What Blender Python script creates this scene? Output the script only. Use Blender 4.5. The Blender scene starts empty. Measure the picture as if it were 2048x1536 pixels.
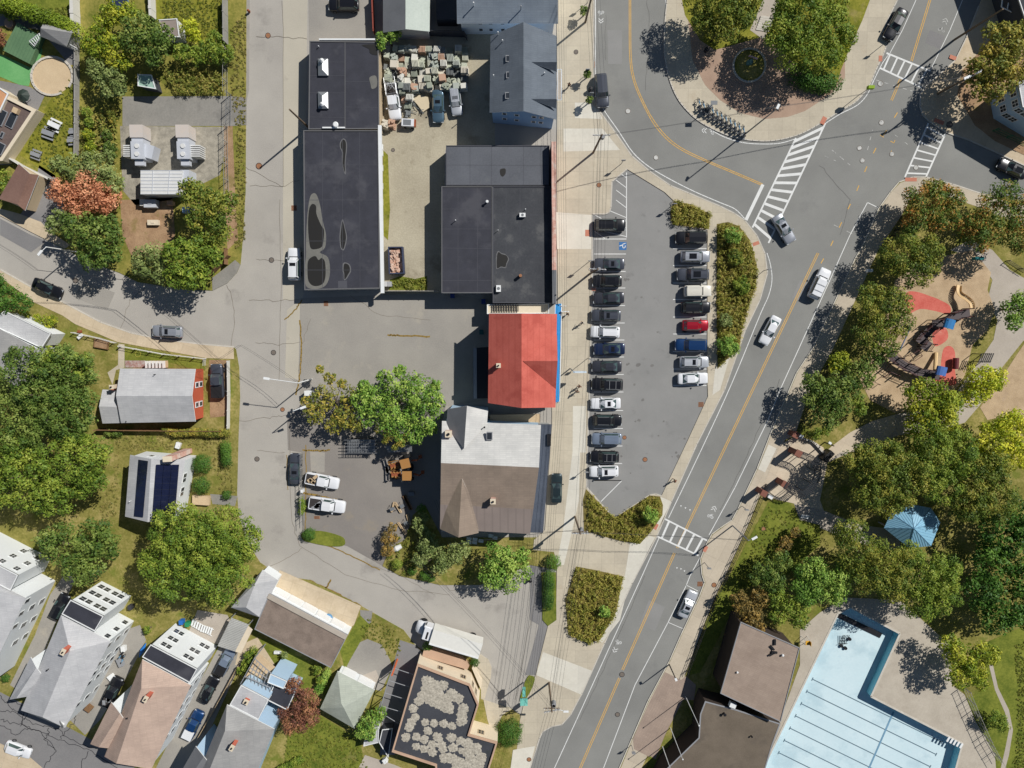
import bpy, bmesh, math, random
import numpy as np
from mathutils import Vector, Matrix
from mathutils.geometry import tessellate_polygon
R = math.radians
# ------------------------------------------------------------------ camera, world, sun
scene = bpy.context.scene
FPX, HC, TILT = 1420.0, 113.6, R(5.15)
cam_d = bpy.data.cameras.new('camera'); cam = bpy.data.objects.new('camera', cam_d)
scene.collection.objects.link(cam); scene.camera = cam
cam_d.sensor_width = 36.0; cam_d.lens = FPX / 2048 * 36.0
cam_d.clip_start = 1.0; cam_d.clip_end = 5000
cam.location = (0, 0, HC); cam.rotation_euler = (-TILT, 0, 0)
SUN_EL, SUN_DIR = 44.0, Vector((0.785, 0.62, 0))           # towards the sun, on the ground
sd = SUN_DIR.normalized() * math.cos(R(SUN_EL)); sd.z = math.sin(R(SUN_EL))
sun_d = bpy.data.lights.new('sun', 'SUN'); sun = bpy.data.objects.new('sun', sun_d)
scene.collection.objects.link(sun)
sun_d.energy = 5.0; sun_d.angle = R(0.5); sun_d.color = (1.0, 0.965, 0.905)
sun.rotation_euler = sd.to_track_quat('Z', 'Y').to_euler(); sun.location = (60, 50, 80)
world = bpy.data.worlds.new('World'); scene.world = world; world.use_nodes = True
wn = world.node_tree; wn.nodes.clear()
wo = wn.nodes.new('ShaderNodeOutputWorld'); wb = wn.nodes.new('ShaderNodeBackground'); ws = wn.nodes.new('ShaderNodeTexSky')
ws.sky_type = 'NISHITA'; ws.sun_disc = False; ws.sun_elevation = R(SUN_EL)
ws.sun_rotation = math.atan2(SUN_DIR.x, SUN_DIR.y); ws.air_density = 1.0; ws.dust_density = 0.25; ws.ozone_density = 1.2
wb.inputs['Strength'].default_value = 0.05
wn.links.new(ws.outputs[0], wb.inputs[0]); wn.links.new(wb.outputs[0], wo.inputs[0])
scene.view_settings.view_transform = 'Standard'; scene.view_settings.look = 'None'
scene.view_settings.exposure = -0.12; scene.view_settings.gamma = 1.0
scene.cycles.max_bounces = 6; scene.cycles.diffuse_bounces = 4; scene.cycles.transparent_max_bounces = 4
col = scene.collection
E = 1.13                                                     # light that a flat sunlit surface sends back per unit of albedo
def lin(c):
    return tuple((v/255/12.92 if v/255 <= .04045 else ((v/255+.055)/1.055)**2.4) for v in c)
def C(*c, k=1.0):
    return tuple(min(.92, v/E*k) for v in lin(c)) + (1.0,)
# ------------------------------------------------------------------ pixel of the photograph -> point at height z
_s, _c = math.sin(TILT), math.cos(TILT)
def G(x, y, z=0.0):
    dx = (x-1024)/FPX; dy = (768-y)/FPX
    yy = dy*_c - _s; zz = -dy*_s - _c
    t = (HC - z)/(-zz)
    return Vector((dx*t, yy*t, z))
def ang(p, q, z=0):                                          # heading on the ground of the pixel direction p->q
    a, b = G(*p, z), G(*q, z); return math.atan2(b.y-a.y, b.x-a.x)
# ------------------------------------------------------------------ materials
MATS = {}
def mat(name, c1, c2=None, rough=.9, var=.10, s1=.25, s2=4.0, spec=.25, metal=0, coords='world', grid=None, bump=0.0,
        stripes=None, wet=None, c3=None, coat=0, detail=6, emit=None):
    if name in MATS: return MATS[name]
    m = bpy.data.materials.new(name); m.use_nodes = True; MATS[name] = m
    nt = m.node_tree; N = nt.nodes; L = nt.links
    b = N['Principled BSDF']
    b.inputs['Roughness'].default_value = rough; b.inputs['Metallic'].default_value = metal
    b.inputs['Specular IOR Level'].default_value = spec
    if coat: b.inputs['Coat Weight'].default_value = coat; b.inputs['Coat Roughness'].default_value = .05
    if coords == 'world':
        g = N.new('ShaderNodeNewGeometry'); vec = g.outputs['Position']
    else:
        g = N.new('ShaderNodeTexCoord'); vec = g.outputs['Object']
    def noise(sc, det=detail, r=.6):
        n = N.new('ShaderNodeTexNoise'); n.inputs['Scale'].default_value = sc; n.inputs['Detail'].default_value = det
        n.inputs['Roughness'].default_value = r; L.new(vec, n.inputs['Vector']); return n.outputs['Fac']
    def mathn(op, a, b2=None, clamp=False):
        n = N.new('ShaderNodeMath'); n.operation = op; n.use_clamp = clamp
        for i, v in enumerate((a, b2)):
            if v is None: continue
            if isinstance(v, (int, float)): n.inputs[i].default_value = v
            else: L.new(v, n.inputs[i])
        return n.outputs[0]
    c2 = c2 or c1
    n1 = noise(s1); n2 = noise(s2, 3)
    mixv = mathn('ADD', mathn('MULTIPLY', n1, .62), mathn('MULTIPLY', n2, .38))
    ramp = N.new('ShaderNodeValToRGB'); L.new(mixv, ramp.inputs[0])
    e = ramp.color_ramp.elements
    e[0].position = .33; e[1].position = .67
    e[0].color = tuple(v*(1-var) for v in c1[:3]) + (1,); e[1].color = tuple(min(.95, v*(1+var)) for v in c2[:3]) + (1,)
    if c3:
        q = e.new(.5); q.color = c3
    out = ramp.outputs[0]
    def darken(fac, colr):
        nonlocal out
        mx = N.new('ShaderNodeMix'); mx.data_type = 'RGBA'
        L.new(fac, mx.inputs['Factor']); L.new(out, mx.inputs['A']); mx.inputs['B'].default_value = colr; out = mx.outputs['Result']
    if grid:                                                  # joints: (angle, width, length, strength)
        a, gw, gh, gs = grid
        mp = N.new('ShaderNodeMapping'); mp.inputs['Rotation'].default_value = (0, 0, a); L.new(vec, mp.inputs['Vector'])
        br = N.new('ShaderNodeTexBrick'); br.offset = 0; br.inputs['Scale'].default_value = 1
        br.inputs['Brick Width'].default_value = gw; br.inputs['Row Height'].default_value = gh
        br.inputs['Mortar Size'].default_value = .035; br.inputs['Mortar Smooth'].default_value = .3
        br.inputs['Color1'].default_value = (.94, .94, .94, 1); br.inputs['Color2'].default_value = (1.04, 1.04, 1.03, 1)
        br.inputs['Mortar'].default_value = (1-gs, 1-gs, 1-gs, 1)
        L.new(mp.outputs[0], br.inputs['Vector'])
        mx = N.new('ShaderNodeMix'); mx.data_type = 'RGBA'; mx.blend_type = 'MULTIPLY'; mx.inputs['Factor'].default_value = 1
        L.new(out, mx.inputs['A']); L.new(br.outputs['Color'], mx.inputs['B']); out = mx.outputs['Result']
    if stripes:                                               # (angle, spacing, colour, strength)
        a, sp, sc, st = stripes
        mp = N.new('ShaderNodeMapping'); mp.inputs['Rotation'].default_value = (0, 0, a); L.new(vec, mp.inputs['Vector'])
        w = N.new('ShaderNodeTexWave'); w.inputs['Scale'].default_value = .314/sp; L.new(mp.outputs[0], w.inputs['Vector'])
        w.inputs['Distortion'].default_value = 0.0
        darken(mathn('MULTIPLY', mathn('GREATER_THAN', w.outputs['Fac'], .9), st), sc)
    if wet:                                                   # irregular stains of a second colour: (scale, threshold, colour, strength)
        sc, th, cc, st = wet
        n3 = noise(sc, 8, .65)
        mr = N.new('ShaderNodeMapRange'); L.new(n3, mr.inputs[0]); mr.inputs[1].default_value = th; mr.inputs[2].default_value = th+.10
        darken(mathn('MULTIPLY', mr.outputs[0], st), cc)
    L.new(out, b.inputs['Base Color'])
    if bump:
        bp = N.new('ShaderNodeBump'); bp.inputs['Strength'].default_value = bump; bp.inputs['Distance'].default_value = .08
        L.new(n2, bp.inputs['Height']); L.new(bp.outputs[0], b.inputs['Normal'])
    if emit: b.inputs['Emission Color'].default_value = emit; b.inputs['Emission Strength'].default_value = 1
    return m
def flat(name, c, rough=.6, spec=.4, metal=0, coat=0, var=.05):
    return mat(name, c, rough=rough, spec=spec, metal=metal, coat=coat, var=var, coords='obj', s1=1.5, s2=12)
# ------------------------------------------------------------------ objects
ORG = {}
def tag(o, label=None, cat=None, group=None, kind=None):
    if label: o['label'] = label
    if cat: o['category'] = cat
    if group: o['group'] = group
    if kind: o['kind'] = kind
    return o
def thing(name, label, cat, loc, rot=0.0, group=None, kind=None):
    o = bpy.data.objects.new(name, None); col.objects.link(o)
    o.empty_display_size = .3
    o.location = loc; o.rotation_euler = (0, 0, rot)
    ORG[o.name] = Vector(loc)
    return tag(o, label, cat, group, kind)
class MB:
    def __init__(s): s.v = []; s.f = []; s.mi = []
    def add(s, vs, fs, mi=0):
        k = len(s.v); s.v += [tuple(p) for p in vs]; s.f += [tuple(i+k for i in f) for f in fs]; s.mi += [mi]*len(fs); return s
    def box(s, c, d, a=0.0, mi=0, tilt=None):
        x, y, z = d[0]/2, d[1]/2, d[2]/2
        ca, sa = math.cos(a), math.sin(a); vs = []
        for sx, sy, sz in ((-1,-1,-1),(1,-1,-1),(1,1,-1),(-1,1,-1),(-1,-1,1),(1,-1,1),(1,1,1),(-1,1,1)):
            px, py = sx*x, sy*y
            vs.append((c[0]+px*ca-py*sa, c[1]+px*sa+py*ca, c[2]+sz*z))
        return s.add(vs, ((0,3,2,1),(4,5,6,7),(0,1,5,4),(1,2,6,5),(2,3,7,6),(3,0,4,7)), mi)
    def prism(s, pts, z0, z1, mi=0, bottom=False):
        n = len(pts)
        a = sum(pts[i][0]*pts[(i+1) % n][1]-pts[(i+1) % n][0]*pts[i][1] for i in range(n))
        if a < 0: pts = pts[::-1]
        vs = [(p[0], p[1], z0) for p in pts] + [(p[0], p[1], z1) for p in pts]
        tr = tessellate_polygon([[Vector((p[0], p[1], 0)) for p in pts]])
        fs = []
        for t in tr:
            A, B, Cc = (pts[i] for i in t)
            cr = (B[0]-A[0])*(Cc[1]-A[1])-(B[1]-A[1])*(Cc[0]-A[0])
            t = t if cr > 0 else t[::-1]
            fs.append(tuple(i+n for i in t))
            if bottom: fs.append(tuple(t[::-1]))
        fs += [(i, (i+1) % n, (i+1) % n+n, i+n) for i in range(n)]
        return s.add(vs, fs, mi)
    def tube(s, p, q, r, r2=None, n=8, mi=0, caps=True):
        p, q = Vector(p), Vector(q); r2 = r if r2 is None else r2
        d = (q-p).normalized(); u = d.orthogonal().normalized(); w = d.cross(u)
        vs = []
        for base, rr in ((p, r), (q, r2)):
            for i in range(n):
                t = 2*math.pi*i/n; vs.append(base+(u*math.cos(t)+w*math.sin(t))*rr)
        fs = [(i, (i+1) % n, n+(i+1) % n, n+i) for i in range(n)]
        if caps: fs += [tuple(range(n))[::-1], tuple(range(n, 2*n))]
        return s.add(vs, fs, mi)
    def path(s, pts, r, n=6, mi=0):
        for a, b in zip(pts[:-1], pts[1:]): s.tube(a, b, r, n=n, mi=mi)
        return s
    def ball(s, c, r, sz=1.0, n=10, m=7, mi=0, zmin=-1.0):
        vs = []; fs = []
        for j in range(m+1):
            ph = math.pi*j/m
            for i in range(n):
                t = 2*math.pi*i/n; vs.append((c[0]+r*math.sin(ph)*math.cos(t), c[1]+r*math.sin(ph)*math.sin(t), c[2]+r*sz*max(zmin, math.cos(ph))))
        for j in range(m):
            for i in range(n): fs.append((j*n+i, (j+1)*n+i, (j+1)*n+(i+1) % n, j*n+(i+1) % n))
        return s.add(vs, fs, mi)
    def poly(s, pts, mi=0): return s.add(pts, [tuple(range(len(pts)))], mi)
    def build(s, name, m, parent=None, local=False, smooth=False):
        ms = m if isinstance(m, (list, tuple)) else [m]
        v = np.array(s.v, dtype=float).reshape(-1, 3)
        org = Vector((0, 0, 0))
        if not local:
            if parent is not None: org = ORG[parent.name]
            else: org = Vector((float(v[:, 0].mean()), float(v[:, 1].mean()), float(v[:, 2].min())))
        me = bpy.data.meshes.new(name); me.from_pydata([tuple(p) for p in (v-np.array(org))], [], s.f)
        for q in ms: me.materials.append(q)
        if len(ms) > 1: me.polygons.foreach_set('material_index', s.mi)
        if smooth: me.polygons.foreach_set('use_smooth', [True]*len(me.polygons))
        me.validate(); me.update()
        o = bpy.data.objects.new(name, me); col.objects.link(o)
        if parent is not None: o.parent = parent; ORG[o.name] = org
        elif not local: o.location = org; ORG[o.name] = org
        return o
def smoothed(pts, closed=True, n=4):
    out = []; k = len(pts)
    rng = range(k) if closed else range(k-1)
    for i in rng:
        p0 = pts[(i-1) % k] if closed or i > 0 else pts[i]; p1 = pts[i]; p2 = pts[(i+1) % k]
        p3 = pts[(i+2) % k] if closed or i+2 < k else p2
        for j in range(n):
            t = j/n
            out.append(tuple(.5*((2*p1[d])+(-p0[d]+p2[d])*t+(2*p0[d]-5*p1[d]+4*p2[d]-p3[d])*t*t+(-p0[d]+3*p1[d]-3*p2[d]+p3[d])*t**3) for d in (0, 1)))
    if not closed: out.append(tuple(pts[-1]))
    return out
def zone(name, pts, m, z, holes=(), skirt=.2, sm=False, kind='structure', thick=True, world=False):
    if sm: pts = smoothed(pts)
    loops = [[Vector((x, y, z)) if world else G(x, y, z) for x, y in pts]] + [[G(x, y, z) for x, y in h] for h in holes]
    flatl = [p for l in loops for p in l]
    b = MB(); k = len(flatl)
    tr = tessellate_polygon([[Vector((p.x, p.y, 0)) for p in l] for l in loops])
    fs = []
    for t in tr:
        A, B, D = (flatl[i] for i in t)
        cr = (B.x-A.x)*(D.y-A.y)-(B.y-A.y)*(D.x-A.x)
        fs.append(tuple(t) if cr > 0 else tuple(t[::-1]))
    b.add(flatl, fs)
    if thick:
        off = 0
        for l in loops:
            n = len(l)
            b.add([(p.x, p.y, z) for p in l]+[(p.x, p.y, z-skirt) for p in l], [(i, (i+1) % n, n+(i+1) % n, n+i) for i in range(n)])
    o = b.build(name, m); tag(o, kind=kind); return o
def strip(b, pts, w, z, mi=0, dash=None, px=True):
    P = [G(x, y, z) if px else Vector((x, y, z)) for x, y in pts]
    acc = 0
    for i in range(len(P)-1):
        a, c = P[i], P[i+1]; d = (c-a)
        ln = d.length
        if ln < 1e-6: continue
        d /= ln; nrm = Vector((-d.y, d.x, 0))*w/2
        ext = 0 if dash else w*.12
        segs = [(-ext if i else 0, ln+ext if i < len(P)-2 else ln)]
        if dash:
            segs = []; s0 = -(acc % sum(dash))
            while s0 < ln:
                a0, a1 = max(0, s0), min(ln, s0+dash[0])
                if a1 > a0: segs.append((a0, a1))
                s0 += sum(dash)
            acc += ln
        for a0, a1 in segs:
            p, q = a+d*a0, a+d*a1
            b.add([p-nrm, q-nrm, q+nrm, p+nrm], [(0, 1, 2, 3)], mi)
    return b
def inpoly(x, y, poly):
    c = False; j = len(poly)-1
    for i in range(len(poly)):
        if (poly[i][1] > y) != (poly[j][1] > y) and x < (poly[j][0]-poly[i][0])*(y-poly[i][1])/(poly[j][1]-poly[i][1])+poly[i][0]: c = not c
        j = i
    return c
# ------------------------------------------------------------------ ground materials
m_road = mat('main_asphalt', C(133,133,130), C(148,148,144), var=.04, s1=.12, s2=9, wet=(.09, .58, C(120,120,119), .5), bump=.15)
m_park = mat('parking_asphalt', C(142,142,140), C(152,151,149), var=.05, s1=.15, s2=10, wet=(.45, .6, C(118,117,116), .5), bump=.15)
m_street = mat('side_street_asphalt', C(168,163,156), C(186,181,172), var=.05, s1=.10, s2=7, wet=(.14, .58, C(150,145,139), .7), bump=.15)
m_street2 = mat('pale_asphalt', C(184,178,164), C(197,190,174), var=.04, s1=.12, s2=7, wet=(.3, .62, C(165,158,147), .6))
m_lot = mat('lot_asphalt', C(152,148,142), C(170,165,156), var=.05, s1=.12, s2=6, wet=(.16, .56, C(183,175,160), .55), bump=.15)
m_yard = mat('yard_asphalt', C(134,129,125), C(150,144,137), var=.05, s1=.12, s2=6, wet=(.2, .6, C(160,148,128), .5), bump=.15)
m_oldroad = mat('old_asphalt', C(128,127,128), C(144,142,141), var=.05, s1=.12, s2=6)
m_conc = mat('sidewalk_concrete', C(193,183,164), C(205,195,175), var=.035, s1=.3, s2=3, grid=(0, 2.1, 2.1, .16), wet=(.2, .6, C(188,172,148), .5))
m_concd = mat('sidewalk_concrete_diagonal', C(192,180,161), C(204,192,173), var=.035, s1=.3, s2=3, grid=(R(-64), 3.4, 3.4, .16), wet=(.2, .6, C(186,170,148), .5))
m_concs = mat('sidewalk_concrete_side', C(200,182,154), C(213,196,170), var=.04, s1=.4, s2=3, grid=(R(20), 2.4, 2.4, .14), wet=(.3, .6, C(184,166,138), .5))
m_fresh = mat('fresh_concrete', C(214,209,196), C(224,220,208), var=.03, s1=.4, s2=3, grid=(0, 5.5, 5.5, .12))
m_brickpave = mat('brick_paving', C(160,142,130), C(176,157,143), var=.06, s1=.5, s2=9, grid=(R(24), .42, .21, .12))
m_plaza = mat('plaza_paving', C(202,186,164), C(212,198,177), var=.04, s1=.4, s2=4, grid=(R(26), 1.9, 1.9, .12))
m_curb = mat('granite_kerb', C(196,190,178), C(212,206,196), var=.06, s1=1, s2=5)
m_grass = mat('lawn_grass', C(104,112,40), C(156,148,66), var=.18, s1=.35, s2=2.6, c3=C(132,132,50), wet=(.22, .6, C(164,148,100), .6), bump=.5, spec=.1, detail=8)
m_green = mat('fresh_lawn', C(88,106,38), C(132,136,58), var=.18, s1=.35, s2=3, wet=(.2, .62, C(154,142,92), .6), bump=.5, spec=.1, detail=8)
m_dry = mat('dry_grass', C(120,118,56), C(166,150,98), var=.2, s1=.3, s2=2.8, c3=C(140,134,72), wet=(.25, .54, C(104,118,42), .7), bump=.5, spec=.1, detail=8)
m_verge = mat('verge_grass', C(106,118,44), C(156,144,78), var=.22, s1=.4, s2=2.6, bump=.5, spec=.1, detail=8)
m_dirt = mat('dirt_yard', C(164,154,134), C(190,182,160), var=.07, s1=.14, s2=4, wet=(.2, .54, C(142,132,112), .7), bump=.3)
m_gravel = mat('gravel_pad', C(140,135,124), C(176,169,154), var=.18, s1=1.2, s2=14, bump=.5)
m_mulch = mat('wood_chip', C(180,154,122), C(202,178,146), var=.12, s1=.5, s2=9, bump=.4, wet=(.2, .6, C(176,156,142), .5))
m_bare = mat('bare_earth', C(150,118,90), C(180,150,118), var=.14, s1=.4, s2=6, bump=.4, wet=(.3, .55, C(128,118,62), .6))
m_pad = mat('old_pad', C(138,136,130), C(158,154,147), var=.07, s1=.2, s2=5, wet=(.2, .52, C(118,116,112), .6))
m_deckc = mat('pool_deck_concrete', C(182,172,157), C(196,187,172), var=.05, s1=.4, s2=4, wet=(.3, .6, C(168,156,140), .4))
m_path = mat('park_path', C(178,168,155), C(190,180,168), var=.05, s1=.3, s2=5)
m_sand = mat('sand', C(206,182,148), C(216,194,160), var=.05, s1=.4, s2=6, bump=.3)
m_turf = mat('green_turf', C(98,164,100), C(120,178,116), var=.04, s1=.4, s2=5)
m_rubber = mat('red_rubber', C(205,96,84), C(220,126,112), var=.06, s1=.5, s2=5, wet=(.3, .6, C(232,168,150), .5))
m_plazab = mat('rounded_plaza', C(166,140,122), C(184,158,138), var=.06, s1=.4, s2=8)
m_bedsoil = mat('bed_soil', C(104,98,48), C(136,122,68), var=.2, s1=.5, s2=4, bump=.5, spec=.1)
m_white = mat('road_paint_white', C(224,226,224), C(238,238,236), var=.03, s1=1, s2=8, wet=(1.2, .62, C(170,170,168), .6))
m_faint = mat('worn_paint_white', C(190,190,186), C(214,214,210), var=.06, s1=1, s2=8, wet=(1.6, .5, C(140,140,138), .8))
m_yellow = mat('road_paint_yellow', C(216,170,84), C(228,184,104), var=.05, s1=1, s2=8, wet=(1.4, .6, C(160,145,115), .6))
m_blue = mat('road_paint_blue', C(66,118,176), var=.04)
m_tactile = mat('tactile_red', C(196,128,106), C(206,140,118), var=.06, s2=9)
m_iron = mat('cast_iron', C(112,104,98), C(130,120,110), var=.1, s1=3, s2=20, rough=.7)
m_rust = mat('rusty_iron', C(150,104,74), C(168,122,92), var=.12, s1=3, s2=20)
m_dark = mat('dark_patch', C(92,90,88), C(108,106,104), var=.1, s1=.8, s2=6)
m_tar = mat('tar_sealant', C(58,58,62), rough=.5, var=.1)
m_crack = mat('crack_line', C(128,120,108), var=.2)
m_moss = mat('mossy_crack', C(166,138,74), C(140,116,60), var=.2)
# ------------------------------------------------------------------ ground sheet and streets
POOL = [(1676,1227),(1700,1214),(1800,1267),(1742,1393),(1925,1487),(1900,1580),(1870,1640),(1490,1640),(1536,1516)]
HOLE = [(1671,1224),(1700,1208),(1806,1265),(1750,1391),(1932,1485),(1906,1582),(1874,1646),(1484,1646),(1532,1513)]
zone('ground', [(-1500,-1500),(1500,-1500),(1500,1500),(-1500,1500)], m_dry, -.3, holes=[HOLE], thick=False, world=True)
zone('side_street', [(-160,-120),(1170,-120),(1170,1700),(-160,1700)], m_street, 0.0, thick=False)
zone('main_road', [(1170,-120),(2260,-120),(2260,600),(1700,900),(1380,1700),(990,1700),(1040,1500),(1090,1440),(1170,1300)], m_road, 0.01, thick=False)
# --- sidewalk west of the main road, with the parking lot sunk into it
S1 = [(1114,-60),(1188,-60),(1187,190),(1190,205),(1199,222),(1231,265),(1264,312),(1299,342),(1341,371),(1378,386),(1440,412),(1470,427),(1490,441),(1514,471),
 (1530,507),(1535,546),(1520,600),(1491,660),(1449,780),(1394,888),(1343,1003),(1325,1040),(1314,1072),(1296,1100),(1264,1167),(1209,1287),(1164,1387),(1141,1430),
 (1124,1449),(1104,1453),(1086,1463),(1079,1477),(1059,1540),(1040,1640),(1000,1640),(1022,1540),(1034,1497),(1040,1440),(1050,1400),(1071,1352),(1096,1252),(1112,1240),(1114,1130),(1108,1104),(1066,1100),(1068,1080),
 (1090,1060),(1104,850),(1104,812),(1116,806),(1122,700),(1116,606),(1114,300)]
LOT = [(1254,338),(1224,363),(1223,384),(1222,415),(1218,425),(1210,428),(1184,428),(1184,600),(1181,700),(1178,770),(1175,900),(1173,974),(1228,1037),(1299,990),(1312,988),(1323,992),
 (1376,880),(1416,793),(1415,770),(1415,460),(1343,449),(1342,410),(1347,401),(1329,384)]
zone('sidewalk', S1, m_conc, .12, holes=[LOT])
zone('parking_lot', LOT, m_park, .02, thick=False)
for pts in ([(1145,905),(1160,905),(1158,1000),(1140,1080),(1128,1130),(1113,1130),(1126,1060),(1138,960)], [(1146,812),(1172,812),(1172,905),(1145,905)],
            [(1150,205),(1180,205),(1198,222),(1205,238),(1150,236)], [(1127,257),(1205,257),(1240,300),(1127,303)],
            [(1086,1304),(1185,1342),(1164,1390),(1072,1350)], [(1026,1500),(1070,1492),(1054,1560),(1018,1560)], [(1264,1060),(1310,1075),(1252,1190),(1240,1240),(1205,1285),(1188,1280),(1250,1150)],
            [(1430,738),(1462,705),(1440,780),(1425,790)], [(1300,995),(1322,994),(1343,1003),(1314,1060),(1300,1060),(1326,1020)], [(1112,424),(1183,430),(1183,498),(1114,498)]):
    zone('fresh_slab', pts, m_fresh, .126, thick=False)
zone('sidewalk', [(1060,1120),(1110,1125),(1113,1240),(1096,1250),(1073,1350),(1050,1350),(1078,1250),(1060,1240)], m_oldroad, .02, thick=False)
# kerb lines of pale granite round the lot and the road side
def kerb(pts, sm=False, z=.13, w=.17):
    b = MB(); P = smoothed(pts, False) if sm else pts
    W = [G(x, y, z) for x, y in P]
    for a, c in zip(W[:-1], W[1:]):
        d = (c-a); l = d.length
        if l < .02: continue
        b.box(((a.x+c.x)/2, (a.y+c.y)/2, z-.075), (l+.06, w, .16), math.atan2(d.y, d.x))
    tag(b.build('kerb', m_curb), kind='structure')
kerb([(1188,-60),(1187,190),(1190,205),(1199,222),(1231,265),(1264,312),(1299,342),(1341,371),(1378,386),(1440,412),(1470,427),(1490,441),(1514,471),(1530,507),(1535,546),(1520,600),(1491,660),(1449,780),(1394,888),(1343,1003),(1314,1072),(1264,1167),(1209,1287),(1164,1387),(1141,1430),(1124,1449),(1104,1453),(1086,1463),(1079,1477),(1059,1540)])
kerb([(1254,338),(1224,363),(1222,415),(1218,425),(1210,428),(1184,428),(1184,600),(1173,974),(1228,1037),(1299,990),(1312,988),(1323,992)])
# --- roundabout island at the top
ISL = [(1343,-60),(1331,30),(1329,100),(1337,150),(1352,190),(1372,218),(1400,243),(1440,264),(1480,277),(1530,282),(1570,277),(1605,266),(1640,247),(1680,222),(1712,203),(1738,172),(1752,140),(1768,106),(1773,85),(1764,72),(1775,40),(1800,-10),(1825,-60)]
zone('sidewalk', smoothed(ISL[:-1], False)+[ISL[-1]], m_conc, .12)
kerb(ISL[:-1], True)
zone('plaza', [(1352,-60),(1376,40),(1385,120),(1410,170),(1440,200),(1480,226),(1530,238),(1575,234),(1610,222),(1650,196),(1665,185),(1690,155),(1690,90),(1720,20),(1745,-60)], m_plazab, .126, thick=False, sm=False)
zone('lawn', [(1352,-60),(1370,30),(1400,80),(1430,100),(1520,75),(1545,80),(1600,140),(1650,175),(1675,165),(1682,140),(1700,95),(1725,40),(1762,-60)], m_grass, .132, thick=False)
zone('path', [(1528,80),(1500,60),(1552,-60),(1590,-60),(1560,0),(1540,50)], m_path, .138, thick=False)
# --- east sidewalk and the corner island
ESW = [(1990,-60),(1958,12),(1933,75),(1911,120),(1852,172),(1841,188),(1840,213),(1846,230),(1858,242),(1893,265),(1936,279),(1998,307),(2080,345),(2200,390),(2200,-60)]
zone('sidewalk', ESW, m_concs, .12)
kerb([(1958,12),(1933,75),(1911,120),(1852,172),(1841,188),(1840,213),(1846,230),(1858,242),(1893,265),(1936,279),(1998,307),(2080,345)])
zone('yard', [(2030,-60),(2010,20),(1985,75),(1925,140),(1915,190),(1950,250),(1990,282),(2080,325),(2200,370),(2200,-60)], m_bare, .16)
PARK = [(1853,354),(1826,354),(1798,364),(1781,384),(1758,416),(1726,491),(1711,516),(1626,696),(1593,746),(1541,868),(1514,938),(1476,1018),(1464,1040),(1440,1056),(1424,1068),(1414,1086),
 (1401,1118),(1404,1150),(1409,1165),(1399,1192),(1361,1272),(1339,1322),(1296,1402),(1264,1477),(1235,1545),(1195,1640),(2260,1640),(2260,500),(2100,425),(2048,404),(1960,386),(1905,368)]
zone('park_ground', PARK, m_dry, .10, holes=[HOLE])
kerb([(1960,386),(1905,368),(1853,354),(1826,354),(1798,364),(1781,384),(1758,416),(1726,491),(1711,516),(1626,696),(1593,746),(1541,868),(1514,938),(1476,1018),(1464,1040),(1440,1056),(1424,1068),(1414,1086),(1401,1118),(1404,1150),(1409,1165),(1399,1192),(1361,1272),(1339,1322),(1296,1402),(1264,1477),(1235,1545)])
zone('sidewalk', [(2100,425),(1960,386),(1905,368),(1853,355),(1826,356),(1800,366),(1783,384),(1760,416),(1728,491),(1713,516),(1628,696),(1595,746),(1543,868),(1516,938),(1478,1018),(1466,1040),(1426,1069),(1416,1086),
 (1403,1118),(1406,1150),(1411,1165),(1401,1192),(1363,1272),(1341,1322),(1298,1402),(1266,1477),(1238,1545),(1200,1640),(1235,1640),(1300,1500),(1330,1440),(1366,1362),(1394,1287),(1429,1197),(1450,1156),(1499,1043),(1530,965),(1535,950),(1570,880),(1590,870),(1620,780),(1665,700),(1756,501),(1801,434),(1820,400),(1850,378),(1960,415),(2090,470)], m_concd, .12)
zone('plaza', [(1590,872),(1608,880),(1630,884),(1647,895),(1650,905),(1664,892),(1700,865),(1745,842),(1790,830),(1790,860),(1750,900),(1680,905),(1655,925),(1640,1000),(1648,1022),(1600,1010),(1580,1005),(1549,998),(1522,984),(1535,950),(1560,890)], m_plaza, .13, thick=False)
zone('fresh_slab', [(1537,889),(1553,897),(1530,945),(1516,938)], m_fresh, .136, thick=False)
zone('brick_paving', [(1330,1344),(1362,1360),(1372,1352),(1392,1370),(1388,1400),(1366,1400),(1330,1470),(1310,1520),(1268,1498),(1266,1477),(1300,1402)], m_brickpave, .128, thick=False)
zone('path', [(1655,925),(1664,892),(1700,865),(1745,842),(1800,826),(1850,822),(1900,800),(1960,720),(2000,660),(2030,620),(2090,560),(2090,640),(2048,680),(2000,740),(1960,810),(1930,845),(1880,860),(1800,870),(1700,905)], m_path, .12, thick=False, sm=False)
zone('path', [(1900,500),(1940,480),(1985,500),(2020,540),(2090,580),(2090,690),(2040,680),(2000,700),(1985,690),(1995,640),(1975,600),(1985,560),(1960,520)], m_path, .122, thick=False)
zone('path', [(1588,1007),(1650,1022),(1720,1050),(1800,1060),(1800,1110),(1700,1080),(1600,1040)], m_path, .12, thick=False)
zone('playground', [(1790,560),(1850,520),(1945,500),(1962,520),(1982,545),(1975,580),(1990,620),(1975,660),(1945,690),(1930,750),(1900,800),(1850,818),(1790,826),(1740,800),(1720,760),(1745,700),(1770,640)], m_mulch, .126, thick=False)
zone('playground', [(2090,680),(2048,688),(2010,745),(1960,815),(1975,840),(2020,830),(2090,850)], m_mulch, .127, thick=False)
zone('lawn', [(1655,880),(1610,860),(1620,850),(1700,800),(1740,810),(1752,838),(1700,858)], m_dry, .127, thick=False)
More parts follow.
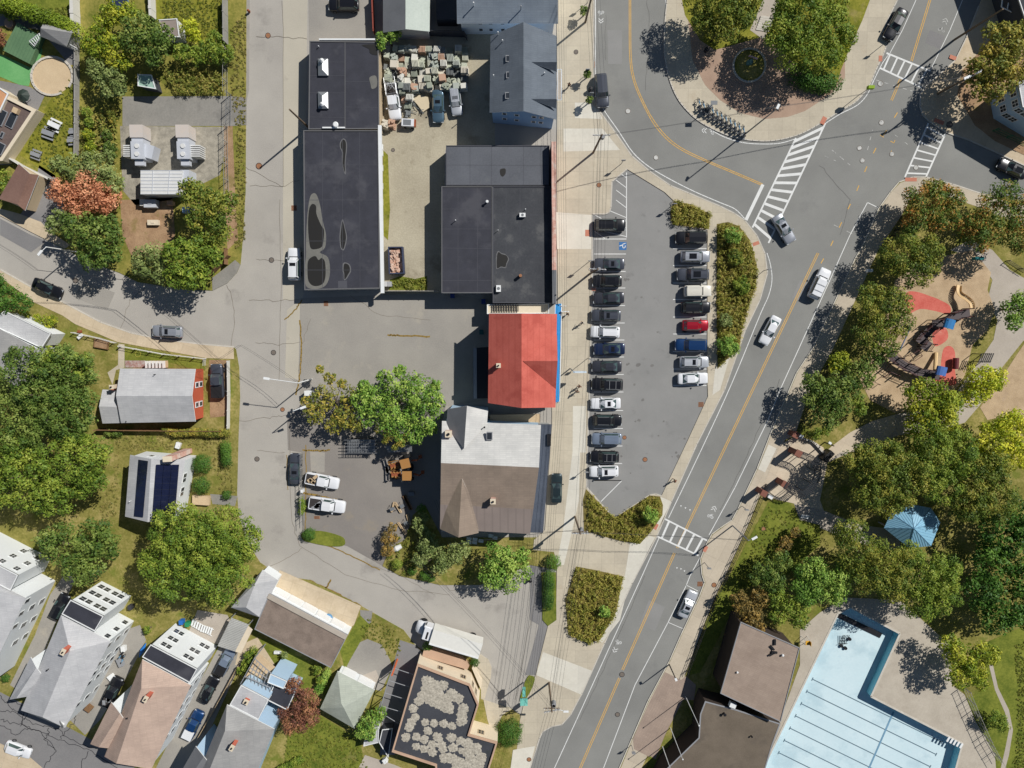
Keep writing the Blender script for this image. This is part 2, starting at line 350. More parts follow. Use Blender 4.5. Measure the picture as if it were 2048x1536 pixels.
for pts in ([(1812,588),(1830,583),(1860,592),(1880,600),(1900,612),(1898,628),(1870,622),(1840,618),(1812,628)], [(1866,664),(1890,655),(1896,676),(1880,690),(1868,690)],
            [(1886,700),(1900,692),(1910,705),(1910,740),(1912,768),(1890,770),(1870,765),(1880,740)]):
    zone('rubber_surface', smoothed(pts), m_rubber, .132, thick=False)
zone('lawn', [(1536,1005),(1549,1000),(1580,1008),(1600,1040),(1640,1050),(1640,1090),(1560,1160),(1470,1180),(1455,1160)], m_green, .127, thick=False)
zone('lawn', [(1480,1180),(1450,1160),(1432,1200),(1400,1285),(1372,1352),(1400,1345),(1440,1270),(1475,1200)], m_green, .128, thick=False)
zone('lawn', [(1290,1540),(1300,1512),(1330,1530),(1320,1600),(1270,1600)], m_green, .13, thick=False)
zone('lawn', [(1960,1290),(2100,1230),(2100,1640),(1990,1640),(1985,1540),(1945,1440),(1930,1400),(1980,1370)], m_green, .127, thick=False)
zone('path', [(1978,1330),(1990,1380),(2010,1425),(2018,1460),(2010,1500),(1996,1560),(2004,1560),(2018,1510),(2026,1460),(2018,1420),(1996,1375),(1986,1330)], m_path, .132, thick=False)
DECK = [(1600,1260),(1640,1225),(1690,1195),(1800,1200),(1900,1290),(1905,1370),(1930,1390),(1950,1440),(1990,1510),(2000,1640),(1480,1640),(1520,1540),(1560,1440),(1600,1330)]
zone('pool_deck', DECK, m_deckc, .14, holes=[POOL])
# --- planted bed edging
BEDS = {'A': [(1348,402),(1380,408),(1420,428),(1418,458),(1345,449),(1341,425)], 'B': [(1434,448),(1455,444),(1478,452),(1500,480),(1514,530),(1512,570),(1495,620),(1484,660),(1478,700),(1450,722),(1435,738),(1433,600)],
 'C': [(1172,978),(1228,1037),(1299,991),(1320,993),(1326,1010),(1325,1030),(1305,1060),(1280,1088),(1240,1082),(1168,1062),(1166,1000)], 'D': [(1152,1133),(1190,1140),(1247,1153),(1232,1225),(1200,1280),(1175,1287),(1137,1270),(1130,1200)]}
for k, pts in BEDS.items(): zone('planting_bed', pts, m_bedsoil, .16)
# ------------------------------------------------------------------ north-west block
NW = [(-160,-120),(493,-120),(492,200),(491,384),(485,484),(481,529),(474,545),(455,566),(425,581),(380,580),(337,574),(275,564),(240,546),(185,526),(125,496),(92,479),(67,466),(30,447),(0,431),(-160,355)]
zone('yard', NW, m_verge, .08)
zone('sidewalk', [(-160,332),(0,417),(40,428),(82,444),(96,460),(140,490),(130,497),(92,479),(62,464),(30,447),(0,431),(-160,355)], m_concs, .12)
zone('driveway', [(66,392),(78,330),(110,350),(125,400),(130,440),(100,462),(40,430)], m_oldroad, .1, thick=False)
zone('sidewalk', [(425,581),(455,566),(474,545),(481,529),(470,520),(458,530),(424,556)], m_pad, .1, thick=False)
zone('lawn', [(0,-60),(155,-60),(155,60),(100,50),(60,20),(0,5)], m_green, .09, thick=False)
zone('lawn', [(310,-60),(452,-60),(452,95),(420,110),(380,70),(315,40)], m_grass, .09, thick=False)
zone('yard', [(245,193),(462,192),(462,252),(245,252)], m_pad, .1, thick=False)
zone('driveway', [(462,192),(493,195),(493,250),(462,252)], m_pad, .101, thick=False)
zone('gravel', [(240,252),(450,254),(450,300),(440,350),(400,370),(340,400),(270,410),(245,380)], m_gravel, .1, thick=False)
zone('yard', [(240,400),(345,395),(350,470),(330,520),(262,510),(245,470)], m_bare, .1, thick=False)
zone('yard', [(448,252),(465,252),(470,380),(476,480),(455,500),(450,400)], m_bare, .101, thick=False)
zone('path', [(200,240),(215,238),(222,290),(212,320),(200,300)], m_pad, .1, thick=False)
zone('lawn', [(100,200),(160,130),(156,320),(140,350),(105,355),(40,310),(60,265)], m_grass, .1, thick=False)
zone('green_turf', [(-20,100),(10,112),(60,135),(78,85),(85,100),(80,120),(66,140),(58,172),(40,170),(-20,145)], m_turf, .1, thick=False)
zone('patio', [(20,165),(60,174),(90,190),(75,222),(50,270),(20,330),(-60,330),(-60,150)], m_oldroad, .1, thick=False)
zone('sand_circle', [(104+40*math.cos(t*.3), 152+37*math.sin(t*.3)) for t in range(21)], m_sand, .12)
zone('yard', [(0,8),(30,14),(60,30),(150,60),(158,130),(140,130),(80,60),(20,50),(-60,60),(-60,0)], m_oldroad, .085, thick=False)
# ------------------------------------------------------------------ south-west block
SW = [(-160,486),(0,539),(62,574),(125,604),(200,644),(262,666),(325,679),(400,688),(467,694),(472,699),(478,734),(480,793),(477,868),(474,988),(477,1030),(492,1080),(520,1125),(560,1152),(619,1160),(722,1212),(807,1260),
 (830,1290),(847,1302),(900,1308),(960,1312),(975,1318),(980,1330),(981,1352),(972,1380),(967,1400),(1022,1417),(1040,1430),(1038,1640),(-160,1640)]
zone('yard', SW, m_dry, .08)
zone('sidewalk', [(-160,486),(0,539),(62,574),(125,604),(200,644),(262,666),(325,679),(400,688),(467,694),(468,718),(412,716),(300,696),(235,684),(150,648),(125,631),(67,604),(0,554),(-160,500)], m_concs, .12)
kerb([(-160,486),(0,539),(62,574),(125,604),(200,644),(262,666),(325,679),(400,688),(467,694)])
zone('old_street', [(-160,1330),(0,1384),(90,1430),(180,1478),(250,1520),(300,1560),(340,1640),(-160,1640)], m_oldroad, .1, thick=False)
zone('sidewalk', [(-160,1440),(0,1487),(60,1515),(95,1545),(160,1640),(-160,1640)], m_concs, .13)
zone('lawn', [(243,690),(412,722),(410,742),(380,736),(320,720),(248,735)], m_green, .09, thick=False)
zone('path', [(237,687),(249,689),(249,735),(232,740),(225,770),(215,745),(236,730)], m_conc, .1, thick=False)
zone('driveway', [(418,720),(455,720),(457,790),(452,832),(420,836)], m_bare, .1, thick=False)
zone('path', [(420,988),(475,992),(470,1012),(425,1008)], m_pad, .1, thick=False)
for pts in ([(70,1270),(100,1190),(135,1140),(150,1160),(118,1230),(90,1300),(50,1390),(20,1370)], [(250,1260),(280,1250),(292,1280),(262,1340),(200,1440),(170,1470),(140,1440),(190,1370)],
            [(440,1290),(490,1290),(480,1330),(420,1460),(370,1540),(310,1540),(380,1400)]):
    zone('driveway', pts, m_lot, .1, thick=False)
zone('driveway', [(559,1140),(722,1212),(708,1250),(690,1262),(545,1188)], m_concs, .1, thick=False)
zone('driveway', [(690,1345),(707,1290),(735,1278),(765,1290),(780,1320),(785,1335),(762,1382),(745,1378)], m_lot, .1, thick=False)
zone('driveway', [(720,1220),(745,1222),(742,1248),(722,1245)], m_pad, .1, thick=False)
zone('driveway', [(722,1352),(752,1340),(760,1360),(745,1372)], m_path, .104, thick=False)
zone('yard', [(785,1335),(800,1280),(830,1290),(850,1310),(830,1340),(790,1510),(760,1510),(765,1400)], m_oldroad, .095, thick=False)
zone('lawn', [(575,1470),(640,1430),(720,1480),(735,1560),(560,1600)], m_green, .1, thick=False)
zone('lawn', [(510,1290),(525,1275),(640,1335),(620,1380),(560,1360),(505,1325)], m_green, .1, thick=False)
zone('lawn', [(680,1300),(720,1230),(740,1250),(700,1320),(690,1340)], m_green, .103, thick=False)
zone('patio', [(480,1290),(515,1275),(560,1345),(600,1370),(540,1345),(500,1330),(470,1330)], m_concs, .11, thick=False)
zone('patio', [(715,1540),(730,1510),(790,1530),(860,1560),(860,1640),(700,1640)], m_path, .11, thick=False)
zone('patio', [(395,1220),(455,1230),(470,1260),(440,1290),(375,1270)], m_path, .11, thick=False)
zone('sidewalk', [(940,1302),(962,1310),(977,1320),(983,1335),(982,1354),(974,1380),(969,1400),(962,1398),(962,1360),(950,1330)], m_conc, .12)
zone('sidewalk', [(967,1400),(1024,1418),(1005,1430),(985,1470),(975,1440)], m_conc, .12)
# ------------------------------------------------------------------ lots on the east side of the west street
zone('yard', [(615,-120),(765,-120),(765,84),(618,84)], m_lot, .012, thick=False)
zone('dirt_yard', [(757,60),(990,60),(990,300),(890,300),(886,590),(766,590)], m_dirt, .014, thick=False)
zone('paved_lot', [(601,596),(886,586),(975,600),(975,800),(893,812),(600,790),(597,760)], m_lot, .016, thick=False)
zone('contractor_yard', [(574,840),(620,790),(893,805),(880,870),(882,1075),(860,1160),(765,1132),(694,1092),(655,1085),(610,1072),(604,1080),(604,905),(576,900)], m_yard, .018, thick=False)
zone('garden', [(826,1030),(850,1010),(884,1075),(1080,1075),(1118,1105),(1118,1140),(1060,1130),(960,1170),(880,1170),(800,1152),(765,1132),(780,1095),(810,1080)], m_dry, .1)
zone('grass_verge', smoothed([(604,1066),(640,1062),(680,1072),(690,1082),(685,1092),(655,1092),(620,1085),(606,1080)]), m_green, .12)
zone('grass_verge', [(1083,1145),(1112,1145),(1113,1240),(1096,1252),(1085,1240)], m_green, .14)
zone('grass_verge', smoothed([(1062,1352),(1070,1358),(1060,1385),(1047,1402),(1040,1400),(1048,1370),(1056,1353)]), m_green, .13)
zone('grass_verge', [(766,300),(776,310),(780,420),(776,480),(766,470)], m_grass, .05, thick=False)
zone('grass_verge', [(780,560),(800,552),(830,558),(854,552),(854,580),(778,580)], m_green, .05, thick=False)
# lighter strips, patches, joints and cracks on the asphalt
zone('asphalt_patch', [(566,-60),(616,-60),(606,600),(566,600)], m_street2, .006, thick=False)
zone('asphalt_patch', [(600,600),(574,620),(570,755),(597,760)], m_street2, .006, thick=False)
zone('asphalt_patch', [(0,437),(62,470),(92,482),(62,505),(0,470)], m_oldroad, .005, thick=False)
zone('asphalt_patch', [(492,-60),(500,-60),(498,180),(492,210)], m_lot, .005, thick=False)
zone('asphalt_patch', [(620,903),(650,905),(649,945),(622,945)], m_lot, .024, thick=False)
b = MB()
rng = random.Random(5)
def wob(pts, n=6, a=2.0):
    out = []
    for p, q in zip(pts[:-1], pts[1:]):
        for i in range(n):
            t = i/n; out.append((p[0]+(q[0]-p[0])*t+rng.uniform(-a, a), p[1]+(q[1]-p[1])*t+rng.uniform(-a, a)))
    out.append(pts[-1]); return out
for pts, w in (([(512,72),(560,74),(614,78)], .07), ([(485,330),(565,372),(600,360)], .05), ([(500,600),(545,602),(600,598)], .06), ([(512,900),(570,905)], .05), ([(480,842),(540,835),(575,830)], .06),
               ([(455,568),(470,620),(462,694)], .06), ([(240,660),(260,600),(290,575)], .05), ([(515,1145),(575,1115),(605,1095)], .06), ([(565,0),(566,372),(500,372)], .05), ([(560,400),(563,600),(558,760)], .05),
               ([(578,850),(582,1040),(600,1092),(690,1150),(800,1180),(900,1190)], .05), ([(735,1130),(800,1150),(870,1190)], .04), ([(700,590),(760,630),(860,640)], .05), ([(620,640),(600,700),(598,760)], .05),
               ([(512,520),(570,522),(605,520)], .05), ([(512,685),(560,690),(600,684)], .05), ([(120,500),(170,560),(185,600)], .04), ([(850,1140),(900,1180),(1000,1185)], .05), ([(1060,1120),(1070,1200),(1050,1300),(1030,1400)], .04)):
    strip(b, wob(pts), w, .027)
tag(b.build('pavement_crack', m_crack), kind='structure')
b = MB()
for pts in ([(0,1440),(40,1450),(80,1462),(120,1480),(175,1500),(240,1540)], [(0,1420),(30,1425),(70,1450),(110,1455),(160,1490),(200,1500)], [(48,1410),(44,1450),(80,1462)], [(80,1462),(110,1500),(88,1536)], [(40,1450),(60,1420),(20,1400)],
            [(120,1480),(150,1440),(150,1420)], [(175,1500),(160,1540)], [(0,1390),(20,1415),(48,1430)], [(100,1455),(90,1480),(110,1500)], [(60,1455),(30,1468),(0,1450)]):
    strip(b, wob(pts, 8, 3), .10, .112)
tag(b.build('road_crack_sealant', m_tar), kind='structure')
b = MB()
for pts, w in (([(776,670),(800,671),(860,673)], .25), ([(600,640),(604,700),(598,760),(592,790)], .22), ([(570,640),(592,618),(604,600)], .18), ([(722,1212),(680,1190),(619,1160)], .2), ([(662,1160),(650,1180)], .25), ([(560,1152),(580,1155),(575,1165)], .22),
               ([(611,890),(612,1000),(610,1060)], .15), ([(640,1085),(700,1110),(760,1140)], .18), ([(574,910),(576,980)], .1), ([(605,985),(680,1002)], .3), ([(604,900),(640,902),(660,900)], .25)):
    strip(b, wob(pts, 8, 1.2), w, .034 if pts[0][0] > 560 else .03)
tag(b.build('pavement_moss', m_moss), kind='structure')
# ------------------------------------------------------------------ road markings
def marks(name, m, segs, z=.018, label=None):
    b = MB()
    for s_ in segs:
        pts, w = s_[0], s_[1]
        strip(b, pts, w, z+(.004 if len(s_) > 3 else 0), dash=s_[2] if len(s_) > 2 else None)
    return tag(b.build(name, m), kind='structure')
curve_l = smoothed([(1191,-60),(1191,40),(1191,130),(1192,180),(1205,215),(1237,262),(1266,305),(1299,334),(1343,360),(1391,384),(1440,405),(1470,418),(1489,437)], False)
marks('edge_line', m_white, [(curve_l, .13)])
isl_line = smoothed([(1333,-60),(1331,30),(1330,100),(1336,148),(1352,187),(1375,220),(1400,243),(1440,270),(1485,285),(1530,288),(1562,286),(1590,278)], False)
marks('edge_line', m_white, [(isl_line, .12)])
marks('edge_line', m_white, [(smoothed([(1652,246),(1680,228),(1715,210),(1735,188),(1748,160),(1764,128),(1778,108)], False), .12)])
cy = smoothed([(1260,-60),(1260,40),(1261,115),(1268,160),(1287,207),(1310,248),(1338,280),(1370,302),(1420,325),(1470,346),(1524,369)], False)
for off in (-1.6, 1.6):
    marks('centre_line', m_yellow, [([(x+off*(.6 if i > 30 else 1), y-off*(.8 if i > 18 else .2)) for i, (x, y) in enumerate(cy)], .11)])
for (a, c) in (((1878,-60),(1823,122)), ((1801,158),(1783,201)), ((1636,506),(1354,1096)), ((1349,1106),(1245,1340)), ((1239,1356),(1150,1560))):
    for off in (-1.6, 1.6): marks('centre_line', m_yellow, [([(a[0]+off, a[1]+off*.3), (c[0]+off, c[1]+off*.3)], .11)])
marks('edge_line', m_white, [(smoothed([(1534,506),(1541,530),(1544,560),(1537,592),(1520,630),(1463,768),(1400,905),(1337,1036)], False), .12), ([(1318,1076),(1284,1152),(1221,1290),(1153,1440),(1098,1560)], .12),
    ([(1735,405),(1700,470),(1660,560),(1560,780),(1536,840),(1470,975),(1418,1070)], .12), ([(1735,405),(1758,416)], .12), ([(1400,1115),(1380,1152),(1372,1172),(1336,1245),(1270,1370),(1198,1560)], .12), ([(1372,1170),(1396,1182)], .1), ([(1337,1245),(1365,1257)], .1),
    ([(1850,-60),(1832,0),(1805,60),(1780,106)], .1), ([(1945,-60),(1925,0),(1900,60),(1860,142)], .1)])
def crosswalk(a, b_, c_, d_, n, w=.32, t0=0, skip=()):
    """two rails a-b and c-d with n rungs"""
    segs = [((a, b_), .26), ((c_, d_), .26)]
    for i in range(n):
        if i in skip: continue
        t = (i+.5+t0)/n
        segs.append((((a[0]+(b_[0]-a[0])*t, a[1]+(b_[1]-a[1])*t), (c_[0]+(d_[0]-c_[0])*t, c_[1]+(d_[1]-c_[1])*t)), w, None, 1))
    marks('crosswalk', m_white, segs, z=.02)
crosswalk((1651,246),(1537,486),(1592,276),(1505,455),13, w=.42)
marks('stop_line', m_white, [([(1526,369),(1492,440)], .5)], z=.02)
crosswalk((1773,106),(1861,142),(1760,136),(1843,175),6, w=.26)
crosswalk((1857,246),(1810,354),(1891,267),(1852,354),7, w=.24)
crosswalk((1330,1038),(1414,1081),(1315,1073),(1397,1111),5, w=.34)
# parking bays
bays = []
for y in (508,543,576,611,646,680,714,749,784,821,857,892,927,961): bays.append((((1188,y),(1252-(y-500)*.018,y)), .12))
for y in (497,531,566,599,634,668,703,738,771): bays.append((((1346,y),(1413,y)), .12))
bays += [(((1253,345),(1253,475)), .13), (((1188,478),(1253,478)), .13), (((1187,961),(1244,961)), .12), (((1244,961),(1202,1003)), .12)]
for y in (352,372,392,412,432,452,470): bays.append((((1232 if y < 420 else 1216 if y < 440 else 1190, y-12),(1252,y+3)), .1))
bays += [(((1190,430),(1203,437)), .1), (((1188,462),(1210,477)), .1)]
marks('parking_bay_lines', m_white, bays, z=.026)
b = MB(); strip(b, [(1238,492),(1253,492)], 1.25, .026); tag(b.build('accessible_bay_sign', m_blue), kind='structure')
def glyph(segs, w, z, mt, name):
    b = MB()
    for s_ in segs: strip(b, s_, w, z)
    tag(b.build(name, mt), kind='structure')
glyph([[(1250,487),(1246,488),(1245,493)], [(1245,490),(1239,492)], [(1245,493),(1247,496),(1250,495),(1250.5,491)], [(1250.6,486.5),(1251.6,486.5)]], .13, .032, m_white, 'accessible_bay_sign')
def sharrow(cx, cy_, px_, py_, m=m_white, s=1.0):
    """bicycle and double chevron; (px_,py_) unit-ish pixel direction of travel"""
    nx, ny = -py_, px_
    P = lambda a, c: (cx+(px_*a+nx*c)*s, cy_+(py_*a+ny*c)*s)
    segs = [[P(10,-5), P(15,0), P(10,5)], [P(5,-5), P(10,0), P(5,5)]]
    for c0 in (-3.6, 3.6): segs.append([P(-8+2.4*math.sin(t), c0+2.4*math.cos(t)) for t in [k*math.pi/4 for k in range(9)]])
    segs += [[P(-8,-3.6), P(-3.5,-1.5), P(-8,.5), P(-8,-3.6)], [P(-8,3.6), P(-3,2), P(-3.5,-1.5)], [P(-8,.5), P(-3,2), P(-1.5,3)]]
    glyph(segs, .1, .02, m, 'bicycle_marking')
sharrow(1202,32,0,1, s=.95); sharrow(1418,262,-.97,-.1); sharrow(1886,52,.4,-.92, m_faint, 1.1); sharrow(1424,1026,.42,-.9); sharrow(1234,1291,-.42,.9)
b = MB()
for cx, cy_ in ((1362,1012),(1371,1016),(1380,1020),(1354,1136),(1362,1138),(1369,1142)):
    P = [G(cx-1.6,cy_-1.5,.02), G(cx+1.8,cy_-1.0,.02), G(cx-.4,cy_+2.0,.02)]; b.add(P, [(2,1,0)] )
tag(b.build('yield_marks', m_white), kind='structure')
b = MB()
for pts, w, d in (([(1752,160),(1850,190)], .08, (.8,.6)), ([(1668,450),(1730,480)], .08, (1.,1.2)), ([(1664,300),(1700,330)], .08, (.8,.8)), ([(1735,300),(1745,260)], .1, (.6,.9)), ([(1790,270),(1830,300)], .07, (.5,1.5)), ([(1650,312),(1672,322)], .1, (.6,.9))):
    strip(b, pts, w, .019, dash=d)
tag(b.build('faded_survey_marks', m_faint), kind='structure')
b = MB()
for pts, w, d in (([(1795,225),(1755,290),(1735,330),(1710,390),(1690,430),(1660,495),(1640,530)], .14, (.9,2.2)), ([(1760,270),(1795,290)], .1, (.7,1.2)), ([(1780,310),(1790,280)], .1, (.7,1.2))):
    strip(b, pts, w, .0195, dash=d)
tag(b.build('faded_survey_marks', m_yellow), kind='structure')
b = MB()
for cx, cy_, w, l, a in ((1761,117,3,6,0),(1647,241,4,8,25),(1512,487,3,7,70),(1175,466,4,7,0),(1822,359,10,4,0),(1311,1053,4,7,25),(1411,1098,3,7,25),(1188,579,4,3,0),(1878,243,9,4,20),(1906,115,6,4,20)):
    p = G(cx,cy_,.13); b.box((p.x,p.y,.13), (w*.09*2,l*.09*1.6,.02), R(-a))
tag(b.build('tactile_pad', m_tactile), kind='structure')
# manholes and grates: each countable cover is a thing
mh = [(536,71,'r',.42),(518,332,'r',.5),(543,520,'i',.42),(547,705,'i',.42),(514,918,'i',.42),(565,819,'r',.36),(1152,104,'i',.36),(1198,370,'r',.38),(1290,919,'r',.4),(1244,1349,'i',.45),(1235,1429,'i',.42),(1428,1170,'r',.42),
      (1484,1051,'r',.4),(1527,1058,'r',.4),(1058,1519,'r',.4),(1096,1361,'r',.3),(1256,222,'f',.42),(1312,315,'f',.4),(1761,167,'f',.45),(1763,245,'f',.42),(1719,296,'f',.4),(1725,321,'f',.4),(1784,308,'f',.4),(1899,249,'i',.5),(786,300,'i',.3),(151,561,'i',.45),
      (150,550,'i',.01),(1249,875,'r',.34),(1832,335,'f',.4)]
mhm = {'r': m_rust, 'i': m_iron, 'f': m_faint}
mn = {'r': 'rusty brown', 'i': 'dark iron', 'f': 'pale worn'}
where = ['near the top of the west street','midway up the west street beside the long flat roof','just south-west of the white car on the west street','below the paved lot entrance on the west street','on the west street level with the solar-panel house','by the lamp post south of the paved lot',
 'in the sidewalk beside the slate-roofed house','at the sidewalk corner above the parking lot','in the lower part of the parking lot','on the yellow centre line of the main road','in the main road below the one on the centre line','in the east sidewalk beside the parked white car','in the kerb bay by the right crosswalk end','in the east sidewalk above the crosswalk',
 'in the pale slab at the bottom of the west sidewalk','beside the utility pole with a transformer','in the curving road above the utility pole','in the curving road close to the parking lot corner','just below the upper crosswalk','left of the shaded right crosswalk','in the middle of the junction','in the middle of the junction, lower of two','in the junction near the right crosswalk','in the shaded corner pavement','in the dirt yard between the flat roofs','in the tree shade on the curved street','','at the back of the silver-blue parked car','between the rungs of the right crosswalk']
for i, (x, y, k, r) in enumerate(mh):
    if r < .1: continue
    p = G(x, y, .13 if where[i].find('sidewalk') >= 0 or where[i].find('slab') >= 0 or where[i].find('pavement') >= 0 else .03)
    b = MB(); n = 20
    b.tube((p.x,p.y,p.z-.02), (p.x,p.y,p.z+.012), r, n=n)
    o = b.build('manhole_cover', mhm[k]); tag(o, mn[k]+' round manhole cover '+where[i], 'manhole cover', 'manhole covers in the streets')
    b = MB()
    for q in range(n):
        t0, t1 = 2*math.pi*q/n, 2*math.pi*(q+1)/n; ri = r*.82
        b.add([(p.x+math.cos(t)*rr, p.y+math.sin(t)*rr, p.z+.016) for t, rr in ((t0, ri), (t0, r), (t1, r), (t1, ri))], [(0,1,2,3)])
    b.build('rim', m_tar if k != 'f' else m_iron, parent=o)
for i, (x, y, w, l) in enumerate(((1186,129,.55,.9),(1402,809,.8,.8),(1400,1168,.8,.8),(588,416,.8,.8),(652,607,.7,.8),(634,1035,.9,.5))):
    p = G(x, y, .045); b = MB(); b.box((p.x,p.y,.035), (w,l,.03))
    o = b.build('storm_drain', m_rust if i != 1 else m_rust); tag(o, ['rusty storm drain grate in the kerb above the parked grey car','rusty storm drain at the right edge of the parking lot','rusty drain grate in the bay beside the parked white car','rusty drain grate beside the long flat-roofed building','square drain grate at the top of the paved lot','dark drain grate below the lower white pickup'][i], 'storm drain', 'storm drain grates')
    b = MB()
    for k in range(5): b.box((p.x, p.y-l*.4+k*l*.2, .053), (w*.8, l*.07, .012))
    b.build('slot', m_tar, parent=o)
b = MB(); rs_ = random.Random(8)
for k in range(46):
    y = rs_.choice([508,543,576,611,646,680,714,749,784,821,857,892,927])+17+rs_.uniform(-5,5); x = rs_.choice([rs_.uniform(1196,1262), rs_.uniform(1340,1405), rs_.uniform(1260,1340)])
    g = G(x, y, .0225); r = rs_.uniform(.12,.42)
    b.add([(g.x+r*rs_.uniform(.6,1.2)*math.cos(t*.7), g.y+r*rs_.uniform(.5,1.1)*math.sin(t*.7), .0225) for t in range(9)], [tuple(range(9))])
tag(b.build('oil_stain', mat('oil_stain', C(116,114,112), C(130,128,125), var=.08, s2=6)), kind='structure')
b = MB()
for pts, w in (([(1560,760),(1500,900),(1440,1020)], .05), ([(1640,330),(1700,400),(1680,470)], .05), ([(1290,180),(1300,60),(1292,-20)], .04), ([(1210,120),(1212,30)], .04), ([(1290,1150),(1230,1290),(1160,1440)], .05)):
    strip(b, wob(pts, 9, 1.6), w, .0235)
tag(b.build('pavement_crack', mat('dark_crack', C(108,106,104), var=.1)), kind='structure')
for pts, m_, z in (([(1298,1200),(1330,1214),(1310,1262),(1278,1248)], m_park, .0135), ([(1600,560),(1622,570),(1606,606),(1584,596)], m_park, .0135), ([(1215,60),(1244,60),(1244,128),(1216,128)], m_park, .0135), ([(1690,170),(1730,176),(1722,200),(1684,192)], m_oldroad, .0135), ([(1860,60),(1890,72),(1880,98),(1850,86)], m_oldroad, .0135),
    ([(160,560),(230,585),(215,620),(150,596)], m_lot, .0065)):
    zone('asphalt_patch', pts, m_, z, thick=False)
# ------------------------------------------------------------------ building materials
def shingle(n, c1, c2, a=0, var=.07):
    return mat(n, c1, c2, var=var, s1=.35, s2=11, rough=.95, spec=.15, grid=(a, .9, .28, .10), bump=.2, wet=(.25, .6, tuple(v*.9 for v in c1[:3])+(1,), .5))
r_black = mat('black_membrane', C(57,58,66), C(66,67,76), var=.07, s1=.5, s2=7, rough=.75, wet=(.16, .55, C(88,88,94), .6))
r_black2 = mat('black_membrane_old', C(60,62,68), C(78,80,84), var=.06, s1=.3, s2=5, rough=.75, wet=(.3, .55, C(104,104,104), .6))
r_greym = mat('grey_membrane', C(92,95,102), C(104,107,114), var=.05, s1=.25, s2=4, rough=.8, wet=(.3, .6, C(112,114,118), .5))
r_slate = shingle('slate_shingle', C(104,112,122), C(116,124,134))
r_blueg = shingle('blue_grey_shingle', C(132,142,154), C(150,160,170))
r_lgrey = shingle('light_grey_shingle', C(184,185,188), C(198,198,200))
r_lgrey2 = shingle('pale_grey_shingle', C(196,196,194), C(208,207,204))
r_mgrey = shingle('mid_grey_shingle', C(150,150,150), C(164,163,162))
r_tan = shingle('tan_shingle', C(182,160,147), C(196,173,158))
r_brown = shingle('brown_shingle', C(140,126,114), C(156,140,126))
r_brown2 = shingle('mauve_brown_roof', C(156,139,126), C(168,151,138), R(24))
r_brown3 = mat('weathered_brown_roof', C(106,96,84), C(122,111,98), var=.08, s1=.3, s2=6, wet=(.2, .55, C(96,88,80), .6))
r_taupe = mat('taupe_roof', C(140,128,122), C(150,137,130), var=.03, s1=.3, s2=8, stripes=(0, 1.2, C(130,119,113), .5))
r_sage = shingle('sage_shingle', C(170,176,164), C(184,190,178))
r_sage2 = mat('sage_metal_roof', C(182,192,184), C(196,204,196), var=.04)
r_dgrey = mat('dark_grey_roof', C(112,114,118), C(124,126,130), var=.08, s2=9)
r_red = mat('red_roof', C(192,94,82), C(206,110,97), var=.07, s1=.5, s2=7, wet=(.3, .52, C(176,82,72), .7), stripes=(0, .9, C(180,86,76), .35))
r_tar = mat('tarred_gravel_roof', C(128,114,104), C(146,131,120), var=.12, s1=.6, s2=6, wet=(.35, .55, C(112,100,92), .5))
w_white = mat('white_siding', C(232,236,238), var=.015, coords='obj', s2=3)
w_cream = mat('cream_wall', C(222,208,184), C(230,216,192), var=.03, coords='obj')
w_blue = mat('pale_blue_siding', C(178,204,226), var=.02, coords='obj')
w_blue2 = mat('sky_blue_siding', C(150,184,224), var=.02, coords='obj')
w_grey = mat('grey_render', C(176,178,178), var=.05, coords='obj')
w_tan = mat('tan_wall', C(196,178,150), var=.06, coords='obj')
w_red = mat('red_shingle_wall', C(188,88,62), C(200,102,74), var=.06, coords='obj', s2=6)
w_pink = mat('pale_brick_wall', C(190,158,134), C(204,172,148), var=.08, coords='obj', s2=8)
w_brick = mat('brick', C(186,96,78), C(204,116,94), var=.12, s2=9, coords='obj', bump=.2)
w_brickp = mat('pink_brick_coping', C(204,146,128), C(220,182,168), var=.14, s1=.9, s2=6, wet=(.8,.5,C(222,204,192),.8))
w_dark = mat('dark_wall', C(70,72,78), var=.1, coords='obj')
trim = flat('white_trim', C(236,238,238)); trimg = flat('grey_trim', C(150,152,156)); trimd = flat('dark_trim', C(48,50,56))
glass = mat('window_glass', (.03,.035,.042,1), rough=.08, spec=.8, var=.2, coords='obj')
glassd = mat('solar_glass', (.008,.010,.030,1), (.012,.016,.045,1), rough=.12, spec=.7, var=.1, coords='obj', s1=.6)
metal = flat('galvanised_metal', C(176,178,180), rough=.4, metal=.6)
steel = flat('painted_steel_grey', C(120,124,128), rough=.5)
black = flat('black_paint', C(34,34,38), rough=.5)
wood = mat('weathered_wood', C(196,170,136), C(212,188,154), var=.1, coords='obj', s2=6)
woodd = mat('dark_timber', C(120,92,66), C(150,116,84), var=.15, coords='obj', s2=6)
def tile(cx, cy):
    return lambda x, y: (512*cx+x/4, 384*cy+y/4)
def cen(pts): return Vector((sum(p.x for p in pts)/len(pts), sum(p.y for p in pts)/len(pts), 0))
def inset(pts, d):
    n = len(pts); a = sum(pts[i].x*pts[(i+1) % n].y-pts[(i+1) % n].x*pts[i].y for i in range(n)); s_ = 1 if a > 0 else -1
    out = []
    for i in range(n):
        p, q, r = pts[i-1], pts[i], pts[(i+1) % n]
        e1 = Vector((q.x-p.x, q.y-p.y)).normalized(); e2 = Vector((r.x-q.x, r.y-q.y)).normalized()
        n1 = Vector((-e1.y, e1.x))*s_; n2 = Vector((-e2.y, e2.x))*s_; m_ = n1+n2; m_ /= max(.3, m_.dot(n1))
        out.append(Vector((q.x+m_.x*d, q.y+m_.y*d, q.z)))
    return out
def building(name, label, cat, px, h=3, group=None):
    p = G(*px, h); return thing(name, label, cat, (p.x, p.y, 0), group=group)
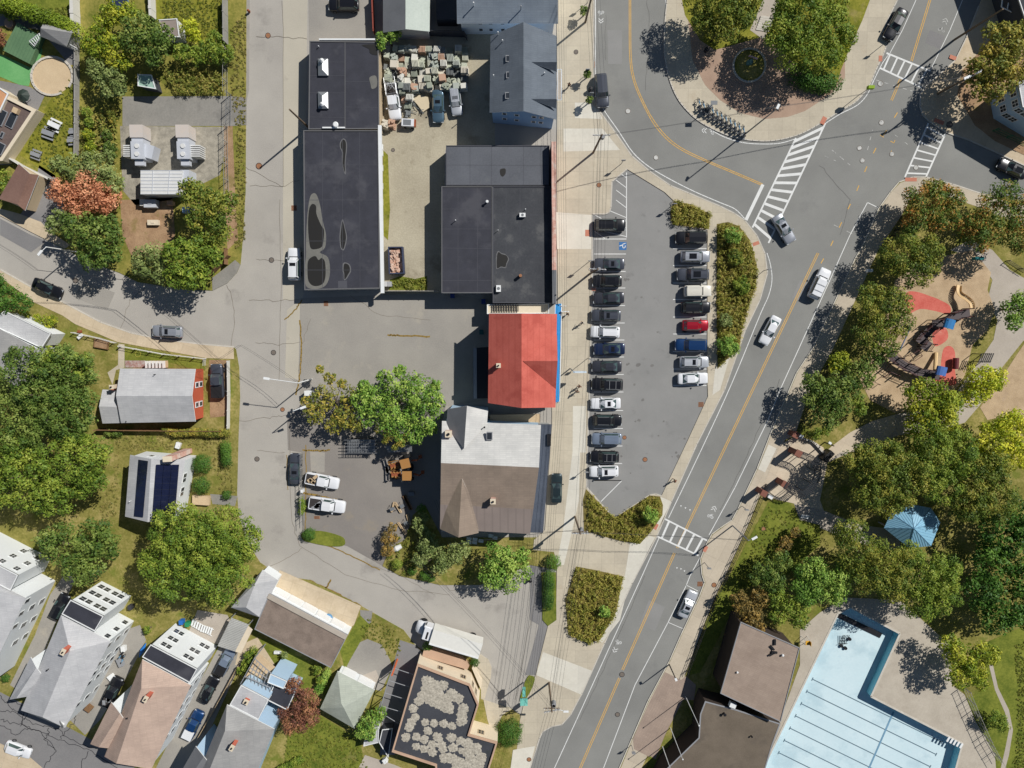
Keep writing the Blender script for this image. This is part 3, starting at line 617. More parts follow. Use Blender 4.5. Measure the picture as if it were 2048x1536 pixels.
def polyflat(par, pts, h, mr, mw, ph=.35, pw=.3, mcop=None, world=False, coping=True):
    W = pts if world else [G(x, y, h) for x, y in pts]
    MB().prism([(p.x, p.y) for p in W], 0, h-.02).build('wall', mw, par)
    inn = inset(W, pw)
    b = MB(); b.prism([(p.x, p.y) for p in inn], h-.1, h); ro = b.build('roof', mr, par)
    if coping:
        b = MB(); n = len(W)
        for i in range(n):
            j = (i+1) % n; o1, o2, i1, i2 = W[i], W[j], inn[i], inn[j]
            z1 = h+ph; z0 = h-.08
            b.add([(o1.x,o1.y,z0),(o2.x,o2.y,z0),(o2.x,o2.y,z1),(o1.x,o1.y,z1),(i1.x,i1.y,z0),(i2.x,i2.y,z0),(i2.x,i2.y,z1),(i1.x,i1.y,z1)], [(0,1,2,3),(3,2,6,7),(5,4,7,6)])
        b.build('parapet', mcop or mr, ro)
    return W, ro
def roofsolid(par, W, r0, r1, mr, hip=False, fascia=None, th=.14, name='roof'):
    """W = A,B,C,D eave corners; ridge r0 between A and B, r1 between C and D"""
    A, B_, C_, D = W; b = MB(); dn = Vector((0, 0, -th))
    top = [(B_, C_, r1, r0), (D, A, r0, r1)]
    ends = [(A, B_, r0), (C_, D, r1)]
    for f in top: b.add([*f], [(0,1,2),(0,2,3)], 0)
    if hip:
        for f in ends: b.add([*f], [(0,1,2)], 0)
        rim = [(A,B_),(B_,C_),(C_,D),(D,A)]
    else:
        rim = [(B_,C_),(D,A),(A,r0),(r0,B_),(C_,r1),(r1,D)]
    for p, q in rim: b.add([p, q, q+dn, p+dn], [(0,1,2,3)], 1)
    for f in top: b.add([v+dn for v in f], [(2,1,0),(3,2,0)], 1)
    if hip:
        for f in ends: b.add([v+dn for v in f][::-1], [(0,1,2)], 1)
    return b.build(name, [mr, fascia or trim], par)
def block(par, quad, he, mr, mw, ridge=None, hr=None, hip=False, ov=.3, fascia=None, top=True, rname='roof', base=0.0):
    W = [G(x, y, he) for x, y in quad]
    I = inset(W, ov)
    b = MB(); b.prism([(p.x, p.y) for p in I], base, he-.1)
    ro = None
    if ridge:
        r0, r1 = G(*ridge[0], hr), G(*ridge[1], hr)
        if not hip:
            for (p, q, r, rr) in ((I[0], I[1], r0, r1), (I[2], I[3], r1, r0)):
                r_ = r+(rr-r).normalized()*ov
                b.add([(p.x,p.y,he-.12),(q.x,q.y,he-.12),(r_.x,r_.y,hr-.16)], [(0,1,2),(2,1,0)])
        b.build('wall', mw, par)
        ro = roofsolid(par, W, r0, r1, mr, hip, fascia, name=rname)
    else:
        b.build('wall', mw, par)
        b = MB(); b.prism([(p.x, p.y) for p in W], he-.12, he+.06, bottom=True); ro = b.build(rname, [mr], par)
        o = MB()
        n = 4
        inn = inset(W, .12)
        for i in range(n):
            j = (i+1) % n
            o1, o2, i1, i2 = W[i], W[j], inn[i], inn[j]; z0, z1 = he-.1, he+.16
            o.add([(o1.x,o1.y,z0),(o2.x,o2.y,z0),(o2.x,o2.y,z1),(o1.x,o1.y,z1),(i1.x,i1.y,z0),(i2.x,i2.y,z0),(i2.x,i2.y,z1),(i1.x,i1.y,z1)], [(0,1,2,3),(3,2,6,7),(5,4,7,6)])
        o.build('edge_trim', fascia or trim, ro)
    return I, ro
WIN = {}
def window(par, pos, a, w, h, frame=trim, gl=glass, dbl=False):
    key = (w, h, frame.name, dbl)
    if key not in WIN:
        f = MB(); f.box((0,0,0), (w+.22, .06, h+.22)); f2 = MB()
        if dbl:
            for s_ in (-1, 1):
                f2.box((s_*w*.26, -.035, h*.26), (w*.42, .03, h*.42)); f2.box((s_*w*.26, -.035, -h*.24), (w*.42, .03, h*.42))
        else:
            f2.box((0, -.035, h*.25), (w*.9, .03, h*.43)); f2.box((0, -.035, -h*.24), (w*.9, .03, h*.43))
        fo = f.build('window', frame, None, local=True); go = f2.build('pane', gl, None, local=True)
        WIN[key] = (fo.data, go.data); bpy.data.objects.remove(fo); bpy.data.objects.remove(go)
    fd, gd = WIN[key]
    fo = bpy.data.objects.new('window', fd); col.objects.link(fo); fo.parent = par
    fo.location = pos-ORG[par.name]; fo.rotation_euler = (0, 0, a)
    go = bpy.data.objects.new('pane', gd); col.objects.link(go); go.parent = fo
def windows(par, I, i, zs, ts, w=.9, h=1.25, frame=trim, dbl=False, gl=glass):
    """windows on the wall from corner i to i+1 of I; the pane faces away from the centre"""
    p, q = I[i], I[(i+1) % len(I)]; c = cen(I)
    d = Vector((q.x-p.x, q.y-p.y, 0)); n = Vector((d.y, -d.x, 0)).normalized(); mid = (p+q)/2
    if (Vector((mid.x, mid.y, 0))-c).dot(n) < 0: n = -n
    a = math.atan2(n.y, n.x)+math.pi/2
    for z in zs:
        for t in ts:
            window(par, Vector((p.x+d.x*t+n.x*.035, p.y+d.y*t+n.y*.035, z)), a, w, h, frame, gl, dbl)
def vent(par, px, h, H=.5, r=.09, m=None, cap=True):
    p = G(*px, h+H); b = MB(); b.tube((p.x,p.y,h-.3), (p.x,p.y,h+H), r, n=10)
    if cap: b.tube((p.x,p.y,h+H), (p.x,p.y,h+H+.1), r*1.7, r*1.2, n=10)
    return b.build('vent_pipe', m or trim, par)
def chimney(par, px, ztop, zbase, w=.8, l=.8, a=0, m=None):
    p = G(*px, ztop); b = MB(); b.box((p.x,p.y,(ztop+zbase)/2), (w,l,ztop-zbase), a)
    o = b.build('chimney', m or w_brick, par)
    b = MB(); b.box((p.x,p.y,ztop+.05), (w+.12,l+.12,.1), a); b.build('cap', w_cream, o)
    b = MB(); b.tube((p.x,p.y,ztop+.02), (p.x,p.y,ztop+.35), w*.22, n=10); b.build('flue', black, o)
    return o
def skylight(par, px, h, w, l, a=0, gl=None):
    p = G(*px, h+.15); b = MB(); b.box((p.x,p.y,h+.05), (w,l,.3), a); o = b.build('skylight', trimg, par)
    b = MB(); b.box((p.x,p.y,h+.21), (w-.2,l-.2,.04), a); b.build('pane', gl or glass, o); return o
def roofpoly(par, pts, z, m, name, sm=True, th=.02):
    P = [G(x, y, z) for x, y in (smoothed(pts) if sm else pts)]
    b = MB(); b.prism([(p.x, p.y) for p in P], z-.05, z+th-.0); return b.build(name, m, par)
def lines_on(par, segs, z, w, m, name='seam'):
    b = MB()
    for s_ in segs:
        P = [G(x, y, z) for x, y in s_]
        for a, c in zip(P[:-1], P[1:]):
            d = (c-a).normalized(); n = Vector((-d.y, d.x, 0))*w/2; b.add([a-n, c-n, c+n, a+n], [(0,1,2,3)])
    return b.build(name, m, par)
seam = mat('roof_seam', C(86,87,94), var=.05); seaml = mat('pale_seam', C(112,112,114), var=.05)
mud = mat('dried_silt', C(112,112,108), C(126,124,118), var=.06, s1=.6); puddle = mat('puddle', C(50,48,44), C(42,41,40), rough=.4, var=.1, spec=.5)
# ---- long black flat roof beside the west street
t11, t12, t13 = tile(1,0), tile(1,1), tile(1,2)
B = building('commercial_building', 'northern flat black-roofed block with two hipped roof hoods beside the west street', 'building', (688,170), 3)
W, ro = polyflat(B, [(619,82),(757,84),(759,258),(617,259)], 3.1, r_black, w_tan, .1, .14, seaml)
lines_on(ro, [[(690,84),(690,257)]], 3.16, .1, seaml, 'seam'); lines_on(ro, [[(619,124),(690,124)],[(619,151),(690,151)],[(619,185),(690,186)],[(619,234),(690,235)],[(690,163),(757,163)],[(690,214),(757,215)]], 3.12, .05, seam)
roofpoly(ro, [(724,90),(756,90),(757,107),(750,110),(740,106),(738,98)], 3.12, puddle, 'puddle'); roofpoly(ro, [(739,155),(752,152),(754,172),(744,178),(741,168)], 3.115, mud, 'silt_stain')
for yy, top in ((135, .35), (201, .35)):
    p = G(646.5, yy, 3.3); b = MB(); b.box((p.x,p.y,3.2), (1.5,2.45,.5)); o = b.build('roof_hood', metal, B)
    b = MB(); b.add([(p.x-.75,p.y-1.22,3.45),(p.x+.75,p.y-1.22,3.45),(p.x+.75,p.y+1.22,3.45),(p.x-.75,p.y+1.22,3.45),(p.x,p.y-.5,3.9),(p.x,p.y+.5,3.9)], [(0,1,4),(1,2,5,4),(2,3,5),(3,0,4,5)]); b.build('hipped_lid', metal, o)
    q = p+Vector((0, .75 if yy == 135 else -.75, 0)); b = MB(); b.tube((q.x,q.y,3.5), (q.x,q.y,4.1), .2, n=10); b.tube((q.x,q.y,4.1), (q.x,q.y,4.35), .34, .05, n=10); b.build('cowl', trim, o)
vent(B, (671,249), 3.1, .7, .26, trim); vent(B, (637,92), 3.1, .4, .05)
o = MB(); p, q = G(645,255.5,3.3), G(690,256.5,3.3); o.box(((p.x+q.x)/2,p.y,3.2), (q.x-p.x,.2,.5)); o.build('coping', trim, B)
o = MB(); p, q = G(638,80,3.3), G(750,80,3.3); o.box(((p.x+q.x)/2,p.y+.1,3.0), (q.x-p.x,.22,.7)); o.build('coping', trim, B)
B = building('commercial_building', 'long flat black-roofed block with dark puddles beside the west street', 'building', (683,420), 3)
W, ro = polyflat(B, [(607,261),(757,261),(760,577),(609,580)], 3.1, r_black, w_grey, .12, .14, seaml)
lines_on(ro, [[(645,264),(645,578)],[(685,264),(685,577)],[(719,264),(720,577)],[(609,330),(757,330)],[(609,400),(757,400)],[(609,482),(757,482)],[(609,540),(757,540)]], 3.12, .05, seam)
for pts, mt, z in (([(617,410),(622,390),(632,388),(640,410),(645,440),(652,470),(650,495),(640,505),(656,515),(660,545),(652,570),(632,578),(612,572),(610,540),(612,510),(612,480),(614,440)], mud, 3.112),
    ([(618,420),(624,408),(632,412),(633,428),(642,450),(648,460),(647,480),(644,493),(634,498),(622,497),(618,480),(616,450)], puddle, 3.118), ([(617,520),(630,512),(637,520),(643,516),(650,524),(651,552),(645,568),(628,572),(617,562),(615,540)], puddle, 3.118),
    ([(680,285),(686,277),(692,281),(694,295),(691,325),(692,345),(689,347),(684,325),(684,305),(680,295)], seaml, 3.112), ([(682,286),(686,279),(691,283),(692,296),(689.5,325),(690,343),(688,340),(685.5,325),(686,305),(682,295)], puddle, 3.118),
    ([(685,438),(690,455),(694,475),(690,495),(686,501),(681,495),(679,475),(681,455)], seaml, 3.112), ([(685,442),(689,456),(692,475),(688.5,494),(686,498),(682.5,494),(681,475),(682.5,457)], puddle, 3.118),
    ([(686,527),(692,525),(700,530),(702,542),(698,550),(693,558),(688,560),(687,548),(685,540)], seaml, 3.112), ([(688,529),(692,527),(698,531),(700,541),(696,549),(692,556),(689,558),(688.5,547),(687,540)], puddle, 3.118)):
    roofpoly(ro, pts, z, mt, 'puddle' if mt is puddle else 'silt_stain', th=.0)
roofpoly(ro, [(676,562),(694,561),(694,576),(676,576)], 3.114, seam, 'roof_patch', sm=False, th=0)
b = MB()
for yy in (295,306,336,372,404,430,442,472,505,545,570):
    p = G(763, yy, 2.4); b.box((p.x,p.y,2.4), (.45,.9,.5))
b.build('scupper', trim, B)
b = MB(); p = G(764,420,3.2); b.box((p.x-.15,p.y,3.0), (.5,25.2,.5)); b.build('white_ledge', trim, B)
# ---- middle flat roofs
B = building('commercial_building', 'black flat-roofed block with a tall brick street parapet left of the parking lot', 'building', (1000,450), 3.6)
W, ro = polyflat(B, [(892,291),(1099,291),(1098,371),(892,371)], 3.5, r_greym, w_grey, .1, .12, seam)
lines_on(ro, [[(940,292),(940,370)],[(983,292),(983,370)],[(1047,292),(1047,370)],[(892,330),(1098,331)]], 3.512, .05, seam)
roofpoly(ro, [(1000,340),(1005,337),(1011,338),(1011,347),(1006,353),(1001,350)], 3.515, puddle, 'puddle', th=0)
W, ro = polyflat(B, [(883,373),(985,373),(985,586),(883,586)], 3.7, r_black, w_grey, .1, .12, seaml)
lines_on(ro, [[(916,374),(916,584)],[(955,374),(955,584)],[(884,418),(984,418)],[(884,458),(984,458)],[(884,561),(984,561)],[(884,496),(984,497)]], 3.712, .05, seam)
W, ro = polyflat(B, [(985.5,373),(1106,373),(1106,606),(985.5,606)], 3.7, r_black2, w_grey, .1, .12, seam)
lines_on(ro, [[(1012,374),(1012,604)],[(1040,374),(1040,604)],[(990,430),(1092,430)],[(990,512),(1092,512)]], 3.712, .05, seam)
roofpoly(ro, [(992,512),(996,502),(1003,506),(1012,509),(1018,518),(1014,528),(1012,536),(1002,535),(993,538),(992,525)], 3.712, seaml, 'silt_stain', th=0); roofpoly(ro, [(994,513),(997,504),(1003,508),(1012,511),(1016,518),(1012,528),(1010,534),(1002,533),(994,536)], 3.718, puddle, 'puddle', th=0)
P = [G(1103,283,5.1), G(1112,283,5.1), G(1113,607,5.1), G(1105,607,5.1)]
q = [P[0].lerp(P[3], .79), P[1].lerp(P[2], .79)]
MB().prism([(p.x,p.y) for p in (P[0],P[1],q[1],q[0])], 0, 5.1).build('street_facade', w_brickp, B); MB().prism([(p.x,p.y) for p in (q[0],q[1],P[2],P[3])], 0, 5.1).build('street_facade', r_dgrey, B)
for px, r_ in (((974,403),.14),((911,440),.05),((1051,418),.05),((996,460),.04)): vent(B, px, 3.7, .8, r_, trim)
for px, w, l, nm in (((1045,430),.9,.6,'air_conditioner'),((997,577),.7,1.0,'air_conditioner')):
    p = G(*px, 4.2); b = MB(); b.box((p.x,p.y,4.0), (w,l,.65)); o = b.build(nm, trim, B); b = MB(); b.tube((p.x,p.y,4.3), (p.x,p.y,4.35), min(w,l)*.35, n=12); b.build('fan_grille', steel, o)
b = MB(); p = G(1041,551,4.7); b.tube((p.x,p.y,3.7), (p.x,p.y,4.7), .24, n=12); b.build('flue_pipe', m_rust, B)
# ---- red-roofed building with blue awning
RED_E, RED_R = 7.2, 9.7
B = building('shop_building', 'red-roofed shop with a long blue street awning', 'building', (1045,715), 8)
I, ro = block(B, [(978,627),(1114,628),(1111,815),(976,806)], RED_E, r_red, w_grey, ridge=[(1043,627),(1043,816)], hr=RED_R, ov=.3, fascia=trimg)
A, D2, r0, r1 = G(1114,670,RED_E), G(1112,778,RED_E), G(1046,722,RED_R), G(1115,722,RED_R)
b = MB(); A.z = D2.z = RED_E+.02
b.add([A, r1, r0, D2], [(0,1,2),(1,3,2)], 0); b.add([A, D2, r1], [(0,1,2)], 1); b.build('cross_gable', [r_red, w_grey], B)
chimney(B, (997,731), 9.0, 7.4, .55, .55, m=w_tan); vent(B, (1015,653), 7.8, .5, .09); vent(B, (1031,749), 8.4, .4, .09)
lines_on(ro, [], 8, .1, seam) if 0 else None
aw = mat('blue_awning', C(46,134,200), C(60,146,208), var=.04, coords='obj', stripes=None)
b = MB(); P = [G(1110,608,3.4), G(1123,607,2.7), G(1119,803,2.7), G(1107,806,3.4)]
b.add(P+[p-Vector((0,0,.08)) for p in P], [(3,2,1,0),(4,5,6,7),(1,2,6,5),(0,1,5,4),(2,3,7,6)]); o = b.build('awning', aw, B)
b = MB(); b.path([P[1], P[2]], .07); b.path([P[0], P[3]], .07); b.build('awning_rail', trim, o)
b = MB()
for px, py in ((1128,612),(1127,630)):
    p, q = G(1119,py,2.9), G(px+5,py,2.9); b.tube(p, q, .04)
b.build('awning_bracket', trim, o)
b = MB(); p, q = G(1122,623,3.3), G(1138,623,3.3); b.box(((p.x+q.x)/2,p.y,3.0), (q.x-p.x,.12,.9)); b.build('blade_sign', trim, B)
b = MB(); P = [G(946,696,3.2), G(977,694,3.2), G(977,797,3.2), G(946,797,3.2)]
b.prism([(p.x,p.y) for p in P], 3.0, 3.2, bottom=True); b.build('rear_porch_roof', black, B); b = MB(); b.box(((P[0].x+.3),(P[0].y+P[3].y)/2,3.12), (.55,(P[0].y-P[3].y),.35)); b.build('fascia', trimg, B)
b = MB()
for k in range(3): b.box((P[0].x+.3, P[0].y-.3-k*(P[0].y-P[3].y-.6)/2, 1.5), (.15,.15,3.0))
b.build('porch_post', trimg, B)
I2, _ = block(B, [(974,609),(1098,607),(1098,627),(974,628)], 3.0, w_cream, w_grey, ov=.05)
b = MB()
for k in range(11):
    p = G(986+k*5, 616, 3.4); b.box((p.x,p.y,3.35), (.14,1.1,.1))
for yy in (611,622): p, q = G(985,yy,3.5), G(1037,yy,3.5); b.tube(p, q, .04)
b.build('fire_stair', black, B)
# ---- big cross-gabled house south of it
B = building('apartment_house', 'large cross-gabled house, half pale grey half brown roof', 'house', (985,935), 8)
I, ro = block(B, [(882,850),(1084,845),(1076,1071),(880,1062)], 6.9, r_lgrey2, w_blue, ridge=[(985,838),(980,1064)], hr=6.95, ov=.25) if 0 else (None, None)
A, B_, C_, D = G(884,842,6.9), G(1082,850,6.9), G(1060,1068,6.9), G(880,1058,6.9)
b = MB(); Ii = inset([A, B_, C_, D], .3); b.prism([(p.x,p.y) for p in Ii], 0, 6.8)
r0, r1 = G(882,926,9.4), G(1078,935,9.4)
for p, q, r in ((Ii[0], Ii[3], r0+Vector((.3,0,-.2))), (Ii[1], Ii[2], r1+Vector((-.3,0,-.2)))): b.add([(p.x,p.y,6.8),(q.x,q.y,6.8),r], [(0,1,2),(2,1,0)])
b.build('wall', w_blue, B)
def slope(par, pts, m, name='roof', th=.15, fas=None):
    b = MB(); n = len(pts); dn = Vector((0,0,-th)); tr = [(0,k,k+1) for k in range(1,n-1)]; b.add(pts, tr, 0); b.add([p+dn for p in pts], [t[::-1] for t in tr], 1)
    for i in range(n): j = (i+1) % n; b.add([pts[i], pts[j], pts[j]+dn, pts[i]+dn], [(0,1,2,3)], 1)
    return b.build(name, [m, fas or trim], par)
slope(B, [r1, B_, A, r0], r_lgrey2)
mA, mB = D.lerp(r0, .38), C_.lerp(r1, .38)
slope(B, [mA, mB, r1, r0], r_brown); slope(B, [D, C_, mB, mA], r_taupe)
def crossgable(par, pA, pB, e1, e2, hr, mleft, mright, he, wallm=w_white, ridge_in=None):
    """gable wing whose ridge runs from pA (end over the wall) to pB (where it meets the roof); e1,e2 eave corners at pA's end, e3,e4 at valley"""
r0n, r1n = G(934,812,9.0), G(928,898,9.1)
a1, a2 = G(895,818,6.9), G(976,822,6.9); v1, v2 = G(893,852,7.0), G(974,848,7.0)
for p in (v1, v2): p.z = 7.05
b = MB(); b.prism([(p.x,p.y) for p in inset([a1, a2, G(976,850,6.9), G(895,850,6.9)], .2)], 0, 6.85); b.add([a1+Vector((.2,-.2,-.1)), a2+Vector((-.2,-.2,-.1)), r0n+Vector((0,-.2,-.15))], [(0,1,2),(2,1,0)]); b.build('wall', w_blue, B)
slope(B, [a1, v1, r1n, r0n], r_dgrey); slope(B, [r0n, r1n, v2, a2], r_lgrey2)
r0s, r1s = G(917,1075,8.9), G(924,958,9.0); a1, a2 = G(880,1058,6.9), G(957,1066,6.9); v1, v2 = G(882,996,7.15), G(955,1020,7.5)
b = MB(); b.add([G(882,1062,6.85), G(954,1064,6.85), r0s+Vector((0,.3,-.15))], [(0,1,2),(2,1,0)]); b.build('wall', w_blue, B)
slope(B, [r0s, r1s, v1, a1], shingle('tan_brown_shingle', C(150,134,118), C(164,148,130), R(90))); slope(B, [a2, v2, r1s, r0s], r_brown)
P = [G(1086,849,4.2), G(1104,849,4.0), G(1086,1066,4.0), G(1060,1066,4.2)]
b = MB(); b.prism([(p.x,p.y) for p in [P[0]+Vector((-1.6,0,0)),P[1],P[2],P[3]+Vector((-.2,0,0))]], 3.7, 3.95, bottom=True); b.build('side_porch_roof', mat('blue_slate_roof', C(76,82,94), C(88,94,106), var=.06), B)
MB().prism([(p.x,p.y) for p in inset([P[0]+Vector((-1.6,0,0)),P[1],P[2],P[3]], .3)], 0, 3.7).build('wall', w_grey, B)
chimney(B, (986,1003), 9.4, 7.2, .7, .7, m=w_brickp); chimney(B, (897,868), 8.6, 6.5, .9, .9, m=w_brickp); skylight(B, (979,872), 8.1, .9, 1.2); vent(B, (947,841), 7.7, .4, .08, black); vent(B, (969,855), 7.6, .5, .08, black)
b = MB(); p = G(1098,880,4.3); b.box((p.x,p.y,4.1), (.6,1.8,.4)); b.build('sign_box', black, B)
b = MB(); P = [G(980,830,2.2), G(1080,828,2.2), G(1080,845,2.2), G(980,845,2.2)]; b.prism([(p.x,p.y) for p in P], 1.9, 2.2); b.build('back_landing', wood, B)
# tables stacked below the south wall
for k, (x, y) in enumerate(((938,1078),(950,1079),(938,1085),(949,1085),(962,1082),(982,1072),(990,1076))):
    p = G(x, y, .8); b = MB(); b.box((p.x,p.y,.78), (.8,.55,.05), R(-8)); o = b.build('folding_table', trim, None)
    b = MB()
    for sx in (-.33, .33):
        for sy in (-.2, .2): b.box((p.x+sx,p.y+sy,.38), (.04,.04,.76))
    ORG[o.name] = o.location.copy(); b.build('table_legs', steel, o)
    tag(o, ['small white table by the house corner, left of the upper pair','small white table by the house corner, right of the upper pair','small white table, left of the lower pair','small white table, right of the lower pair','single white table right of the four below the brown roof','white table under the roof edge, left of two','white table under the roof edge, right of two'][k], 'table', 'white tables below the cross-gabled house')
# ---- slate three-storey house at the top
B = building('gabled_house', 'slate-roofed house with two street dormers and pale blue south wall', 'house', (1047,150), 8)
I, ro = block(B, [(981,72),(1113,72),(1113,239),(979,225)], 6.6, r_slate, w_blue2, ridge=[(1047,44),(1047,222)], hr=9.2, ov=.35, fascia=trim)
windows(B, I, 2, (5.6,3.0), (.2,.32,.6,.8), .55, .8); windows(B, I, 1, (2.0,4.6), (.15,.35,.55,.75))
for yy in (99,173):
    a1, a2 = G(1112,yy-3,6.9), G(1112,yy+46,6.9); rr0, rr1 = G(1113,yy+25,8.3), G(1062,yy+25,8.6); vv0, vv1 = G(1056,yy-2,8.6), G(1056,yy+48,8.6)
    e1, e2 = G(1112,yy+2,7.2), G(1112,yy+44,7.2)
    slope(B, [e1, rr0, rr1], r_slate, 'dormer_roof'); slope(B, [rr0, e2, rr1], r_slate, 'dormer_roof')
    q = MB(); q.add([G(1110,yy+4,6.9), G(1110,yy+42,6.9), G(1111,yy+24,8.1)], [(0,1,2),(2,1,0)]); q.build('dormer_wall', w_blue2, B)
for px in ((1017,117),(1018,150),(1016,191)): skylight(B, px, 7.9, .8, .9)
for px in ((996,64),(1005,80),(987,150),(1030,205),(1089,145)): vent(B, px, 7.6, .6, .06, trim)
b = MB()
for x_ in (1115,1123):
    b.tube(G(x_,139,2.6), G(x_,200,2.6), .06)
for y_ in (139,200): b.tube(G(1114,y_,2.6), G(1123,y_,2.6), .06)
b.build('balcony_rail', trim, B)
p, q = G(1114,140,2.4), G(1123,199,1.4); b = MB(); b.box(((p.x+q.x)/2,(p.y+q.y)/2,1.4), (abs(q.x-p.x),abs(q.y-p.y),.15)); b.build('balcony_floor', m_path, B)
# ---- blue-grey roofed building at the top edge
B = building('gabled_house', 'blue-grey shingled building at the top edge beside the slate-roofed house', 'house', (1010,0), 5)
I, ro = block(B, [(900,-110),(1116,-110),(1115,48),(914,48)], 5.2, r_blueg, w_white, ridge=[(1005,-112),(1005,-80)], hr=5.25, ov=.3) if 0 else block(B, [(1116,-150),(1116,47),(914,47),(900,-150)], 5.2, r_blueg, w_white, ridge=[(1116,-70),(912,-70)], hr=9.0, ov=.5)
windows(B, I, 1, (4.2,1.8), (.55,.68,.79), .55, .8)
vent(B, (947,5), 6.6, .9, .07, trim); vent(B, (1042,12), 6.5, .9, .07, trimg)
# ---- garage with ridge, top
B = building('garage', 'gabled garage with one dark and one pale sage slope at the top edge', 'garage', (812,20), 4)
I, ro = block(B, [(766,-90),(861,-90),(859,63),(766,65)], 3.6, r_dgrey, w_grey, ridge=[(811,-95),(811,58)], hr=5.0, ov=.3)
A_, B2, c1, d1 = G(861,-90,3.64), G(859,63,3.64), G(811,58,5.04), G(811,-95,5.04); slope(B, [A_, d1, c1, B2], r_sage2, th=.05)
b = MB(); P = [G(870,-30,3), G(912,-30,3), G(912,36,3), G(872,36,3)]; b.prism([(p.x,p.y) for p in P], 0, 2.6); b.build('lean_to', w_dark, B)
# ---- house with red walls
t20, t30, t40 = tile(0,1), tile(0,2), tile(0,3)
B = building('cottage', 'grey-roofed cottage with bright red shingle gable wall', 'house', (310,790), 3)
I, ro = block(B, [(242,846),(240,737),(391,738),(391,843)], 3.4, r_lgrey, w_red, ridge=[(232,792),(384,792)], hr=4.9, ov=.2)
windows(B, I, 2, (2.5,1.1), (.3,.7), .7, .9)
I, ro = block(B, [(205,847),(205,779),(236,781),(244,846)], 2.8, r_lgrey, w_red, ridge=[(198,813),(234,814)], hr=3.8, ov=.2)
vent(B, (308,749), 3.9, .35, .05, black); vent(B, (252,843), 3.3, .3, .05, black)
chimney(B, (223,774), 4.6, 2.5, .55, .55, m=w_cream)
b = MB(); p, q = G(293,722,1.5), G(328,736,1.5); b.box(((p.x+q.x)/2,(p.y+q.y)/2,.5), (q.x-p.x,p.y-q.y,.9))
o = b.build('front_steps', wood, B)
b = MB()
for k in range(6): b.box((p.x+k*(q.x-p.x)/5, (p.y+q.y)/2, 1.5), (.05,p.y-q.y,.9))
b.build('railing', trim, o)
b = MB(); p, q = G(250,721,.1), G(292,735,.1); b.box(((p.x+q.x)/2,(p.y+q.y)/2,.12), (q.x-p.x,p.y-q.y,.06)); b.build('brick_landing', mat('patchy_brick_paving', C(160,100,90), C(180,176,170), var=.15, s1=2, s2=6), B)
# ---- solar house
B = building('cottage', 'white house with black solar panels on both roof slopes', 'house', (310,975), 5)
I, ro = block(B, [(260,910),(371,919),(349,1042),(250,1033)], 4.6, r_lgrey, w_white, ridge=[(302.5,918),(295,1044)], hr=6.2, ov=.25)
windows(B, I, 1, (3.2,), (.28,.36,.52,.6), .6, 1.0); windows(B, I, 0, (3.2,), (.3,.6), .6, .9)
def roofpanel(par, q, A, B_, r0, r1, nx, ny, name='solar_panel'):
    pass
def onplane(px, pts):
    """point where the pixel ray meets the plane through three points"""
    o = Vector((0,0,HC)); d = (G(*px, 0)-o); n = (pts[1]-pts[0]).cross(pts[2]-pts[0]); t = (pts[0]-o).dot(n)/d.dot(n); return o+d*t
wl = [G(260,910,4.6), G(250,1033,4.6), G(302.5,918,6.2)]; wr = [G(371,919,4.75), G(349,1042,4.9), G(302.5,918,6.4)]
for q, pl, n in (([(277,919),(297,922),(287,1034),(268,1032)], wl, 1), ([(312.5,929),(359,929),(350,1040),(304,1040)], wr, 3)):
    P = [onplane(k, pl)+Vector((0,0,.12)) for k in q]
    for i in range(n):
        for j in range(1):
            a, c = (i+.03)/n, (i+.97)/n
            c4 = [P[0].lerp(P[1], a), P[0].lerp(P[1], c), P[3].lerp(P[2], c), P[3].lerp(P[2], a)]
            b = MB(); dn = Vector((0,0,-.08)); b.add(c4+[p+dn for p in c4], [(3,2,1,0),(4,5,6,7),(0,1,5,4),(1,2,6,5),(2,3,7,6),(3,0,4,7)]); o = b.build('solar_panel', glassd, B)
            b = MB()
            for k in range(1, 9): b.tube(c4[0].lerp(c4[3], k/9)+Vector((0,0,.01)), c4[1].lerp(c4[2], k/9)+Vector((0,0,.01)), .012, n=4)
            b.build('panel_joint', trimd, o)
b = MB(); p = G(335,918,7.0); b.box((p.x,p.y,3.5), (1.3,.75,7.0), R(3)); o = b.build('chimney', w_brickp, B); b = MB(); b.box((p.x,p.y,7.05), (1.4,.85,.12), R(3)); b.build('cap', w_cream, o)
b = MB(); p, q = G(384,992,.8), G(418,1010,.8); b.box(((p.x+q.x)/2,(p.y+q.y)/2,.45), (q.x-p.x,p.y-q.y,.7), R(-4)); o = b.build('wooden_deck', wood, B)
vent(B, (259,1003), 5.1, .3, .05)
# ---- white box trailer/hatch north of it, left grey-roofed house
B = building('cottage', 'pale grey-roofed house with white trim at the left edge, beside the round tree', 'house', (40,690), 5)
block(B, [t20(-200,1000),t20(45,950),t20(412,1132),t20(335,1250)] and [t20(40,950),t20(412,1132),t20(338,1250),t20(-90,1050)], 4.2, r_lgrey, w_white, ridge=[t20(20,1000),t20(372,1190)] and None, ov=.3)
block(B, [t20(-300,960),t20(290,1250),t20(150,1560),t20(-460,1330)], 5.4, r_mgrey, w_white, ridge=[t20(-30,1080),t20(-160,1420)], hr=7, hip=False, ov=.3)
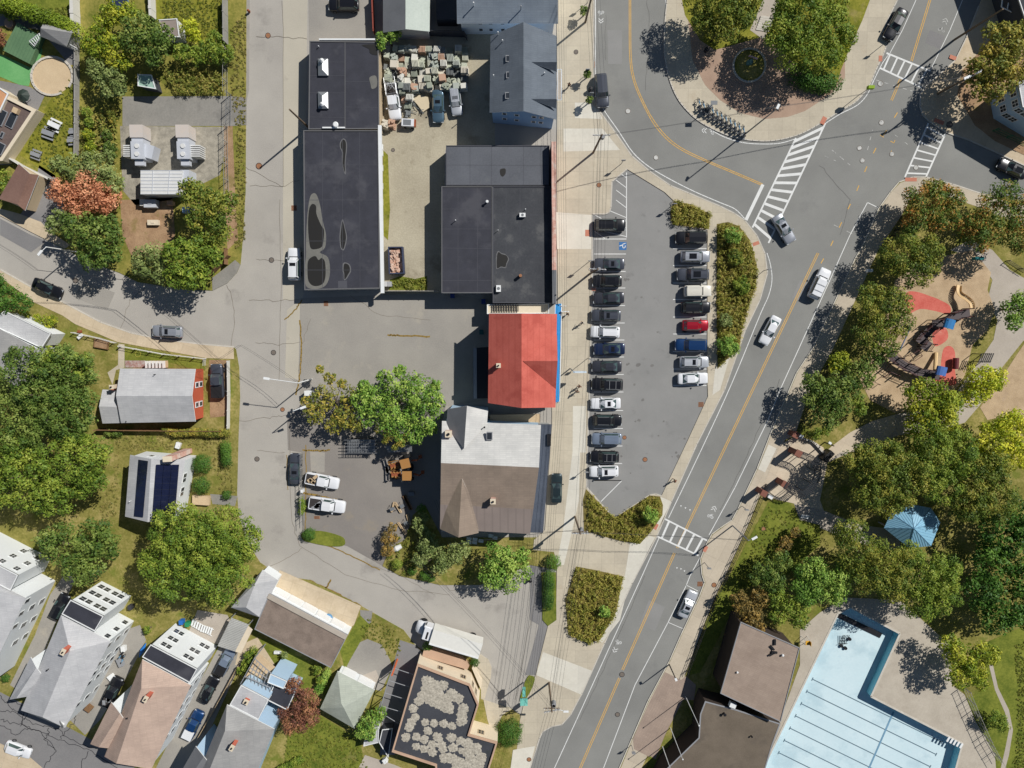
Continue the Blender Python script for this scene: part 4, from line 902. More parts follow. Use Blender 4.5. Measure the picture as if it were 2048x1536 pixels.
# ---- white three-storey houses, bottom left
GR = 'white three-storey houses in a row'
z3 = (6.6,4.1,1.6)
B = building('triple_decker_house', 'white house cut by the left edge, grey roof', 'house', (10,1200), 8, group=GR)
block(B, [t40(-560,-240),t40(-60,-60),t40(100,30),t40(90,110)][0:0] or [(-80,1090),(37,1150),(22,1181),(-95,1120)], 8.0, r_lgrey, w_white, ov=.15)
I, ro = block(B, [(-90,1126),(52,1196),(-38,1385),(-180,1310)], 7.8, r_lgrey, w_white, ridge=[(-30,1175),(-100,1340)], hr=9.6, ov=.3, hip=True)
windows(B, I, 1, (6.4,), (.06,.2,.34), .7, 1.0); windows(B, I, 1, (3.9,1.5), (.2,.4,.6), .8, 1.1, dbl=True)
I2 = inset([G(x,y,8) for x,y in ((-80,1090),(37,1150),(22,1181),(-95,1120))], .15); windows(B, I2, 0, (6.6,4.2,1.8), (.62,.88), .8, 1.0, dbl=True)
B = building('triple_decker_house', 'white house with pale grey roof, second from the left in its row', 'house', (120,1310), 8, group=GR)
I2, ro = block(B, [t40(568,188),t40(832,320),t40(762,440),t40(497,302)], 8.2, r_black, w_white, ov=.12)
windows(B, I2, 0, z3, (.26,.72), 2.0, 1.1, dbl=True)
I, ro = block(B, [t40(488,312),t40(882,522),t40(520,1215),t40(168,1075)], 7.8, r_lgrey, w_white, ridge=[t40(560,600),t40(340,1130)], hr=9.8, hip=True, ov=.3)
windows(B, I, 1, (6.6,4.1,1.6), (.08,.3,.42,.54,.8), .75, 1.1); windows(B, I, 0, z3, (.9,), .8, 1.0)
I3, _ = block(B, [t40(245,650),t40(350,810),t40(215,965),t40(75,990)], 7.7, r_lgrey, w_white, ridge=[t40(290,735),t40(130,980)], hr=9.0, ov=.2)
block(B, [t40(425,1040),t40(520,1180),t40(500,1222),t40(375,1100)], 7.9, r_mgrey, w_white, ridge=[t40(395,1045),t40(505,1200)], hr=8.5, hip=True, ov=.1)
chimney(B, t40(505,608), 10.8, 8.4, .55, .9, R(-30)); vent(B, t40(375,755), 8.6, .5, .08, black)
B = building('triple_decker_house', 'white house with tan roof, third from the left in its row', 'house', (310,1400), 8, group=GR)
I2, ro = block(B, [t40(1208,545),t40(1580,742),t40(1520,852),t40(1140,645)], 8.0, r_black, w_white, ov=.12)
windows(B, I2, 0, (6.4,4.2), (.22,.72), 1.7, 1.0, dbl=True); windows(B, I2, 0, (1.9,), (.2,.8), 1.7, 1.0, dbl=True)
I, ro = block(B, [t40(1138,668),t40(1528,875),t40(1210,1545),t40(835,1445)], 7.6, r_tan, w_white, ridge=[t40(1130,900),t40(930,1500)], hr=9.6, hip=True, ov=.3)
windows(B, I, 1, (6.2,4.0,1.6), (.08,.32,.5,.7), .75, 1.1)
I3, _ = block(B, [t40(890,1010),t40(1025,1195),t40(880,1380),t40(722,1345)], 7.5, r_tan, w_white, ridge=[t40(960,1100),t40(790,1370)], hr=8.9, ov=.2)
chimney(B, t40(1165,985), 10.6, 8.2, .55, .9, R(-30)); vent(B, t40(1015,1140), 8.6, .6, .09, black)
B = building('triple_decker_house', 'pale blue-walled house with grey roof, rightmost in its row', 'house', (480,1450), 8, group=GR)
I, ro = block(B, [t40(1815,1030),t40(2195,1225),t40(1960,1800),t40(1560,1640)], 7.2, r_mgrey, w_blue, ridge=[t40(1800,1240),t40(1640,1640)], hr=9.2, hip=True, ov=.3)
windows(B, I, 1, (6.0,), (.2,.35,.5,.65), .8, 1.2)
I2, _ = block(B, [t40(1965,850),t40(2130,920),t40(2215,960),t40(2110,1180)] and [t40(1930,870),t40(2150,985),t40(2068,1148),t40(1838,1030)], 7.0, r_lgrey, w_blue, ov=.1)
block(B, [t40(1565,1362),t40(1700,1530),t40(1600,1700),t40(1440,1580)], 7.0, r_dgrey, w_blue, ridge=[t40(1630,1445),t40(1500,1640)], hr=8.4, ov=.2)
I4, _ = block(B, [t40(2200,850),t40(2365,925),t40(2300,1070),t40(2140,990)], 4.6, r_black, w_blue, ov=.1); windows(B, I4, 1, (2.8,), (.4,), .8, 1.2)
I5, _ = block(B, [t40(2165,780),t40(2300,840),t40(2270,900),t40(2140,850)], 5.6, w_blue, w_blue, ov=.05)
windows(B, I2, 1, (5.2,), (.3,.7), .8, 1.2)
chimney(B, t40(1855,1375), 10.0, 7.6, .55, .9, R(-30)); chimney(B, t40(1968,1008), 7.6, 7.0, .7, .7, R(-27)); vent(B, t40(1695,1510), 8.2, .5, .1, black)
# roof deck joists at its back
b = MB(); P = [G(*t40(1920,870),5.2), G(*t40(2035,660),5.2), G(*t40(2195,800),5.2), G(*t40(2155,940),5.2)]
for k in range(8):
    t = k/7; b.tube(P[0].lerp(P[3], t), P[1].lerp(P[2], t), .07, n=4)
for t in (0, .33, .66, 1): b.tube(P[0].lerp(P[1], t), P[3].lerp(P[2], t), .08, n=4)
for p in P: b.box((p.x,p.y,2.6), (.14,.14,5.2))
b.build('deck_frame', trimg, B)
MB().prism([(p.x,p.y) for p in P], 3.2, 3.3, bottom=True).build('deck_floor', wood, B)
# ---- long garage, hip garage, shed
t41 = tile(1,3)
B = building('garage', 'long flat gravel-roofed garage with white doors onto a concrete apron', 'garage', (610,1260), 2.8)
W, ro = polyflat(B, [t41(110,135),t41(735,468),t41(600,735),t41(-12,425)], 2.9, r_tar, w_white, .08, .12, trimg)
W2 = [G(*t41(110,135),2.9), G(*t41(735,468),2.9)]
a = math.atan2(W2[1].y-W2[0].y, W2[1].x-W2[0].x); nrm = Vector((-math.sin(a), math.cos(a), 0))
for k, t in enumerate((.11,.29,.47,.65,.84)):
    p = W2[0].lerp(W2[1], t)+nrm*.06; b = MB(); b.box((p.x,p.y,1.25), (2.3,.1,2.2), a); b.build('garage_door', trim, B)
b = MB(); p = (W2[0]+W2[1])/2-nrm*.5; b.box((p.x,p.y,3.03), ((W2[1]-W2[0]).length,.8,.18), a); b.build('front_parapet', m_path, B)
B = building('garage', 'square garage with sage hipped roof and two white doors', 'garage', (695,1400), 3)
q = [t41(652,762),t41(950,912),t41(788,1222),t41(512,1062)]
I, ro = block(B, q, 2.7, r_sage, w_white, ridge=[t41(682,1020),t41(700,1050)], hr=4.2, hip=True, ov=.25)
A_, B2 = I[0], I[1]; a = math.atan2(B2.y-A_.y, B2.x-A_.x); nrm = Vector((-math.sin(a), math.cos(a), 0))
for t in (.26,.72):
    p = Vector((A_.x,A_.y,0)).lerp(Vector((B2.x,B2.y,0)), t)+nrm*.05; b = MB(); b.box((p.x,p.y,1.15), (2.3,.1,2.1), a); b.build('garage_door', trim, B)
B = building('garden_shed', 'small white shed with pale gabled roof right of the hipped garage', 'shed', (745,1480), 2.5)
block(B, [t41(900,1215),t41(1010,1160),t41(975,1370),t41(862,1350)] and [t41(985,1200),t41(980,1330),t41(860,1360),t41(880,1230)], 2.3, r_lgrey, w_white, ridge=[t41(985,1265),t41(870,1295)] and None, ov=.15)
block(B, [t41(1010,1225),t41(1095,1215),t41(1060,1450),t41(985,1330)], 2.0, w_dark, w_dark, ov=.1)
B = building('garden_shed', 'grey hipped garage beneath the big round tree', 'garage', (505,1180), 3)
block(B, [(525,1140),(556,1160),(520,1235),(462,1215)], 2.8, r_lgrey, w_white, ridge=[(510,1168),(492,1215)], hr=4.0, hip=True, ov=.2)
B = building('carport', 'pale corrugated carport beside the silver pickup', 'carport', (466,1270), 2.5)
P = [G(*t40(1850,335),2.5), G(*t40(1990,390),2.5), G(*t40(1880,605),2.5), G(*t40(1740,560),2.5)]
b = MB(); b.prism([(p.x,p.y) for p in P], 2.4, 2.5, bottom=True); ro = b.build('roof', mat('corrugated_sheet', C(168,168,164), C(186,186,182), var=.1, stripes=(R(65), .35, C(120,120,118), .6)), B)
P2 = [G(*t40(1985,400),2.3), G(*t40(2020,430),2.3), G(*t40(1930,615),2.3), G(*t40(1880,605),2.3)]; b = MB(); b.prism([(p.x,p.y) for p in P2], 2.2, 2.35, bottom=True); b.build('side_panel', w_cream, B)
for p in P: b = MB(); b.box((p.x*.995+P[0].x*.0025+P[2].x*.0025,p.y,1.2), (.1,.1,2.4)); b.build('post', trimg, B)
# ---- angular building with ballast on its roof
B = building('office_building', 'angular office building with pale ballast rings on its dark roof', 'building', (880,1430), 4)
P9 = [t41(1292,700),t41(1712,862),t41(1782,1022),t41(1708,1262),t41(1932,1325),t41(1840,1620),t41(1440,1660),t41(1436,1512),t41(1088,1398)]
W = [G(x,y,4.2) for x,y in P9]
W, ro = polyflat(B, W, 4.2, mat('blue_black_membrane', C(64,66,72), C(76,78,84), var=.05, rough=.7, wet=(.2,.6,C(52,60,54),.5)), w_cream, .35, .26, w_pink, world=True)
windows(B, W, 0, (2.9,), (.42,.86), .75, 1.0, frame=w_tan, dbl=True); windows(B, W, 3, (2.9,), (.4,), .9, 1.0, frame=w_tan, dbl=True)
windows(B, W, 1, (2.9,), (.25,.6), .5, 1.6, frame=w_tan)
b = MB()
P = [G(*t41(x,y),1.4) for x,y in ((1340,600),(1400,592),(1650,670),(1705,722),(1690,750),(1640,735),(1400,665),(1330,640))]
b.prism([(p.x,p.y) for p in P], 0, 1.4); b.build('entry_canopy', w_pink, B)
P = [G(*t41(x,y),1.2) for x,y in ((1735,712),(1808,850),(1800,910),(1728,740))]; MB().prism([(p.x,p.y) for p in P], 0, 1.2).build('planter_wall', w_cream, B)
ball = mat('ballast_gravel', C(160,152,138), C(196,189,174), var=.3, s1=3, s2=9, bump=.9, wet=(2.6,.6,C(120,116,108),.6))
b = MB(); rg = random.Random(3); cc = []
def ring(pts, r=38, st=48):
    for p_, q_ in zip(pts[:-1], pts[1:]):
        n = max(1, int(math.dist(p_, q_)/st))
        for k in range(n): cc.append((p_[0]+(q_[0]-p_[0])*k/n, p_[1]+(q_[1]-p_[1])*k/n, r))
ring([(1370,840),(1440,880),(1490,880),(1560,940),(1620,980),(1660,1060),(1640,1160),(1610,1210)], 44); ring([(1370,900),(1340,960),(1420,1000),(1500,1040),(1590,1080)], 46, 40); ring([(1380,850),(1400,930),(1460,960),(1530,990),(1600,1000)], 48, 40)
ring([(1300,1000),(1260,1060),(1270,1130),(1220,1210),(1200,1290),(1190,1340)], 38, 42); ring([(1350,1170),(1420,1180),(1500,1180),(1560,1200),(1620,1220)], 34, 50)
cc += [(1375,1240,36),(1290,1285,36),(1350,1310,36),(1405,1350,36),(1285,1365,34),(1340,1385,36),(1405,1410,36),(1455,1290,40),(1480,1350,36),(1490,1390,34),(1560,1295,40),(1575,1375,40),(1640,1320,36),(1640,1400,30)]
ring([(1690,1340),(1760,1380),(1800,1450),(1780,1540),(1720,1560),(1640,1500),(1560,1460),(1470,1450)], 46, 44); ring([(1700,1420),(1740,1500),(1650,1540),(1560,1540)], 46, 44)
for i, (x, y, r) in enumerate(cc):
    p = G(*t41(x+rg.uniform(-6,6), y), 4.25); rr = r/4/12.0*1.05
    n = 26; vs = [(p.x,p.y,4.26+i*.0006)]; 
    for k in range(n): t = 2*math.pi*k/n; q_ = rr*rg.uniform(.74,1.1); vs.append((p.x+q_*math.cos(t), p.y+q_*math.sin(t), 4.205+i*.0006))
    b.add(vs, [(0,k+1,(k+1) % n+1) for k in range(n)])
b.build('ballast_patches', ball, ro)['kind'] = 'stuff'
# steel pergola west of it
T_ = thing('steel_pergola', 'open steel pergola frame beside the angular office building', 'pergola', tuple(G(770,1370,0)))
b = MB(); zz = 3.0
Lp = [G(*t41(x,y),zz) for x,y in ((1098,735),(1060,835),(1030,935),(1000,1040),(975,1080))]; Rp = [G(*t41(x,y),zz) for x,y in ((1262,790),(1228,888),(1200,988),(1165,1088),(1140,1180))]
b.path(Lp, .09); 
for p, q in zip(Lp, Rp): b.tube(p, q, .06)
b.build('beam', trimg, T_); b = MB()
for p in Lp: b.box((p.x,p.y,1.5), (.12,.12,3.0))
b.build('post', trimg, T_); b = MB(); b.box((Lp[0].x,Lp[0].y-.6,1.6), (.25,1.5,3.0), R(-20)); b.build('painted_end_panel', mat('orange_panel', C(214,110,70)), T_)
# ---- recreation buildings
B = building('recreation_building', 'upper brown-roofed block of the pool building', 'building', (1520,1340), 5)
w_umber = mat('shade_darkened_brick', C(66,57,52), var=.1, coords='obj', s2=8)  # wall brown darkened so the shade on these walls sits in the colour
I, ro = block(B, [(1481,1243),(1599,1295),(1561,1443),(1440,1386)], 5.9, r_brown2, w_umber, ov=.4, fascia=trimg)
vent(B, (1566,1311), 5.9, .4, .12); vent(B, (1475,1345), 5.9, .3, .1)
b = MB(); 
for k, (x, y) in enumerate(((1550,1285),(1545,1296),(1549,1305),(1543,1309))): p = G(x,y,6.2); b.box((p.x,p.y,6.1), (.3,.9,.3), R(k*40))
b.build('roof_ducting', black, B)
B = building('recreation_building', 'lower wide block of the pool building with stained brown roof', 'building', (1450,1490), 3.5)
W = [G(x,y,4.2) for x,y in ((1410,1402),(1470,1418),(1561,1447),(1545,1490),(1500,1640),(1280,1640),(1330,1540),(1397,1475),(1400,1428))]
W, ro = polyflat(B, W, 4.2, r_brown3, w_umber, .05, .2, trimg, world=True)
b = MB(); p = G(1466,1411,4.9); b.box((p.x,p.y,4.6), (1.0,.8,.7), R(-20)); b.build('roof_fan', trim, B); vent(B, (1450,1430), 4.2, .6, .16, black); vent(B, (1504,1474), 4.2, .4, .1, black)
# ---- gazebo
T_ = thing('gazebo', 'round gazebo with pale blue ribbed metal roof among the trees', 'gazebo', tuple(G(1826,1056,0)))
hx = [G(x,y,3.0) for x,y in ((1782,1026),(1820,1008),(1862,1016),(1881,1045),(1862,1092),(1818,1096),(1768,1056))]; pk = G(1828,1057,5.0)
gz = mat('pale_blue_metal', C(134,184,212), C(144,194,220), var=.03, coords='obj', rough=.5)
b = MB(); n = len(hx)
for i in range(n): b.add([hx[i], hx[(i+1) % n], pk], [(0,1,2),(2,1,0)])
ro = b.build('roof', gz, T_); b = MB()
for i in range(n):
    b.tube(hx[i], pk, .05, n=5)
b.build('hip_rib', flat('rib_blue', C(96,140,170)), ro); b = MB()
for i in range(n):
    a_, c_ = hx[i], hx[(i+1) % n]; mm = (a_+c_)/2
    for k in range(1, 9):
        s_ = a_.lerp(c_, k/9); f = 1-abs(k/9-.5)*2
        e_ = s_+(pk-mm)*(f*.93); b.tube(s_+Vector((0,0,.02)), e_+Vector((0,0,.02)), .025, n=4, caps=False)
b.build('standing_seam', flat('seam_blue', C(120,168,198)), ro)
for p in inset(hx, .5): b = MB(); b.box((p.x,p.y,1.5), (.18,.18,3.0)); b.build('post', trimg, T_)
# ---- top right houses
B = building('gabled_house', 'pale blue house with grey roof at the right edge behind the brown tree', 'house', (2050,190), 6)
I, ro = block(B, [(2035,165),(2110,140),(2120,260),(2044,214)], 6.6, r_lgrey, w_blue, ov=.2)
MB().prism([(p.x,p.y) for p in (G(1990,195,2),G(2030,178,2),G(2060,240,2),G(2000,235,2))], 0, 2.4).build('bay', w_blue, B) if 0 else None
windows(B, I, 3, (5.2,2.6), (.25,.7), .9, 1.2, dbl=True); windows(B, I, 2, (5.2,2.6), (.75,.93), .9, 1.2, dbl=True)
B = building('porch_house', 'dark house corner with white railed porch at the top right edge', 'house', (2055,20), 4)
block(B, [(2010,-80),(2120,-40),(2110,60),(2048,36)], 5.0, w_dark, w_dark, ov=.1)
b = MB(); P = [G(2006,-10,3), G(2003,14,3), G(2037,31,3), G(2050,-10,3)]
for u in (0,1,2): b.tube(P[u], P[u+1], .08, n=5)
for k in range(4): b.tube(P[1].lerp(P[2], k/3), P[0].lerp(P[3], k/3), .1, n=5)
b.build('porch_rail', trim, B)
# ---- top left structures
t00 = tile(0,0)
B = building('flat_roof_house', 'brown flat-roofed extension with skylights and white parapet at the left edge', 'house', (30,250), 3)
P = [G(*t00(x,y),1.9) for x,y in ((70,770),(300,885),(30,1290),(-250,1300),(-200,900))]
W, ro = polyflat(B, P, 1.9, mat('brown_roof', C(104,90,86), C(120,104,98), var=.08), w_cream, .3, .5, w_cream, world=True)
for px, w, l in ((t00(90,965),1.2,2.2),(t00(10,940),1.2,2.4),(t00(5,1190),1.0,1.8),(t00(15,1080),.5,1.0)): skylight(B, px, 1.9, w, l, R(-28))
b = MB(); p = G(*t00(118,882),2.5); b.box((p.x,p.y,2.2), (.8,.8,.6), R(-28)); b.build('roof_box', wood, B)
B = building('flat_roof_house', 'orange-roofed room above the brown flat extension at the left edge', 'house', (0,195), 3)
P = [G(*t00(x,y),2.3) for x,y in ((-200,650),(0,700),(72,750),(0,900),(-200,900))]; polyflat(B, P, 2.3, mat('orange_roof', C(206,152,112), C(216,164,124), var=.05), w_cream, .1, .2, trim, world=True)
B = building('garden_shed', 'brown hip-roofed shed at the left edge beside the street', 'shed', (40,370), 3)
block(B, [t00(150,1310),t00(310,1400),t20(200,150),t20(-10,55)], 2.8, mat('brown_shed_roof', C(128,98,88), C(142,112,100), var=.06), w_tan, ridge=[t00(240,1390),t20(140,100)], hr=3.8, ov=.2)
B = building('playhouse', 'grey gambrel-roofed playhouse with side ladders', 'playhouse', (118,75), 3)
block(B, [t00(325,230),t00(385,180),t00(560,230),t00(625,290)][0:0] or [t00(322,290),t00(345,190),t00(615,250),t00(530,370)], 2.6, r_mgrey, w_grey, ridge=[t00(325,225),t00(572,262)], hr=3.4, ov=.15)
b = MB()
for k in range(6):
    p, q = G(*t00(545+k*14,345+k*8),2.0), G(*t00(555+k*12,368+k*8),1.4); b.tube(p, q, .05, n=4)
b.tube(G(*t00(540,345),2.0), G(*t00(620,388),1.8), .05, n=4); b.tube(G(*t00(545,372),1.3), G(*t00(622,400),1.2), .05, n=4)
b.build('ladder', trim, B)
T_ = thing('green_platform', 'flat green deck cover with small ladder in the top left yard', 'deck', tuple(G(45,85,0)))
P = [G(*t00(x,y),1.1) for x,y in ((140,180),(330,290),(235,510),(20,400))]; b = MB(); b.prism([(p.x,p.y) for p in P], .1, 1.1); b.build('deck_surface', mat('green_mat', C(92,124,92), C(104,136,100), var=.05, stripes=(R(28), .5, C(84,114,84), .5)), T_)
T_ = thing('step_ladder', 'white folding pool ladder on the green deck cover', 'ladder', tuple(G(67,83,1.1)))
b = MB(); p0, p1, q0, q1 = G(*t00(235,330),1.5), G(*t00(315,268),2.2), G(*t00(275,370),1.5), G(*t00(322,300),2.2)
for a_, c_ in ((p0,p1),(q0,q1)): b.tube(a_, c_, .07, n=5)
for k in range(6): b.tube(p0.lerp(p1, k/5), q0.lerp(q1, k/5), .06, n=5)
b.build('frame', trim, T_)
B = building('garden_shed', 'small pale green shed in the tree shade', 'shed', (295,165), 2.3)
block(B, [t00(1105,595),t00(1215,600),t00(1250,715),t00(1105,690)], 2.3, mat('mint_roof', C(160,190,176), var=.05), w_dark, ov=.1)
B = building('garden_shed', 'grey-brown roofed shed beside the yellow-green bush', 'shed', (342,60), 2.5)
block(B, [t00(1270,160),t00(1420,150),t00(1440,300),t00(1320,300)], 2.5, mat('taupe_shed_roof', C(146,134,128), C(158,146,138), var=.05), trim, ov=.1, fascia=trim)
# ------------------------------------------------------------------ vehicles
PAINT = {}
def paint(name, c):
    if name not in PAINT:
        PAINT[name] = mat('paint_'+name, c, rough=.28, spec=.5, coat=.6, var=.02, coords='obj', metal=.35 if name not in ('white','cream') else 0)
    return PAINT[name]
paints = {'black': C(34,35,40), 'charcoal': C(66,68,76), 'gunmetal': C(84,88,98), 'navy': C(38,52,84), 'slate_blue': C(86,112,130), 'silver': C(168,172,180), 'white': C(232,234,238),
          'cream': C(226,222,210), 'red': C(170,24,44), 'blue': C(28,66,116), 'silver_blue': C(140,154,174), 'dark_green': C(48,62,66), 'pearl': C(206,210,216)}
cglass = mat('car_glass', (.035,.06,.062,1), (.07,.11,.105,1), rough=.06, spec=.9, var=.2, coords='obj', s1=1.2)  # teal base tone stands in for sky reflected in the glass
droof = mat('sunroof_glass', (.012,.013,.016,1), rough=.12, spec=.4, var=.1, coords='obj')
rubber = flat('tyre_rubber', C(28,28,30), rough=.9); rimm = flat('alloy_rim', C(150,152,156), rough=.35, metal=.7)
headl = flat('headlamp_glass', C(214,220,224), rough=.15); taill = flat('tail_lamp_red', C(150,24,24), rough=.2); plastic = flat('black_plastic', C(30,30,33), rough=.7)
bedm = flat('truck_bed_liner', C(58,54,54), rough=.9)
SPEC = {
 'sedan': dict(L=4.8, W=1.84, hood=.93, deck=.98, roof=1.44, wf=(.82,.10), wr=(-1.72,-1.0), ww=.80, wt=.60),
 'suv': dict(L=4.65, W=1.88, hood=1.04, deck=1.06, roof=1.68, wf=(.92,.36), wr=(-2.12,-1.72), ww=.83, wt=.66),
 'big_suv': dict(L=5.05, W=1.98, hood=1.14, deck=1.14, roof=1.82, wf=(1.0,.48), wr=(-2.36,-2.05), ww=.88, wt=.74),
 'hatch': dict(L=4.2, W=1.78, hood=.95, deck=.98, roof=1.50, wf=(.85,.20), wr=(-1.92,-1.45), ww=.78, wt=.60),
 'jeep': dict(L=4.3, W=1.86, hood=1.14, deck=1.12, roof=1.80, wf=(.62,.34), wr=(-1.95,-1.85), ww=.80, wt=.74),
 'pickup': dict(L=5.5, W=1.98, hood=1.12, deck=1.10, roof=1.80, wf=(1.12,.60), wr=(-.72,-.58), ww=.86, wt=.70, bed=True),
}
CARM = {}
def carmesh(kind):
    if kind in CARM: return CARM[kind]
    S = SPEC[kind]; L, W = S['L'], S['W']; h = L/2; hw = W/2
    parts = []
    def reg(n, b, m, par=None, smooth=False):
        o = b.build(n, m, None, local=True, smooth=smooth); parts.append((n, o.data, par, m)); bpy.data.objects.remove(o)
    st = [(-1,.74,.9),(-.985,.86,.96),(-.94,.94,1),(-.8,.98,1),(-.5,1,1),(0,1,1),(.4,1,1),(.7,.985,1),(.86,.95,.97),(.94,.88,.9),(.985,.76,.78),(1,.6,.62)]
    b = MB(); rows = []
    for (u, w, zz) in st:
        x = u*h; y = hw*w
        t = S['hood'] if x > S['wf'][0] else S['deck']
        zt = t*zz if u > .3 or u < -.9 else t
        if x > S['wf'][0]: zt = S['hood']*(1-.10*((x-S['wf'][0])/(h-S['wf'][0]))**1.6)*(1 if u < .9 else zz+.05)
        zb = .32 if abs(u) < .95 else .42
        rows.append([(x,-y*.92,zb),(x,-y,.52),(x,-y*.99,zt*.80),(x,-y*.93,zt*.95),(x,-y*.78,zt+.005),(x,0,zt+.045),(x,y*.78,zt+.005),(x,y*.93,zt*.95),(x,y*.99,zt*.80),(x,y,.52),(x,y*.92,zb)])
    vs = [p for r in rows for p in r]; n = len(rows[0]); fs = []
    for i in range(len(rows)-1):
        for j in range(n-1): fs.append((i*n+j, (i+1)*n+j, (i+1)*n+j+1, i*n+j+1))
        fs.append((i*n+n-1, (i+1)*n+n-1, (i+1)*n, i*n))
    fs.append(tuple(range(n))); fs.append(tuple(range((len(rows)-1)*n, len(rows)*n))[::-1])
    fs = [f[::-1] for f in fs]
    bed = S.get('bed')
    b.add(vs, fs); reg('body', b, 'PAINT', smooth=True)
    zb, zr = S['deck']-.02, S['roof']; (f0, f1), (r0, r1) = S['wf'], S['wr']; wb, wt = S['ww'], S['wt']
    # greenhouse: pillars and roof painted, glass slightly inset
    q = lambda x, y, z: (x, y, z)
    def pane(nm, c4, shrink=.90, m='GLASS'):
        c = Vector((0,0,0)); c4 = [Vector(p) for p in c4]
        for p in c4: c += p/4
        nrm = (c4[1]-c4[0]).cross(c4[3]-c4[0]).normalized()
        if nrm.dot(c-Vector((c.x*.5,0,.6))) < 0: nrm = -nrm; c4 = c4[::-1]
        b = MB(); b.add([c+(p-c)*shrink+nrm*.012 for p in c4]+[c+(p-c)*shrink*.98-nrm*.03 for p in c4], [(0,1,2,3),(0,4,5,1),(1,5,6,2),(2,6,7,3),(3,7,4,0)]); reg(nm, b, m)
    b = MB(); zm = zr-.03
    lo = [(f0,-wb,zb),(f0+.06,0,zb),(f0,wb,zb),(r0,wb,zb),(r0-.04,0,zb),(r0,-wb,zb)]; up = [(f1,-wt,zm),(f1+.06,0,zr),(f1,wt,zm),(r1,wt,zm),(r1-.04,0,zr),(r1,-wt,zm)]
    b.add(lo+up, [(i,(i+1)%6,(i+1)%6+6,i+6) for i in range(6)]); b.add([up[0],up[1],up[2],up[3],up[4],up[5]], [(0,1,4,5),(1,2,3,4)]); reg('cabin', b, 'PAINT')
    pane('windshield', [(f0-.02,-wb*.97,zb+.03),(f0-.02,wb*.97,zb+.03),(f1+.01,wt*.97,zm-.01),(f1+.01,-wt*.97,zm-.01)], .97)
    pane('rear_window', [(r0+.02,wb*.95,zb+.04),(r0+.02,-wb*.95,zb+.04),(r1-.01,-wt*.95,zm-.01),(r1-.01,wt*.95,zm-.01)], .9)
    for s in (-1, 1):
        pane('side_window', [(f0-.25,s*wb,zb+.05),(r0+.25,s*wb,zb+.05),(r1+.08,s*wt,zm-.03),(f1-.05,s*wt,zm-.03)], .96)
        b = MB(); b.box((f0-.12,s*(hw+.09),zb+.10), (.16,.22,.13)); reg('side_mirror', b, 'PAINT')
        b = MB(); b.box((h*.955,s*hw*.66,S['hood']*.76), (.12,.34,.12)); reg('headlight', b, headl)
        b = MB(); b.box((-h*.978,s*hw*.70,S['deck']*.82), (.08,.26,.14)); reg('tail_light', b, taill)
        for x in (h*.63, -h*.60):
            b = MB(); b.tube((x,s*(hw-.24),.33), (x,s*(hw+.01),.33), .33 if not bed else .38, n=14); reg('wheel', b, rubber)
            b = MB(); b.tube((x,s*(hw-.02),.33), (x,s*(hw+.02),.33), .2, n=10); reg('rim', b, rimm, 'wheel')
    b = MB(); b.box((h*.985,0,.62), (.05,hw*1.0,.16)); reg('grille', b, plastic)
    b = MB(); b.box((f1-.1 if False else f0+.10,0,S['hood']+.035), (.12,wb*1.6,.02)); reg('wiper_cowl', b, plastic)
    if bed:
        x0, x1 = r0-.12, -h+.14
        b = MB(); b.box(((x0+x1)/2,0,S['deck']+.05), (x0-x1,wb*1.72,.03)); reg('truck_bed', b, bedm)
        b = MB()
        for s in (-1,1): b.box(((x0+x1)/2,s*wb*.98,S['deck']+.1), (x0-x1+.1,.14,.16))
        b.box((x1,0,S['deck']+.1), (.1,wb*2.08,.16)); b.box((x0+.02,0,S['deck']+.1), (.1,wb*2.08,.16)); reg('bed_side', b, 'PAINT')
    CARM[kind] = parts; return parts
